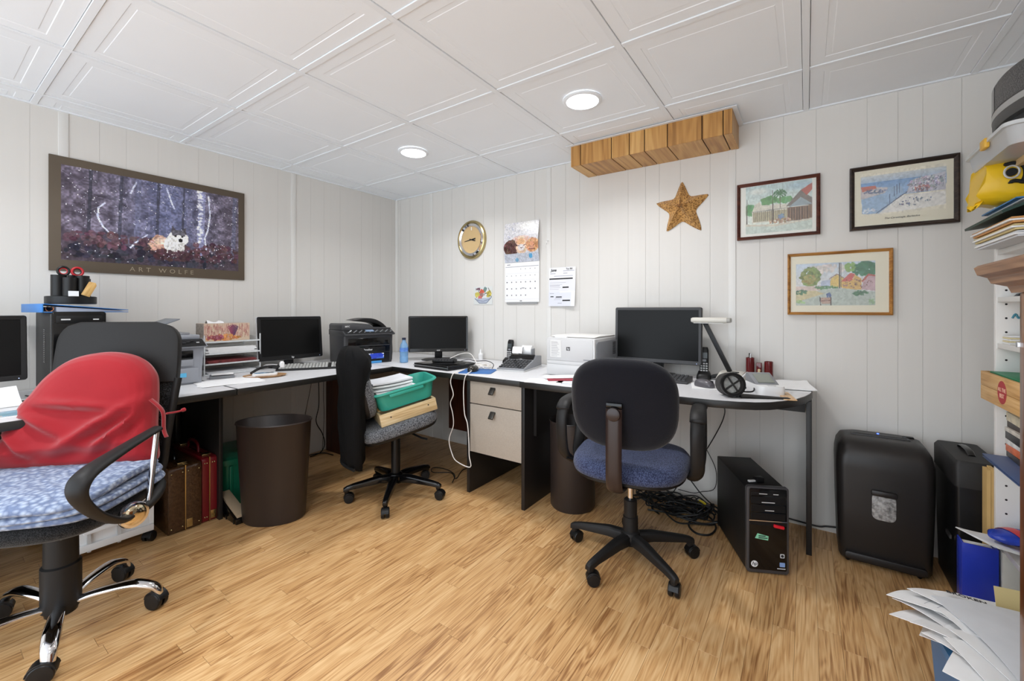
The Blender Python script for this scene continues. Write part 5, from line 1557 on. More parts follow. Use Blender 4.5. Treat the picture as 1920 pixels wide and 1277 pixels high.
tag(ob, 'tangle of white cables on the desk beside the blue mouse mat', 'cables', kind='stuff')
b = MB().tube(spline([(1.02, -0.36, 0.762), (1.09, -0.31, 0.80), (1.2, -0.33, 0.81), (1.29, -0.38, 0.775), (1.36, -0.43, 0.745), (1.42, -0.47, 0.75), (1.40, -0.52, 0.74)], 7), 0.003, 6).build('power_cord', M_wcord)
tag(b, 'white cord arching from the laptop to the cable tangle', 'cord')
b = MB().tube(spline([(1.05, -0.30, 0.735), (1.15, -0.29, 0.76), (1.28, -0.36, 0.765), (1.40, -0.38, 0.775), (1.47, -0.40, 0.76), (1.50, -0.45, 0.74)], 7), 0.0025, 6).build('power_cord', M_cord)
tag(b, 'thin black cord lying over the white cable tangle', 'cord')
wc = [(1.40, -0.62, 0.742), (1.42, -0.69, 0.740), (1.405, -0.722, 0.732), (1.389, -0.729, 0.692), (1.389, -0.727, 0.659), (1.407, -0.725, 0.601), (1.382, -0.725, 0.546), (1.402, -0.725, 0.48), (1.407, -0.725, 0.408), (1.371, -0.725, 0.315), (1.393, -0.725, 0.236), (1.434, -0.725, 0.191), (1.545, -0.725, 0.178), (1.537, -0.725, 0.247), (1.534, -0.725, 0.334), (1.523, -0.725, 0.437), (1.5, -0.725, 0.494), (1.493, -0.727, 0.61), (1.500, -0.729, 0.693), (1.512, -0.722, 0.734), (1.49, -0.66, 0.741), (1.455, -0.60, 0.745)]
b = MB().tube(spline(wc, 5), 0.003, 6).build('white_cable', M_wcord)
tag(b, 'white cord looping down over the front of the corner desk', 'cord')
t = thing('glue_bottle', 'small white nozzle bottle standing behind the cables', 'bottle', (1.075, -0.055, DESK))
MB().lathe([(0.018, 0), (0.019, 0.003), (0.019, 0.045), (0.010, 0.055), (0.008, 0.06)], 18).build('body', M_white, t)
MB().lathe([(0.0085, 0.06), (0.008, 0.07), (0.003, 0.085)], 14).build('nozzle', M_white, t)

# ---- cordless phones
def phone(label, loc, rz, h):
    t = thing('cordless_phone', label, 'phone', loc, rz, group='black cordless phones')
    b = MB(); b.loft([[(x, y, 0.0) for x, y in rrect(0.078, 0.085, 0.02, 4)], [(x, y, 0.018) for x, y in rrect(0.075, 0.082, 0.02, 4)], [(x, y + 0.01, 0.040) for x, y in rrect(0.060, 0.05, 0.018, 4)]]); b.build('cradle', M_black, t, smooth=50)
    Mh = Matrix.Translation((0, 0.008, 0.018)) @ Matrix.Rotation(R(-10), 4, 'X')
    hs = MB(); hs.loft([[(x, y, z) for x, y in rrect(w, d, 0.009, 3)] for (w, d, z) in ((0.040, 0.022, 0.0), (0.046, 0.026, 0.02), (0.048, 0.026, h * 0.5), (0.047, 0.026, h * 0.9), (0.038, 0.020, h))], M=Mh); hs = hs.build('handset', M_black, t, smooth=50)
    MB().box(-0.017, 0.017, -0.0145, -0.012, h * 0.60, h * 0.80, M=Mh).build('display', mat('phone_lcd', (66, 72, 74), 0.25), hs)
    for i in range(3):
        for j in range(4):
            MB().prism(rrect(0.010, 0.007, 0.002, 2, -0.014 + 0.014 * i, h * 0.16 + 0.013 * j), -0.0152, -0.0125, 'y', M=Mh).build('key', M_lgrey, hs)
    MB().prism(rrect(0.022, 0.012, 0.004, 2, 0, h * 0.52), -0.0152, -0.0125, 'y', M=Mh).build('key', M_mgrey, hs)
    return t
phone('black cordless phone in its cradle behind the adding machine', (1.372, -0.085, DESK), 4, 0.155)
phone('black cordless phone with white keys beside the largest monitor', (2.748, -0.115, DESK2), 8, 0.158)

# ---- adding machine
t = thing('adding_machine', 'grey printing calculator with a white paper roll', 'calculator', (1.605, -0.275, DESK), 11)
b = MB(); b.prism([(-0.165, 0.0), (0.155, 0.0), (0.160, 0.01), (0.155, 0.075), (0.06, 0.085), (0.03, 0.062), (-0.165, 0.016)], -0.098, 0.098, 'x'); b.build('case', M_mgrey, t, bevel=0.004)
MB().box(-0.101, 0.101, -0.168, 0.158, 0.0, 0.008).build('base', M_lgrey, t, bevel=0.003)
b = MB(); b.prism([(0.018, 0.056), (0.056, 0.0865), (0.050, 0.090), (0.010, 0.060)], -0.09, 0.09, 'x'); b.build('display', M_gloss, t, bevel=0.001)
for i in range(8):
    for j in range(5):
        y = -0.150 + 0.031 * j
        z = 0.016 + (y + 0.165) / 0.195 * 0.046
        MB().box(-0.088 + 0.0225 * i, -0.070 + 0.0225 * i, y, y + 0.022, z - 0.002, z + 0.010).build('key', M_dgrey if (i + j) % 6 else M_black, t, bevel=0.0015, seg=1)
rl = MB(); rl.cyl((-0.03, 0.118, 0.112), (0.045, 0.118, 0.112), 0.034, n=28); rl.build('paper_roll', M_paper, t)
MB().cyl((0.0455, 0.118, 0.112), (0.0462, 0.118, 0.112), 0.009, n=16).build('roll_core', M_ink, t)
MB().sheet(lambda u, v: (-0.085 + 0.075 * u, 0.10 - 0.075 * v + 0.03 * v * v, 0.086 + 0.052 * math.sin(PI * (0.25 + 0.7 * v))), 3, 12, 0.001).build('paper_strip', M_paper, t, smooth=80)
for s in (-1, 1):
    MB().box(s * 0.05 - 0.003, s * 0.05 + 0.003, 0.09, 0.145, 0.07, 0.125).build('roll_arm', M_mgrey, t, bevel=0.002)

# ---- white laser printer
t = thing('printer', 'white laser printer with a paper note taped on its front', 'printer', (2.094, -0.315, DESK2), 0)
b = MB(); b.prism(rrect(0.302, 0.222, 0.010, 3, 0, 0.114), -0.175, 0.17, 'y'); b.build('body', M_lgrey, t, bevel=0.003)
MB().box(-0.148, 0.148, -0.1785, -0.174, 0.092, 0.214).build('front_door', M_lgrey, t, bevel=0.004)
MB().box(-0.148, 0.148, -0.1775, -0.174, 0.070, 0.089).build('seam_panel', M_lgrey, t, bevel=0.002)
MB().box(-0.148, 0.148, -0.1785, -0.174, 0.006, 0.067).build('paper_drawer', M_lgrey, t, bevel=0.003)
b = MB(); b.prism([(-0.06, 0.226), (0.16, 0.226), (0.165, 0.232), (-0.08, 0.235), (-0.15, 0.228)], -0.145, 0.145, 'x'); b.build('top_cover', mat('warm_white_plastic', (226, 225, 222), 0.4), t, bevel=0.002)
MB().box(-0.10, -0.02, -0.17, -0.15, 0.224, 0.231).build('button_strip', M_white, t, bevel=0.002)
sp = MB(); sp.prism(rrect(0.31, 0.17, 0.02, 4, 0.01, 0.12), 0.151, 0.1575, 'x'); sp.build('side_panel', M_mgrey, t, bevel=0.002)
for k in range(9):
    MB().box(0.1572, 0.1590, 0.09, 0.135, 0.120 + 0.0085 * k, 0.1245 + 0.0085 * k).build('vent_slit', M_ink, t)
MB().box(0.150, 0.156, -0.176, -0.155, 0.03, 0.222).build('corner_rib', M_white, t, bevel=0.002)
c = Canvas(26, 40, (220, 220, 218))
for k in range(14):
    c.rect(0.08, 0.06 + 0.065 * k, 0.6 + 0.3 * c.rng.rand(), 0.085 + 0.065 * k, (170, 170, 174))
MB().box(-0.124, -0.052, -0.1795, -0.1787, 0.110, 0.208).build('taped_note', M_paper, t)
c.build('note_print', M_print, t, (-0.123, -0.1798, 0.111), (1, 0, 0), (0, 0, 1), 0.070, 0.096)
MB().box(-0.018, 0.006, -0.1795, -0.1787, 0.152, 0.172).build('badge', M_dgrey, t, bevel=0.0003)
text('hp', 0.017, 'logo', M_white, t, front_M(-0.006, -0.1798, 0.1625), shear=0.2)
MB().box(0.09, 0.135, -0.1790, -0.1786, 0.100, 0.106).build('model_plate', M_mgrey, t)
# envelopes in front of it
for k, (x, y, a, w, d, m, lb) in enumerate(((2.055, -0.700, 18, 0.20, 0.12, M_paper, 'white envelope lying at front edge by the white printer'), (2.13, -0.605, 36, 0.20, 0.10, mat('crimson_paper', (150, 44, 60), 0.6, var=0.2, vscale=(30, 30, 30)), 'dark red folded leaflet between the white envelopes'), (2.21, -0.655, 8, 0.18, 0.10, M_paper2, 'grey white envelope half hidden by the blue chair back'))):
    o_ = MB().prism(rrect(w, d, 0.002, 2), 0.0, 0.004, 'z').build('envelope', m, bevel=0.0005)
    tag(place(o_, (x, y, DESK2 + 0.0045 * k * (k != 2)), a), lb, 'envelope', 'envelopes by the white printer')
o_ = MB().prism(rrect(0.21, 0.07, 0.002, 2), 0.0, 0.003, 'z').build('envelope', M_paper, bevel=0.0005)
tag(place(o_, (2.10, -0.575, DESK2 + 0.012), 40, 4), 'narrow white envelope propped on the dark red leaflet', 'envelope', 'envelopes by the white printer')

# ---- folding desk lamp
M_lampw = mat('lamp_ivory_plastic', (214, 210, 200), 0.4)
t = thing('desk_lamp', 'ivory folding desk lamp with a black arm beside the largest monitor', 'lamp', (2.892, -0.125, DESK2), 0)
b = MB(); b.loft([[(x, y, 0.0) for x, y in rrect(0.145, 0.16, 0.03, 4)], [(x, y, 0.020) for x, y in rrect(0.145, 0.16, 0.03, 4)], [(x, y, 0.050) for x, y in rrect(0.115, 0.13, 0.03, 4)]]); b.build('base', M_lampw, t, smooth=45)
MB().lathe([(0.012, 0), (0.012, 0.004)], 16, c=(0.02, -0.02, 0.050), sx=1.4).build('switch', M_black, t)
MB().box(-0.095, -0.004, -0.018, 0.018, 0.030, 0.050, M=Matrix.Rotation(R(-14), 4, 'Y')).build('hinge', M_black, t, bevel=0.004)
b = MB(); b.box(-0.0115, 0.0115, -0.012, 0.012, 0.0, 0.300, M=Matrix.Translation((-0.010, -0.0, 0.050)) @ Matrix.Rotation(R(-25.5), 4, 'Y')); b.build('arm', M_black, t, bevel=0.002)
hd = MB(); hd.loft([[(x, y - 0.01, z) for (y, z) in rrect(0.065 * s, 0.030 * s, 0.013 * s, 4, 0.0, 0.330)] for (x, s) in ((-0.205, 0.72), (-0.198, 0.92), (-0.185, 1.0), (-0.03, 1.0), (-0.022, 0.96))]); hd.build('head', M_lampw, t, smooth=45)
MB().box(-0.218, -0.204, -0.022, 0.006, 0.3275, 0.3375).build('head_end', M_black, t, bevel=0.003)
MB().box(-0.19, -0.04, -0.036, 0.014, 0.3125, 0.3155).build('tube_cover', mat('tube_glass', (226, 226, 222), 0.3), t)
mb_ = MB(); mb_.loft([[(x, y - 0.01, z) for (y, z) in rrect(0.060 * s, 0.027 * s, 0.013 * s, 4, 0.0, 0.330)] for (x, s) in ((-0.0225, 1.0), (-0.006, 0.95), (-0.002, 0.7))]); mb_.build('head_cap', mat('lamp_cap_grey', (176, 174, 168), 0.4), t, smooth=45)

mouse('grey mouse on the white pad beside the ivory desk lamp', (2.805, -0.405, DESK2 + 0.0045), 60, mat('grey_mouse_shell', (96, 94, 98), 0.3, metal=0.2), M_dgrey)
sheets('mouse_pad', 'white notebook used as mouse pad on the rounded desk', 'notebook', (2.845, -0.375, DESK2), 14, 0.21, 0.17, 2, curl=0.0, th=0.002, jit=0)

# ---- blood pressure monitor with cuff
t = thing('pressure_cuff', 'black fabric arm cuff rolled into a ring at the desk edge', 'cuff', (2.940, -0.565, DESK2), 26)
ax = Matrix.Translation((0, 0, 0.0535)) @ Matrix.Rotation(R(90 - 8), 4, 'X')
b = MB(); b.lathe([(0.041, -0.04), (0.050, -0.042), (0.051, -0.03), (0.051, 0.04), (0.050, 0.046), (0.040, 0.048), (0.038, 0.04), (0.038, -0.035)], 36, caps=False, M=ax); b.build('ring', mat('dark_grey_cuff', (58, 56, 54), 0.7, bump=0.2, bscale=(300, 300, 300)), t, smooth=40)
b = MB(); b.lathe([(0.037, 0.038), (0.041, 0.050), (0.051, 0.050), (0.053, 0.040), (0.0515, 0.032)], 36, caps=False, M=ax); b.build('rim', M_black, t, smooth=40)
MB().cyl((-0.039, 0, 0.042), (0.039, 0.0, 0.042), 0.004, n=8, M=ax @ Matrix.Rotation(R(35), 4, 'Z')).build('cross_bar', M_black, t)
MB().cyl((-0.039, 0, 0.042), (0.039, 0.0, 0.042), 0.004, n=8, M=ax @ Matrix.Rotation(R(122), 4, 'Z')).build('cross_bar', M_black, t)
MB().lathe([(0.035, -0.02), (0.037, 0.02)], 24, caps=True, M=ax).build('lining', mat('cuff_lining', (176, 176, 172), 0.7, var=0.3, vscale=(60, 60, 60)), t)
MB().sheet(lambda u, v: (0.03 + 0.20 * u, -0.05 + 0.07 * v * (1 - 0.6 * u), 0.006 + 0.010 * (1 - u) * math.sin(PI * v)), 10, 6, 0.005).build('flap', M_black2, t, smooth=60)
t = thing('pressure_monitor', 'white blood pressure monitor with a grey display on rounded desk', 'monitor device', (3.060, -0.365, DESK2), 27)
b = MB(); b.loft([[(x, y, 0.0) for x, y in rrect(0.112, 0.19, 0.025, 5)], [(x, y, 0.026) for x, y in rrect(0.116, 0.194, 0.027, 5)], [(x, y, 0.040) for x, y in rrect(0.110, 0.186, 0.025, 5)]]); b.build('case', M_white, t, smooth=45)
b = MB(); b.prism([(-0.045, 0.037), (0.088, 0.037), (0.084, 0.078), (0.06, 0.084)], -0.052, 0.052, 'x'); b.build('display_hood', M_mgrey, t, bevel=0.005)
Md = frame_M((0, 0.0075, 0.0605), (1, 0, 0), (0, 0.105, 0.047))
MB().box(-0.036, 0.036, -0.035, 0.038, 0.0, 0.0035, M=Md).build('display', mat('lcd_grey_green', (138, 142, 134), 0.3), t)
MB().prism(rrect(0.04, 0.018, 0.008, 4, 0, -0.072), 0.040, 0.043, 'z').build('button', M_lgrey, t)
b = MB().tube(spline([(2.99, -0.43, DESK2 + 0.02), (2.97, -0.36, DESK2 + 0.03), (2.93, -0.36, DESK2 + 0.025), (2.90, -0.42, DESK2 + 0.012), (2.95, -0.47, DESK2 + 0.01), (3.02, -0.46, DESK2 + 0.012), (3.02, -0.38, DESK2 + 0.03)], 8), 0.0035, 8).build('air_tube', M_black)
tag(b, 'black air tube curling between the cuff and the pressure monitor', 'tube')
b = MB().tube(spline([(2.94, -0.30, DESK2 + 0.02), (2.97, -0.27, DESK2 + 0.06), (2.98, -0.25, DESK2 + 0.065), (2.975, -0.27, DESK2 + 0.02)], 6), 0.006, 8).build('usb_plug', M_lgrey)
tag(b, 'small white looped plug leaning behind the pressure monitor', 'plug')

# ---- lacquer pen holder
M_lac = mat('red_lacquer', (96, 22, 24), 0.16, coat=0.5)
t = thing('pen_holder', 'dark red lacquer pen holder standing against the wall', 'pen holder', (3.015, -0.075, DESK2), 0)
MB().prism(rrect(0.13, 0.06, 0.02, 5), 0, 0.03, 'z').build('tray', M_lac, t, bevel=0.003)
for (x, h, r_) in ((-0.042, 0.128, 0.021), (0.045, 0.112, 0.021)):
    MB().lathe([(r_, 0.03), (r_, h), (r_ - 0.002, h + 0.001), (r_ - 0.003, h), (r_ - 0.003, 0.034)], 24, c=(x, 0.006, 0)).build('cup', M_lac, t, smooth=40)
MB().box(-0.012, 0.014, -0.012, 0.018, 0.03, 0.105).build('slot_block', M_lac, t, bevel=0.003)
for k, (x, y, rxa, m, lb) in enumerate(((2.966, -0.072, 5, M_steel, 'silver pen standing in the red lacquer holder'), (2.978, -0.062, -4, M_black, 'black pen standing in the red lacquer holder'), (2.972, -0.078, 2, M_lgrey, 'white pen standing in the red lacquer holder'))):
    p = MB(); p.lathe([(0.002, 0.0), (0.004, 0.012), (0.004, 0.11), (0.003, 0.118)], 10)
    p = p.build('pen', m)
    tag(place(p, (x, y, DESK2 + 0.034), 0, rxa, rxa * 1.2), lb, 'pen', 'pens in the red holder')
t = thing('figurine', 'small cream round ornament sitting in the red pen holder', 'ornament', (3.018, -0.098, DESK2 + 0.0305))
MB().sphere((0, 0, 0.016), (0.010, 0.008, 0.016), 8).build('body', mat('cream_ornament', (220, 200, 160), 0.5), t, smooth=60)
MB().sphere((0, 0, 0.036), (0.007, 0.007, 0.007), 8).build('head', mat('cream_ornament', (220, 200, 160), 0.5), t, smooth=60)
sheets('letter', 'unfolded white letter lying near the rounded desk corner', 'paper', (3.165, -0.150, DESK2 + 0.004), 14, 0.16, 0.21, 3, curl=0.02, th=0.0016, jit=6, seed=7)
sheets('loose_paper', 'flat white sheet under the letter at the rounded desk corner', 'paper', (3.155, -0.155, DESK2), 2, 0.17, 0.24, 1, curl=0.0)
en = MB().prism(rrect(0.05, 0.19, 0.002, 2), 0, 0.003, 'z').build('wooden_ruler', mat_wood('ruler_pale', (196, 152, 104), (220, 182, 138), (232, 204, 168), 0.5, 'y', randomize=False), bevel=0.0005)
tag(place(en, (3.150, -0.43, DESK2), 12), 'pale wooden ruler lying beside the pressure monitor', 'ruler')
# ================================================================== ON THE FLOOR
# ---- wastebins
M_bin = mat('dark_brown_plastic', (48, 40, 37), 0.42)
def bin_(label, loc, rz, w, d, h, wt, dt):
    t = thing('wastebin', label, 'wastebin', loc, rz)
    def rg_(w_, d_, z, n=44):
        return [(math.cos(2 * PI * k / n) * w_ / 2, math.sin(2 * PI * k / n) * d_ / 2, z) for k in range(n)]
    b = MB()
    b.loft([rg_(w * 0.94, d * 0.94, 0), rg_(w, d, 0.012), rg_(wt, dt, h - 0.004), rg_(wt + 0.010, dt + 0.010, h), rg_(wt + 0.006, dt + 0.006, h + 0.006), rg_(wt - 0.006, dt - 0.006, h), rg_(w - 0.012, d - 0.012, 0.016)], caps=True)
    b.build('shell', M_bin, t, smooth=50)
    return t
bin_('large oval dark wastebin in front of the left wall desk', (0.835, -1.520, 0), 40, 0.315, 0.215, 0.525, 0.372, 0.262)
bin_('tall round dark wastebin under the rounded desk beside blue chair', (2.105, -0.470, 0), 0, 0.255, 0.255, 0.49, 0.262, 0.262)

# ---- white drawer cart under the left desk
t = thing('drawer_cart', 'white plastic drawer cart on castors behind the mesh chair', 'cart', (0.32, -2.14, 0), 90)
for z0, z1 in ((0.032, 0.180), (0.185, 0.335), (0.34, 0.485)):
    dr = MB().box(-0.155, 0.165, -0.245, 0.20, z0 + 0.012, z1).build('drawer', M_white, t, bevel=0.004)
    MB().box(-0.165, 0.175, -0.262, -0.245, z0 + 0.020, z0 + 0.050).build('ledge', M_white, dr, bevel=0.002)
    MB().box(-0.07, 0.07, -0.270, -0.245, z1 - 0.05, z1 - 0.03).build('pull', M_white, dr, bevel=0.004)
    for x in (-0.05, 0.05):
        MB().box(x - 0.006, x + 0.006, -0.258, -0.245, z0 + 0.014, z1 - 0.01).build('rib', M_lgrey, dr)
for sx_ in (-0.15, 0.17):
    for sy_ in (-0.24, 0.19):
        MB().box(sx_ - 0.008, sx_ + 0.008, sy_ - 0.008, sy_ + 0.008, 0.048, 0.50).build('post', M_white, t)
        castor(t, sx_, sy_, 0.6, 0.055, M_black, 0.022)
MB().box(-0.175, 0.185, -0.26, 0.21, 0.490, 0.505).build('top', M_white, t, bevel=0.004)

# ---- cases
def case(label, loc, rz, w, d, h, m, mt, studs, handle_m):
    t = thing('briefcase', label, 'case', loc, rz)
    for s in (-1, 1):
        MB().prism(rrect(d, h, 0.02, 4, 0, h / 2), s * 0.002 if s > 0 else -w / 2, w / 2 if s > 0 else -0.002, 'x').build('half_shell', m, t, bevel=0.003)
    MB().box(-0.0022, 0.0022, -d / 2 - 0.001, d / 2 + 0.001, 0.004, h + 0.0015).build('seam_band', M_brass, t)
    MB().tube(spline([(0, -0.075, h - 0.004), (0, -0.06, h + 0.04), (0, 0.0, h + 0.052), (0, 0.06, h + 0.04), (0, 0.075, h - 0.004)], 6), 0.009, 10, flat=0.7).build('handle', handle_m, t)
    for y in (-d / 2 + 0.06, d / 2 - 0.08):
        MB().box(-0.02, 0.02, y - 0.018, y + 0.018, h - 0.002, h + 0.008).build('latch', M_brass, t, bevel=0.002)
    if studs:
        for x in (-w / 2 + 0.012, -0.012, 0.012, w / 2 - 0.012):
            for z in (0.03, h - 0.03):
                MB().sphere((x, -d / 2 - 0.001, z), 0.004, 5).build('stud', M_brass, t)
        MB().box(0.004, 0.030, -d / 2 - 0.004, -d / 2 + 0.001, 0.016, 0.060).build('hinge_plate', M_brass, t, bevel=0.002)
    return t
M_croc = mat('brown_crocodile', (66, 44, 26), 0.25, bump=0.6, bscale=(120, 120, 120), var=0.3, vscale=(70, 70, 70))
M_redl = mat('dark_red_leather', (112, 20, 28), 0.35, bump=0.1, bscale=(200, 200, 200))
case('brown crocodile pattern case standing under the left desk', (0.375, -1.845, 0), 90, 0.140, 0.46, 0.335, M_croc, M_brass, True, M_gloss)
case('dark red leather case standing beside the brown crocodile case', (0.370, -1.736, 0), 90, 0.068, 0.45, 0.345, M_redl, M_brass, True, M_redl)

# ---- green tote and black holder by the desk panel
t = thing('storage_tote', 'green plastic storage tote behind the oval wastebin', 'tote', (0.33, -1.495, 0), 82)
def rr2(w, d, z, r):
    return [(x, y, z) for x, y in rrect(w, d, r, 4)]
MB().loft([rr2(0.24, 0.34, 0, 0.03), rr2(0.26, 0.37, 0.24, 0.04), rr2(0.285, 0.395, 0.243, 0.04), rr2(0.285, 0.395, 0.262, 0.04)]).build('tub', mat('deep_green_plastic', (24, 112, 84), 0.32), t, smooth=40)
MB().loft([rr2(0.295, 0.405, 0.258, 0.045), rr2(0.295, 0.405, 0.274, 0.045), rr2(0.25, 0.35, 0.282, 0.04)]).build('lid', mat('deep_green_plastic', (24, 112, 84), 0.32), t, smooth=40)
for x in (-0.08, 0.0, 0.08):
    MB().box(x - 0.008, x + 0.008, -0.196, -0.180, 0.02, 0.235).build('rib', mat('deep_green_plastic', (24, 112, 84), 0.32), t, bevel=0.003)
t = thing('book_holder', 'glossy black book holder with a pale book lying on it, beside red case', 'holder', (0.64, -1.648, 0), 90)
MB().prism([(-0.12, 0.0), (0.12, 0.0), (0.12, 0.10), (0.10, 0.10), (-0.10, 0.03), (-0.12, 0.03)], -0.028, 0.028, 'x').build('stand', M_gloss, t, bevel=0.004)
MB().prism([(-0.115, 0.034), (0.10, 0.104), (0.10, 0.118), (-0.115, 0.048)], -0.022, 0.026, 'x').build('board', mat('pale_board', (170, 150, 124), 0.7), t, bevel=0.001)
for y in (-0.09, 0.0, 0.09):
    MB().box(-0.03, 0.03, y - 0.004, y + 0.004, 0.0, 0.026).build('rib', M_black, t)

# ---- cords by the left wall
for k, (pts, lb) in enumerate((([(0.03, -0.80, 0.69), (0.03, -0.798, 0.562), (0.035, -0.80, 0.372), (0.035, -0.822, 0.25), (0.04, -0.774, 0.146), (0.05, -0.76, 0.06), (0.06, -0.80, 0.006), (0.09, -0.90, 0.006)], 'black cord hanging down the left wall, curving near the floor'),
                                ([(0.02, -0.845, 0.69), (0.02, -0.85, 0.569), (0.02, -0.895, 0.349), (0.025, -0.93, 0.2), (0.03, -0.96, 0.006)], 'thin cord hanging slanted down the left wall'),
                                ([(0.02, -0.748, 0.69), (0.02, -0.752, 0.443), (0.025, -0.75, 0.301), (0.03, -0.76, 0.12), (0.05, -0.78, 0.006)], 'thin black cord hanging straight beside the mahogany panel'),
                                ([(0.05, -1.30, 0.006), (0.06, -1.05, 0.006), (0.05, -0.90, 0.006), (0.09, -0.80, 0.006), (0.2, -0.78, 0.006)], 'black cord lying along the foot of the left wall'))):
    b = MB().tube(spline(pts, 6), 0.0035 if k in (0, 3) else 0.002, 6).build('hanging_cord', M_cord)
    tag(b, lb, 'cord', 'cords on the left wall')
b = MB().tube(spline([(1.29, -0.30, 0.005), (1.229, -0.427, 0.005), (1.296, -0.58, 0.005), (1.20, -0.53, 0.006), (1.09, -0.59, 0.005), (1.03, -0.53, 0.005), (1.12, -0.50, 0.005), (1.249, -0.545, 0.009), (1.32, -0.642, 0.005)], 6), 0.003, 6).build('floor_cord', M_cord)
tag(b, 'black cord looped in a figure of eight on floor before corner desk', 'cord')

# ---- front tower under the rounded desk
t = thing('computer_tower', 'black computer tower on the floor under the rounded desk', 'computer', (3.000, -0.397, 0), 25.5)
MB().box(-0.082, 0.082, -0.185, 0.205, 0.010, 0.362).build('case', M_black2, t, bevel=0.003)
b = MB(); b.prism(rrect(0.168, 0.368, 0.012, 4, 0, 0.190), -0.207, -0.186, 'y'); b.build('front_frame', mat('graphite_frame', (74, 72, 74), 0.35, metal=0.3), t, bevel=0.003)
fp = MB(); fp.prism(rrect(0.148, 0.345, 0.006, 3, 0, 0.194), -0.2095, -0.206, 'y'); fp = fp.build('front_panel', M_gloss, t, bevel=0.0008)
for (z0, z1) in ((0.338, 0.352), (0.302, 0.332), (0.268, 0.298), (0.236, 0.264)):
    MB().box(-0.068, 0.068, -0.2115, -0.2095, z0, z1).build('drive_bay', M_black, fp, bevel=0.0006, seg=1)
for (x, z, w) in ((0.0, 0.310, 0.026), (0.005, 0.276, 0.018), (-0.02, 0.346, 0.016), (0.03, 0.346, 0.010)):
    MB().box(x - w, x + w, -0.2122, -0.2115, z - 0.002, z + 0.001).build('bay_mark', M_lgrey, fp)
MB().box(-0.076, 0.076, -0.2118, -0.2095, 0.2285, 0.2325).build('chrome_strip', M_chrome, fp)
MB().box(-0.072, 0.072, -0.2108, -0.2095, 0.212, 0.227).build('port_bay', M_black, fp)
MB().cyl((-0.054, -0.2096, 0.045), (-0.054, -0.2110, 0.045), 0.0135, n=28).build('badge', M_white, fp)
text('hp', 0.021, 'logo', M_ink, fp, front_M(-0.054, -0.2114, 0.0465), shear=0.25, bold=0.0002)
MB().prism(rrect(0.017, 0.017, 0.003, 3, 0.056, 0.086), -0.2104, -0.2096, 'y').build('sticker', M_lgrey, fp)
MB().cyl((0.056, -0.2104, 0.086), (0.056, -0.2108, 0.086), 0.006, n=16).build('sticker_mark', M_ink, fp)
MB().prism(rrect(0.021, 0.018, 0.002, 2, 0.056, 0.049), -0.2104, -0.2096, 'y').build('sticker', mat('sticker_blue', (130, 158, 206), 0.4), fp)
MB().box(0.036, 0.068, -0.2103, -0.2096, 0.030, 0.0335).build('model_plate', M_lgrey, fp)
tp = MB(); tp.prism([(-0.052, 0.155), (0.000, 0.148), (0.002, 0.166), (-0.042, 0.176)], -0.2105, -0.2096, 'y'); tp = tp.build('tape', mat('mint_tape', (132, 200, 164), 0.6), fp)
for (x, z, w) in ((-0.024, 0.1655, 0.014), (-0.02, 0.1575, 0.018)):
    MB().box(x - w, x + w, -0.2110, -0.2105, z - 0.002, z + 0.002).build('tape_writing', M_ink, fp)
MB().box(0.018, 0.06, -0.222, -0.2095, 0.203, 0.216, M=Matrix.Rotation(R(10), 4, 'Y') @ Matrix.Translation((-0.036, 0, 0.006))).build('usb_stick', mat('usb_red', (206, 30, 44), 0.35), fp, bevel=0.004)
# adapter on top
t = thing('adapter', 'small black adapter plug lying on the floor tower', 'adapter', (3.05, -0.515, 0.3625), 40)
MB().box(-0.018, 0.018, -0.014, 0.014, 0, 0.024).build('body', M_black, t, bevel=0.003)
MB().box(-0.05, -0.018, -0.006, 0.006, 0.004, 0.012).build('prong_shell', M_lgrey, t, bevel=0.002)

# ---- cable heap and cords under the rounded desk
rg = random.Random(21)
b = MB()
for k in range(16):
    cx_, cy_ = 2.60 + rg.uniform(-0.10, 0.14), -0.19 + rg.uniform(-0.06, 0.06)
    rx_, ry_ = rg.uniform(0.08, 0.20), rg.uniform(0.05, 0.11)
    ph = rg.random() * 6.28
    pts = []
    for i in range(13):
        a = ph + i * 0.62
        pts.append((min(2.845, cx_ + rx_ * math.cos(a) * (1 + 0.25 * rg.uniform(-1, 1))), min(-0.02, cy_ + ry_ * math.sin(a) * (1 + 0.3 * rg.uniform(-1, 1))), 0.006 + rg.random() * 0.05 * (1 if i % 3 else 0.2)))
    b.tube(spline(pts, 6), rg.choice((0.0028, 0.0035, 0.0045)), 6)
ob = b.build('cable_heap', M_cord)
tag(ob, 'heap of tangled black cables on the floor under the rounded desk', 'cables', kind='stuff')
b = MB().tube(spline([(2.76, -0.16, 0.006), (2.731, -0.24, 0.006), (2.715, -0.34, 0.006), (2.765, -0.41, 0.006), (2.825, -0.39, 0.006), (2.84, -0.30, 0.006), (2.80, -0.21, 0.008), (2.74, -0.17, 0.01)], 7, closed=True), 0.005, 8, closed=True).build('cord_coil', M_cord)
tag(b, 'thick black cord coiled on the floor left of the floor tower', 'cord')
t = thing('yellow_plug', 'yellow and black power plug on top of the cable heap', 'plug', (2.725, -0.125, 0.045), -38)
MB().lathe([(0.010, 0), (0.015, 0.006), (0.016, 0.03), (0.013, 0.05), (0.008, 0.058)], 16, M=Matrix.Rotation(PI / 2, 4, 'Y')).build('body', mat('plug_yellow', (214, 190, 40), 0.4), t)
MB().lathe([(0.013, 0.058), (0.015, 0.062), (0.015, 0.085), (0.007, 0.092)], 16, M=Matrix.Rotation(PI / 2, 4, 'Y')).build('cap', M_black, t)
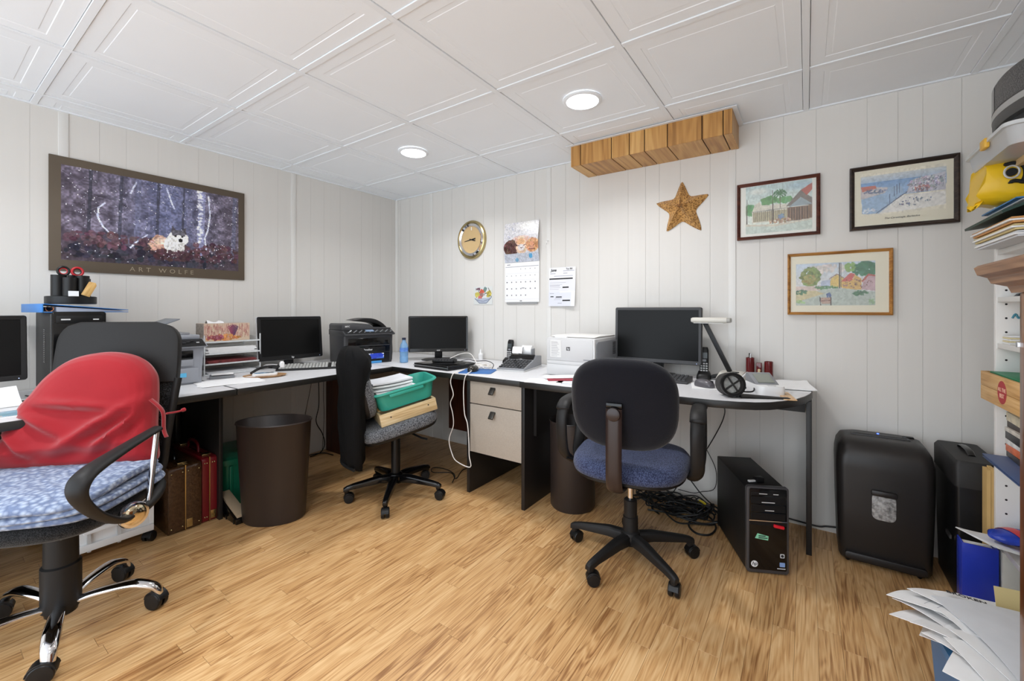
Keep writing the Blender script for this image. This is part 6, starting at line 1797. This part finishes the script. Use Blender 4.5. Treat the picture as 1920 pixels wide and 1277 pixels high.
for k, (pts, rr_, lb) in enumerate((([(2.90, -0.50, 0.70), (2.867, -0.20, 0.584), (2.818, -0.06, 0.462), (2.732, -0.05, 0.294), (2.644, -0.06, 0.182), (2.58, -0.09, 0.06), (2.55, -0.12, 0.03)], 0.003, 'black cord slanting from the rounded desk down to the cable heap'),
                                ([(2.70, -0.03, 0.70), (2.705, -0.03, 0.45), (2.738, -0.03, 0.338), (2.795, -0.03, 0.214), (2.79, -0.035, 0.105), (2.72, -0.04, 0.07), (2.674, -0.05, 0.056), (2.60, -0.08, 0.07)], 0.0022, 'thin cord hanging on the wall left of the floor tower'),
                                ([(2.60, -0.05, 0.30), (2.63, -0.05, 0.18), (2.70, -0.06, 0.09), (2.76, -0.07, 0.04), (2.82, -0.10, 0.02)], 0.0035, 'black cord rising from the cable heap behind the blue chair'),
                                ([(3.03, -0.02, 0.03), (3.16, -0.018, 0.025), (3.27, -0.018, 0.02), (3.31, -0.018, 0.03), (3.37, -0.02, 0.04)], 0.004, 'black cord lying along the foot of the wall by the shredder'))):
    b = MB().tube(spline(pts, 6), rr_, 6).build('hanging_cord', M_cord)
    tag(b, lb, 'cord', 'cords under the rounded desk')

# ---- paper shredder
M_shr = mat('shredder_black', (34, 31, 30), 0.4, bump=0.04, bscale=(600, 600, 600))
t = thing('paper_shredder', 'large black paper shredder with a window of white shreds', 'shredder', (3.503, -0.152, 0), 0)
b = MB()
def rr3(w, d, z, r, y=0.0):
    return [(x, yy + y, z) for x, yy in rrect(w, d, r, 6)]
b.loft([rr3(0.300, 0.235, 0.014, 0.03), rr3(0.312, 0.252, 0.03, 0.032), rr3(0.326, 0.262, 0.25, 0.035), rr3(0.332, 0.268, 0.43, 0.038), rr3(0.330, 0.266, 0.47, 0.04), rr3(0.318, 0.250, 0.510, 0.045, 0.006), rr3(0.290, 0.215, 0.537, 0.05, 0.018), rr3(0.24, 0.16, 0.546, 0.05, 0.028)])
b.build('body', M_shr, t, smooth=60)
MB().prism(rrect(0.27, 0.028, 0.01, 4, 0, 0.042), -0.140, -0.118, 'y').build('base_lip', M_shr, t, bevel=0.003)
sl = MB().box(-0.105, 0.105, 0.010, 0.052, 0.541, 0.5495).build('feed_slot', M_dgrey, t, bevel=0.003)
MB().box(-0.095, 0.095, 0.024, 0.034, 0.5485, 0.5502).build('slot_gap', M_ink, sl)
MB().box(0.085, 0.125, 0.060, 0.085, 0.540, 0.552).build('switch', M_gloss, t, bevel=0.004)
MB().cyl((0.0, 0.075, 0.546), (0.0, 0.075, 0.5485), 0.004, n=12).build('status_light', mat('blue_led', (60, 90, 255), 0.3, emit=6.0), t)
hb = MB().box(-0.045, 0.040, -0.146, -0.128, 0.325, 0.350).build('window_hood', M_shr, t, bevel=0.006)
wn = MB(); wn.prism(rrect(0.080, 0.115, 0.022, 5, -0.002, 0.278), -0.1335, -0.124, 'y')
wn.build('window', mat('shred_window', (150, 148, 146), 0.25, var=0.6, vscale=(70, 70, 70), bump=0.8, bscale=(90, 90, 90)), t, bevel=0.002)
for sx_ in (-0.12, 0.12):
    for sy_ in (-0.08, 0.09):
        castor(t, sx_, sy_, 0.4, 0.02, M_black, 0.0085)

# ---- black file box
t = thing('file_box', 'black portable file box with a carry strap beside the shredder', 'file box', (3.772, -0.195, 0), 0, )
b = MB(); b.loft([[(x, y, 0.0) for x, y in rrect(0.120, 0.30, 0.012, 3)], [(x, y, 0.40) for x, y in rrect(0.135, 0.33, 0.012, 3)], [(x, y, 0.46) for x, y in rrect(0.135, 0.33, 0.012, 3)]]); b.build('box', M_black, t, smooth=40)
b = MB(); b.loft([[(x, y, 0.445) for x, y in rrect(0.142, 0.336, 0.014, 3)], [(x, y, 0.530) for x, y in rrect(0.142, 0.336, 0.014, 3)], [(x, y, 0.545) for x, y in rrect(0.125, 0.315, 0.014, 3)]]); b.build('lid', mat('soft_black_cover', (30, 29, 29), 0.55, var=0.2, vscale=(12, 12, 12)), t, smooth=40)
MB().tube(spline([(0.0, 0.09, 0.543), (0.0, 0.06, 0.556), (0.0, -0.02, 0.558), (0.0, -0.06, 0.545)], 6), 0.005, 8, flat=2.4, up=(1, 0, 0)).build('strap', M_gloss, t)
MB().box(-0.076, -0.070, -0.12, -0.06, 0.22, 0.235).build('buckle', M_steel, t)
# ================================================================== BOOKCASE SIDE
M_wb = mat('white_bookcase', (232, 231, 228), 0.4)
BX, BY = 3.79, -0.42      # front plane x, far side y
t = thing('bookcase', 'tall white bookcase with peg holes against the right wall', 'bookcase', (0, 0, 0))
sd = MB().box(BX, 4.13, BY - 0.018, BY, 0, 1.595).build('side_panel', M_wb, t, bevel=0.001)
for k in range(24):
    z = 0.40 + k * 0.05
    MB().cyl((BX + 0.026, BY - 0.0178, z), (BX + 0.026, BY - 0.0184, z), 0.0035, n=10).build('peg_hole', M_ink, sd)
MB().box(BX, 4.13, BY - 0.92, BY - 0.902, 0, 1.595).build('side_panel', M_wb, t, bevel=0.001)
MB().box(4.122, 4.13, BY - 0.902, BY - 0.018, 0, 1.595).build('back_panel', M_wb, t)
SH = (0.06, 0.30, 0.595, 0.805, 1.01, 1.175, 1.345, 1.48)
for z in SH:
    MB().box(BX + 0.004, 4.122, BY - 0.902, BY - 0.018, z - 0.018, z).build('shelf', M_wb, t, bevel=0.001)
MB().box(BX - 0.004, 4.13, BY - 0.92, BY, 1.595, 1.615).build('top', mat_wood('bookcase_top', (176, 140, 92), (204, 172, 124), (224, 198, 156), 0.5, 'y', randomize=False), t)

# ---- on top: radio on a clear storage box
t = thing('storage_box', 'clear plastic storage box with a yellow clasp on the bookcase top', 'storage box', (3.86, -0.66, 1.6165), 0)
b = MB(); b.loft([rr3(0.28, 0.36, 0, 0.03), rr3(0.30, 0.38, 0.055, 0.03)]); b.build('tub', mat('frosted_plastic', (222, 226, 228), 0.3, alpha=0.6), t, smooth=40)
b = MB(); b.loft([rr3(0.315, 0.395, 0.051, 0.03), rr3(0.315, 0.395, 0.062, 0.03), rr3(0.27, 0.35, 0.066, 0.03)]); b.build('lid', mat('frosted_lid', (226, 230, 232), 0.3, alpha=0.75), t, smooth=40)
MB().box(-0.163, -0.150, -0.045, 0.0, 0.035, 0.066).build('clasp', mat('clasp_yellow', (226, 176, 60), 0.4), t, bevel=0.003)
MB().box(-0.10, 0.10, -0.16, 0.0, 0.006, 0.04).build('contents', mat('pink_contents', (196, 120, 110), 0.6), t, bevel=0.01)
t = thing('radio', 'curved dark grey tabletop radio with a display on the bookcase top', 'radio', (3.878, -0.665, 1.6835), 0)
def rad(z, s=1.0):
    pts = []
    for k in range(25):
        a = R(-58 + 116 * k / 24)
        pts.append((-0.17 * s * math.cos(a) + 0.03, -0.28 * s * math.sin(a), z))
    pts.append((0.12 * s, -0.20 * s, z)); pts.append((0.12 * s, 0.20 * s, z))
    return pts
b = MB(); b.loft([rad(0.0, 0.86), rad(0.05, 0.86)]); b.build('foot', M_dgrey, t, smooth=40)
b = MB(); b.loft([rad(0.048, 0.97), rad(0.060, 1.0), rad(0.185, 1.0), rad(0.195, 0.97)]); b.build('body', mat('radio_grey', (74, 73, 72), 0.4), t, smooth=40)
b = MB(); b.loft([rad(0.078, 1.008), rad(0.098, 1.008)]); b.build('silver_band', mat('radio_silver', (170, 170, 168), 0.35), t, smooth=40)
b = MB()
for z0, z1 in ((0.103, 0.183),):
    ring = lambda z, a0, a1, s: [(-0.17 * s * math.cos(R(a0 + (a1 - a0) * k / 10)) + 0.03, -0.28 * s * math.sin(R(a0 + (a1 - a0) * k / 10)), z) for k in range(11)]
    o0, o1 = ring(z0, -46, -8, 1.006), ring(z1, -46, -8, 1.006)
    b.loft([o0, o1], caps=False, closed=False)
b.build('display', M_gloss, t)
b = MB(); o0, o1 = ring(0.103, -6, 56, 1.006), ring(0.183, -6, 56, 1.006); b.loft([o0, o1], caps=False, closed=False); b.build('grille', mat_weave('radio_grille', (96, 95, 94), (50, 50, 50), (260, 260, 260), 0.6, 0.6), t)

# ---- bag, folders and papers on the upper shelves
M_yel = mat('yellow_plastic_bag', (240, 196, 34), 0.32, var=0.06, vscale=(9, 9, 9))
t = thing('shopping_bag', 'crumpled yellow plastic bag with a black mark on bookcase shelf', 'bag', (3.72, -0.545, 1.4815), 0)
rg = random.Random(4)
rings = []
for i in range(17):
    q = i / 16
    x = 0.30 * q
    ring = []
    for k in range(28):
        a = 2 * PI * k / 28
        ry = 0.078 * (0.80 + 0.20 * math.sin(PI * min(1, q * 1.3 + 0.12)))
        rzz = 0.074 * (0.84 + 0.16 * math.sin(PI * min(1, q * 2.0 + 0.15)))
        c_, s_ = math.cos(a), math.sin(a)
        yy = math.copysign(abs(c_) ** 0.55, c_) * ry
        zz = 0.080 + math.copysign(abs(s_) ** 0.55, s_) * rzz
        ring.append((x + 0.007 * rg.uniform(-1, 1) - 0.012 * (zz < 0.07) * (q == 0), yy + 0.005 * rg.uniform(-1, 1), max(0.0, zz + 0.005 * rg.uniform(-1, 1))))
    rings.append(ring)
MB().loft(rings).build('bag_body', M_yel, t, smooth=40)
MB().sheet(lambda u, v: (0.03 - 0.045 * u + 0.006 * math.sin(v * 20), -0.05 + 0.09 * v, 0.052 - 0.05 * u + 0.008 * math.sin(v * 26 + u * 5)), 6, 12, 0.002).build('bag_lip', M_yel, t, smooth=50)
MB().tube([(0.058 + 0.017 * math.cos(a), -0.083, 0.098 + 0.020 * math.sin(a)) for a in [2 * PI * k / 20 for k in range(20)]], 0.003, 6, closed=True).build('mark_ring', M_lgrey, t)
MB().cyl((0.058, -0.078, 0.098), (0.058, -0.084, 0.098), 0.013, n=18).build('mark_dot', M_ink, t)
MB().tube(spline([(0.040, -0.080, 0.124), (0.066, -0.082, 0.126), (0.084, -0.083, 0.112), (0.088, -0.083, 0.085), (0.080, -0.083, 0.058)], 6), [0.002] + [0.006] * 22 + [0.008, 0.008], 8).build('mark_arc', M_ink, t)
MB().tube(spline([(0.084, -0.083, 0.062), (0.064, -0.083, 0.068), (0.050, -0.083, 0.062)], 6), [0.006] * 10 + [0.004, 0.003, 0.002], 8).build('mark_tail', M_ink, t)
for k, (z, x0, m, lb, cat) in enumerate(((1.3455, 3.735, M_paper2, 'lowest bundle of white papers jutting from the upper bookcase shelf', 'papers'), (1.366, 3.73, mat('manila', (216, 196, 140), 0.7), 'manila folder pile jutting from the upper bookcase shelf', 'folder'), (1.387, 3.725, mat('orange_file', (206, 150, 90), 0.6), 'orange file on the manila folders in the bookcase', 'folder'))):
    t = thing('folder', lb, cat, (x0 + 0.15, -0.64, z), 0, group='files on the upper bookcase shelf')
    for q in range(3):
        MB().box(-0.15 - 0.006 * (q % 2), 0.15, -0.19 + 0.004 * q, 0.165 + 0.006 * q, 0.0065 * q, 0.0065 * q + 0.005).build('leaf', m if q % 2 == 0 else M_paper, t)
t = thing('folder', 'dark green folder sagging over the shelf papers', 'folder', (3.87, -0.64, 1.409), 0, group='files on the upper bookcase shelf')
MB().sheet(lambda u, v: (-0.165 + 0.30 * u, 0.17 - 0.36 * v, 0.012 + 0.030 * math.sin(PI * u) * (0.4 + v) - 0.004 * (1 - u)), 12, 12, 0.008).build('cover', mat('bottle_green', (30, 58, 50), 0.45), t, smooth=60)
t = thing('folder', 'bright blue thin folder beneath the yellow bag', 'folder', (3.86, -0.62, 1.462), 0, group='files on the upper bookcase shelf')
MB().box(-0.12, 0.12, -0.18, 0.12, 0, 0.004).build('cover', mat('folder_blue', (60, 122, 176), 0.5), t)
MB().box(-0.105, 0.12, -0.175, 0.115, -0.004, -0.0005).build('leaf', M_paper, t)
t = thing('stapler', 'black stapler lying on a bookcase shelf above the wooden cornice', 'stapler', (3.885, -0.475, 1.1755), 0)
MB().prism([(-0.06, 0), (0.06, 0), (0.06, 0.012), (-0.05, 0.012)], -0.016, 0.016, 'y').build('base', M_black, t, bevel=0.003)
MB().prism([(-0.055, 0.016), (0.055, 0.022), (0.06, 0.05), (0.0, 0.05), (-0.05, 0.032)], -0.014, 0.014, 'y').build('arm', M_black, t, bevel=0.006)
t = thing('note_card', 'cream note card stack on the middle bookcase shelf', 'cards', (3.855, -0.475, 1.0105), 0)
for q in range(5):
    MB().box(-0.05, 0.06, -0.035, 0.030, 0.006 * q, 0.006 * q + 0.005).build('card', mat('cream_card', (226, 214, 170), 0.7) if q % 2 else M_paper, t)
t = thing('eyeglasses', 'black framed eyeglasses on the cream cards in the bookcase', 'glasses', (3.85, -0.492, 1.0410), 0)
for s in (-1, 1):
    MB().tube([(0.0, s * 0.010 + 0.009 * math.cos(a), 0.010 + 0.009 * math.sin(a)) for a in [2 * PI * k / 16 for k in range(16)]], 0.0016, 6, closed=True).build('rim', M_black, t)
MB().tube([(0, -0.019, 0.012), (0.05, -0.02, 0.01), (0.06, -0.02, 0.004)], 0.0015, 6).build('temple', M_black, t)
wr = MB().tube(spline([(3.830, -0.4395, 1.10), (3.838, -0.4395, 1.115), (3.845, -0.4395, 1.10), (3.853, -0.4395, 1.108), (3.865, -0.4395, 1.104), (3.875, -0.4395, 1.108)], 6), 0.003, 6).build('blue_string', mat('teal_string', (70, 140, 160), 0.5))
tag(wr, 'teal squiggle of string taped inside the bookcase side', 'string')

# ---- wooden crate with stamp
M_crate = mat_wood('crate_wood', (178, 128, 70), (212, 166, 104), (226, 188, 132), 0.55, 'y', 1.0, randomize=False)
t = thing('wooden_crate', 'pale wooden crate with a round red stamp on the bookcase', 'crate', (3.757, -0.42, 0.8055), 0)
for (z0, z1) in ((0.0, 0.050), (0.0512, 0.101)):
    MB().box(0.0, 0.010, -0.42, 0.0, z0, z1).build('front_plank', M_crate, t, bevel=0.0008)
    MB().box(0.010, 0.26, -0.010, 0.0, z0, z1).build('end_plank', M_crate, t)
    MB().box(0.010, 0.26, -0.42, -0.41, z0, z1).build('end_plank', M_crate, t)
    MB().box(0.25, 0.26, -0.41, -0.01, z0, z1).build('back_plank', M_crate, t)
MB().box(0.010, 0.25, -0.41, -0.010, 0.0, 0.008).build('floor_plank', M_crate, t)
M_stamp = mat('stamp_red', (178, 52, 56), 0.6)
MB().cyl((0.0, -0.205, 0.052), (-0.0006, -0.205, 0.052), 0.038, n=40).build('stamp', M_stamp, t)
M_stampl = mat('stamp_letter', (232, 184, 160), 0.6)
FM = lambda y, z: frame_M((-0.0008, y, z), (0, -1, 0), (0, 0, 1))
text('ALL THE', 0.0175, 'stamp_lettering', M_stampl, t, FM(-0.205, 0.060), bold=0.0003)
text('BEST', 0.019, 'stamp_lettering', M_stampl, t, FM(-0.205, 0.040), bold=0.0003)
for k, (z, m, lb, x0) in enumerate(((0.880, mat('grey_folder', (120, 124, 128), 0.5), 'dark grey folder lying in the stamped crate', 3.775), (0.8965, mat('kelly_green', (28, 128, 84), 0.45), 'bright green folder lying in the stamped crate', 3.775))):
    o_ = MB().box(0, 0.20, -0.36, -0.02, 0, 0.012).build('folder', m, bevel=0.002)
    tag(place(o_, (x0, -0.42, z)), lb, 'folder', 'folders in the stamped crate')
o_ = MB().box(0, 0.14, -0.20, -0.04, 0, 0.004).build('booklet', mat('booklet_blue', (70, 110, 170), 0.4, var=0.3, vscale=(20, 20, 20)))
tag(place(o_, (3.80, -0.45, 0.912), 0, 16), 'blue booklet propped on the green folder', 'booklet')

# ---- stack of discs and boxes under the crate
z = 0.6135
for k, (h, col, w, lb) in enumerate(((0.020, (60, 56, 56), 0.12, 'lowest black box of the small stack under the crate'), (0.024, (214, 110, 70), 0.125, 'orange box in the small stack under the crate'), (0.018, (226, 226, 224), 0.13, 'white box over the orange box under the crate'), (0.026, (40, 40, 44), 0.125, 'black cassette box in the small stack under the crate'), (0.014, (206, 200, 190), 0.13, 'pale card box in the small stack under the crate'), (0.022, (58, 48, 44), 0.12, 'dark brown box in the small stack under the crate'), (0.030, (214, 204, 176), 0.12, 'cream box topping the small stack under the crate'))):
    o_ = MB().box(-w / 2, w / 2, -0.075, 0.075, 0, h).build('small_box', mat('small_box_%d' % k, col, 0.45, var=0.2, vscale=(40, 40, 40)), bevel=0.001)
    tag(place(o_, (3.868 + 0.003 * (k % 3), -0.535, z), 2 * (k % 3) - 2), lb, 'box', 'small boxes under the crate')
    z += h + 0.0004
t = thing('document_box', 'slate blue folder jutting from the shelf beneath the small boxes', 'folder', (3.862, -0.58, 0.6012), 0)
MB().box(-0.112, 0.13, -0.20, 0.115, 0.0075, 0.0115).build('cover', mat('slate_blue', (74, 92, 132), 0.5), t, bevel=0.001)
MB().box(-0.105, 0.125, -0.195, 0.11, 0.003, 0.007).build('leaf', M_paper, t)
MB().box(-0.112, 0.13, -0.20, 0.115, 0.0, 0.0025).build('cover', mat('slate_blue', (74, 92, 132), 0.5), t, bevel=0.001)
t = thing('folder_bundle', 'bundle of tan card folders standing between file box and bookcase', 'folders', (3.797, -0.390, 0), 0)
for k in range(4):
    MB().box(-0.003 - 0.0115 * 0 + 0.0115 * (k - 1.5) - 0.003, 0.0115 * (k - 1.5) + 0.0045, -0.024, 0.024, 0.14, 0.54 + 0.006 * (k % 2)).build('folder', mat('tan_folder', (206, 172, 112), 0.7, var=0.08, vscale=(10, 10, 10)), t)
MB().box(-0.026, 0.024, -0.024, 0.024, 0.0, 0.139).build('carton', M_black, t)

# ---- binders on the floor before the bookcase
M_bb2 = mat('royal_blue_vinyl', (44, 62, 178), 0.22, var=0.05, vscale=(8, 8, 8))
t = thing('ring_binder', 'royal blue binder standing on the floor before the bookcase', 'binder', (3.735, -0.50, 0), 0)
MB().box(-0.045, -0.040, 0.0, 0.06, 0.0, 0.29).build('cover', M_bb2, t, bevel=0.001)
MB().box(-0.045, 0.046, -0.006, -0.0005, 0.0, 0.29).build('spine', M_bb2, t, bevel=0.001)
MB().box(0.041, 0.046, 0.0, 0.06, 0.0, 0.29).build('cover', M_bb2, t, bevel=0.001)
MB().box(-0.038, 0.039, 0.006, 0.055, 0.012, 0.278).build('pages', M_paper, t)
t = thing('ring_binder', 'pale grey binder standing on the floor next to the blue binder', 'binder', (3.836, -0.505, 0), 0)
MB().box(-0.048, 0.05, -0.006, 0.0, 0.0, 0.285).build('spine', mat('pale_grey_vinyl', (206, 206, 198), 0.5), t, bevel=0.001)
MB().box(-0.048, -0.043, 0.0005, 0.06, 0.0, 0.285).build('cover', mat('pale_grey_vinyl', (206, 206, 198), 0.5), t, bevel=0.001)
MB().box(0.045, 0.05, 0.0005, 0.06, 0.0, 0.285).build('cover', mat('pale_grey_vinyl', (206, 206, 198), 0.5), t, bevel=0.001)
MB().box(-0.041, 0.043, 0.006, 0.055, 0.012, 0.272).build('pages', M_paper, t)
sheets('loose_paper', 'slanted white papers lying across the tops of the binders', 'papers', (3.800, -0.525, 0.313), 20, 0.20, 0.16, 4, curl=0.01, th=0.0016, jit=8, seed=9, ry=14, rx=-6)
t = thing('plastic_bag', 'small blue and red plastic packet on the slanted papers', 'packet', (3.822, -0.520, 0.330), 30)
b = MB(); b.loft([[(x, 0.05 * math.cos(a) * s, 0.024 + 0.022 * math.sin(a) * s) for a in [2 * PI * k / 16 for k in range(16)]] for (x, s) in ((-0.085, 0.25), (-0.06, 0.8), (0.0, 1.0), (0.06, 0.8), (0.085, 0.25))]); b.build('packet', mat('packet_blue', (40, 66, 176), 0.25, var=0.25, vscale=(18, 18, 18)), t, smooth=60)
b = MB(); b.loft([[(x, 0.0515 * math.cos(a) * s, 0.024 + 0.0235 * math.sin(a) * s) for a in [2 * PI * k / 16 for k in range(16)]] for (x, s) in ((-0.03, 0.94), (-0.005, 1.0), (0.005, 1.0))], caps=False); b.build('red_band', mat('packet_red', (206, 40, 50), 0.3), t, smooth=60)

# ---- recycling bin heaped with papers
M_rb = mat('recycling_blue', (58, 124, 180), 0.35)
t = thing('recycling_bin', 'blue recycling bin heaped with white papers', 'bin', (3.665, -1.05, 0), 6)
def rr4(w, d, z, r):
    return [(x, y, z) for x, y in rrect(w, d, r, 6)]
MB().loft([rr4(0.22, 0.34, 0, 0.05), rr4(0.25, 0.37, 0.21, 0.06), rr4(0.285, 0.405, 0.212, 0.07), rr4(0.285, 0.405, 0.232, 0.07), rr4(0.255, 0.375, 0.232, 0.06), rr4(0.24, 0.35, 0.20, 0.05), rr4(0.21, 0.32, 0.02, 0.05)]).build('shell', M_rb, t, smooth=40)
rg = random.Random(31)
NPAP = (( 3.600, -0.950, 0.262, 62, 0, 13, 0.216, 0.279), (3.655, -0.945, 0.275, 48, -3, 10, 0.216, 0.279), (3.70, -0.960, 0.280, 30, -4, 6, 0.24, 0.30), (3.675, -1.03, 0.275, 38, 3, 5, 0.216, 0.279), (3.69, -1.10, 0.275, 28, 5, 3, 0.216, 0.279), (3.64, -1.05, 0.250, 75, 3, 9, 0.216, 0.279), (3.71, -1.06, 0.292, 18, 2, 2, 0.27, 0.33), (3.655, -1.13, 0.262, 54, 4, 8, 0.216, 0.279), (3.70, -1.17, 0.270, 33, 6, 5, 0.216, 0.279), (3.66, -1.22, 0.255, 70, 10, 6, 0.216, 0.279), (3.60, -1.03, 0.238, 58, 2, 14, 0.216, 0.279), (3.615, -0.985, 0.250, 50, 1, 12, 0.216, 0.279), (3.63, -1.08, 0.256, 64, 3, 11, 0.216, 0.279), (3.69, -1.24, 0.262, 25, 8, 6, 0.25, 0.30), (3.73, -1.13, 0.283, 10, 4, 2, 0.216, 0.279))
LB = ('white printed sheet fanning furthest left out of the recycling bin', 'white sheet with faint lines second from left over the recycling bin', 'broad white envelope with BROKEN print at back of recycling bin', 'plain white sheet in the middle of the recycling heap', 'white sheet low at front of the recycling heap', 'white sheet drooping over the near rim of recycling bin', 'large blank grey white sheet topping the recycling heap', 'white sheet lying under the large blank sheet near the cabinet', 'white sheet nearest the wooden cabinet in recycling heap', 'white sheet hanging towards the camera over the bin rim', 'white sheet sliding left over the blue bin edge', 'white sheet tucked beneath the furthest left fanned sheet', 'white sheet lying slanted across the left rim of recycling bin', 'broad white sheet lowest at the photo bottom in recycling heap', 'white sheet pressed against the wooden cabinet post')
for k, (x, y, z, rz_, rx_, ry_, w, d) in enumerate(NPAP):
    t = thing('discarded_paper', LB[k], 'paper', (x, y, z), rz_, group='papers in the recycling bin', rx=rx_, ry=ry_)
    ph = rg.random() * 6
    def fn(u, v, ph=ph, w=w, d=d):
        return ((u - 0.5) * w, (v - 0.5) * d, 0.006 * math.sin(u * 4 + ph) + 0.006 * math.sin(v * 5 + ph * 2) - 0.06 * (v - 0.5) ** 2)
    MB().sheet(fn, 12, 12, 0.0012).build('sheet', M_paper if k != 6 else M_paper2, t, smooth=70)
    def ln(u0, u1, v, m=M_ink, hh=0.004):
        b = MB()
        n = 8
        pts = []
        for i in range(n + 1):
            u = u0 + (u1 - u0) * i / n
            pts.append([Vector(fn(u, v)) + Vector((0, 0, 0.0006)), Vector(fn(u, v + hh)) + Vector((0, 0, 0.0006))])
        for i in range(n):
            b.quad(pts[i][0], pts[i + 1][0], pts[i + 1][1], pts[i][1])
        b.build('printed_line', m, t)
    M_fk = mat('faint_ink', (150, 152, 160), 0.7)
    if k in (0, 1, 3, 5, 7, 9):
        for q in range(7):
            ln(0.12, 0.5 + 0.4 * rg.random(), 0.12 + 0.10 * q, M_fk)
        ln(0.6, 0.9, 0.9, M_fk, 0.01)
    if k == 2:
        text('BROKEN', 0.022, 'lettering', M_ink, t, Matrix.Translation((-0.04, 0.10, 0.004)) @ Matrix.Rotation(R(-30), 4, 'Z'), bold=0.0004)
        ln(0.2, 0.55, 0.70, M_fk); ln(0.2, 0.5, 0.66, M_fk)
t = thing('folder', 'cream manila folder upright at the back of the recycling bin', 'folder', (3.755, -0.870, 0.19), 8, rx=-14)
MB().box(-0.07, 0.11, -0.002, 0.0, 0.0, 0.13).build('cover', mat('manila', (216, 196, 140), 0.7), t)
MB().box(-0.065, 0.105, 0.0003, 0.0015, 0.0, 0.12).build('leaf', M_paper, t)

# ---- wooden cabinet at the photo edge
M_wal = mat_wood('walnut_stain', (58, 28, 8), (104, 56, 22), (146, 88, 42), 0.3, 'z', randomize=False, coat=0.3)
M_wal2 = mat_wood('walnut_cornice', (92, 62, 40), (138, 100, 70), (172, 134, 100), 0.4, 'y', randomize=False)
CX, CY = 3.578, -1.40
t = thing('wooden_cabinet', 'walnut stained cabinet with a moulded cornice at the photo edge', 'cabinet', (0, 0, 0))
MB().box(CX, CX + 0.045, CY - 0.045, CY, 0.0, 1.165).build('corner_post', M_wal, t, bevel=0.004)
MB().box(CX, CX + 0.045, CY - 0.90, CY - 0.855, 0.0, 1.165).build('corner_post', M_wal, t, bevel=0.004)
MB().box(CX + 0.045, 4.10, CY - 0.03, CY - 0.012, 0.04, 1.165).build('side_panel', M_wal, t)
MB().box(CX + 0.045, 4.10, CY - 0.888, CY - 0.87, 0.04, 1.165).build('side_panel', M_wal, t)
MB().box(4.085, 4.10, CY - 0.87, CY - 0.03, 0.04, 1.165).build('back_panel', M_wal, t)
for k, (z0, z1) in enumerate(((0.06, 0.56), (0.575, 1.075))):
    for q in range(2):
        y0 = CY - 0.05 - 0.4025 * q
        dd = MB().box(CX + 0.010, CX + 0.028, y0 - 0.398, y0, z0, z1).build('door', M_wal, t, bevel=0.003)
        MB().sphere((CX + 0.002, y0 - 0.36 if q == 0 else y0 - 0.04, (z0 + z1) / 2), 0.012, 8).build('knob', M_brass, dd)
MB().box(CX + 0.006, CX + 0.030, CY - 0.855, CY - 0.045, 1.08, 1.165).build('rail', M_wal, t, bevel=0.002)
prof = [(0.0, 1.165), (-0.008, 1.165), (-0.012, 1.178), (-0.030, 1.186), (-0.034, 1.198), (-0.046, 1.205), (-0.050, 1.221), (-0.045, 1.226), (0.02, 1.226)]
def cor(o, q):
    a, z = q
    return o(a, z)
ringA = [(CX + a, CY - 0.9 + a, z) for a, z in prof]
ringB = [(CX + a, CY - a * 1.2, z) for a, z in prof]
ringC = [(4.10, CY - a * 1.2, z) for a, z in prof]
MB().loft([ringA, ringB, ringC], caps=True).build('cornice', M_wal2, t, smooth=25)
MB().box(CX + 0.018, 4.10, CY - 0.90, CY - 0.018, 1.20, 1.2255).build('top', M_wal2, t)
MB().box(CX - 0.004, CX + 0.03, CY - 0.006, CY + 0.0035, 1.055, 1.066).build('hinge_plate', M_steel, t, bevel=0.001)
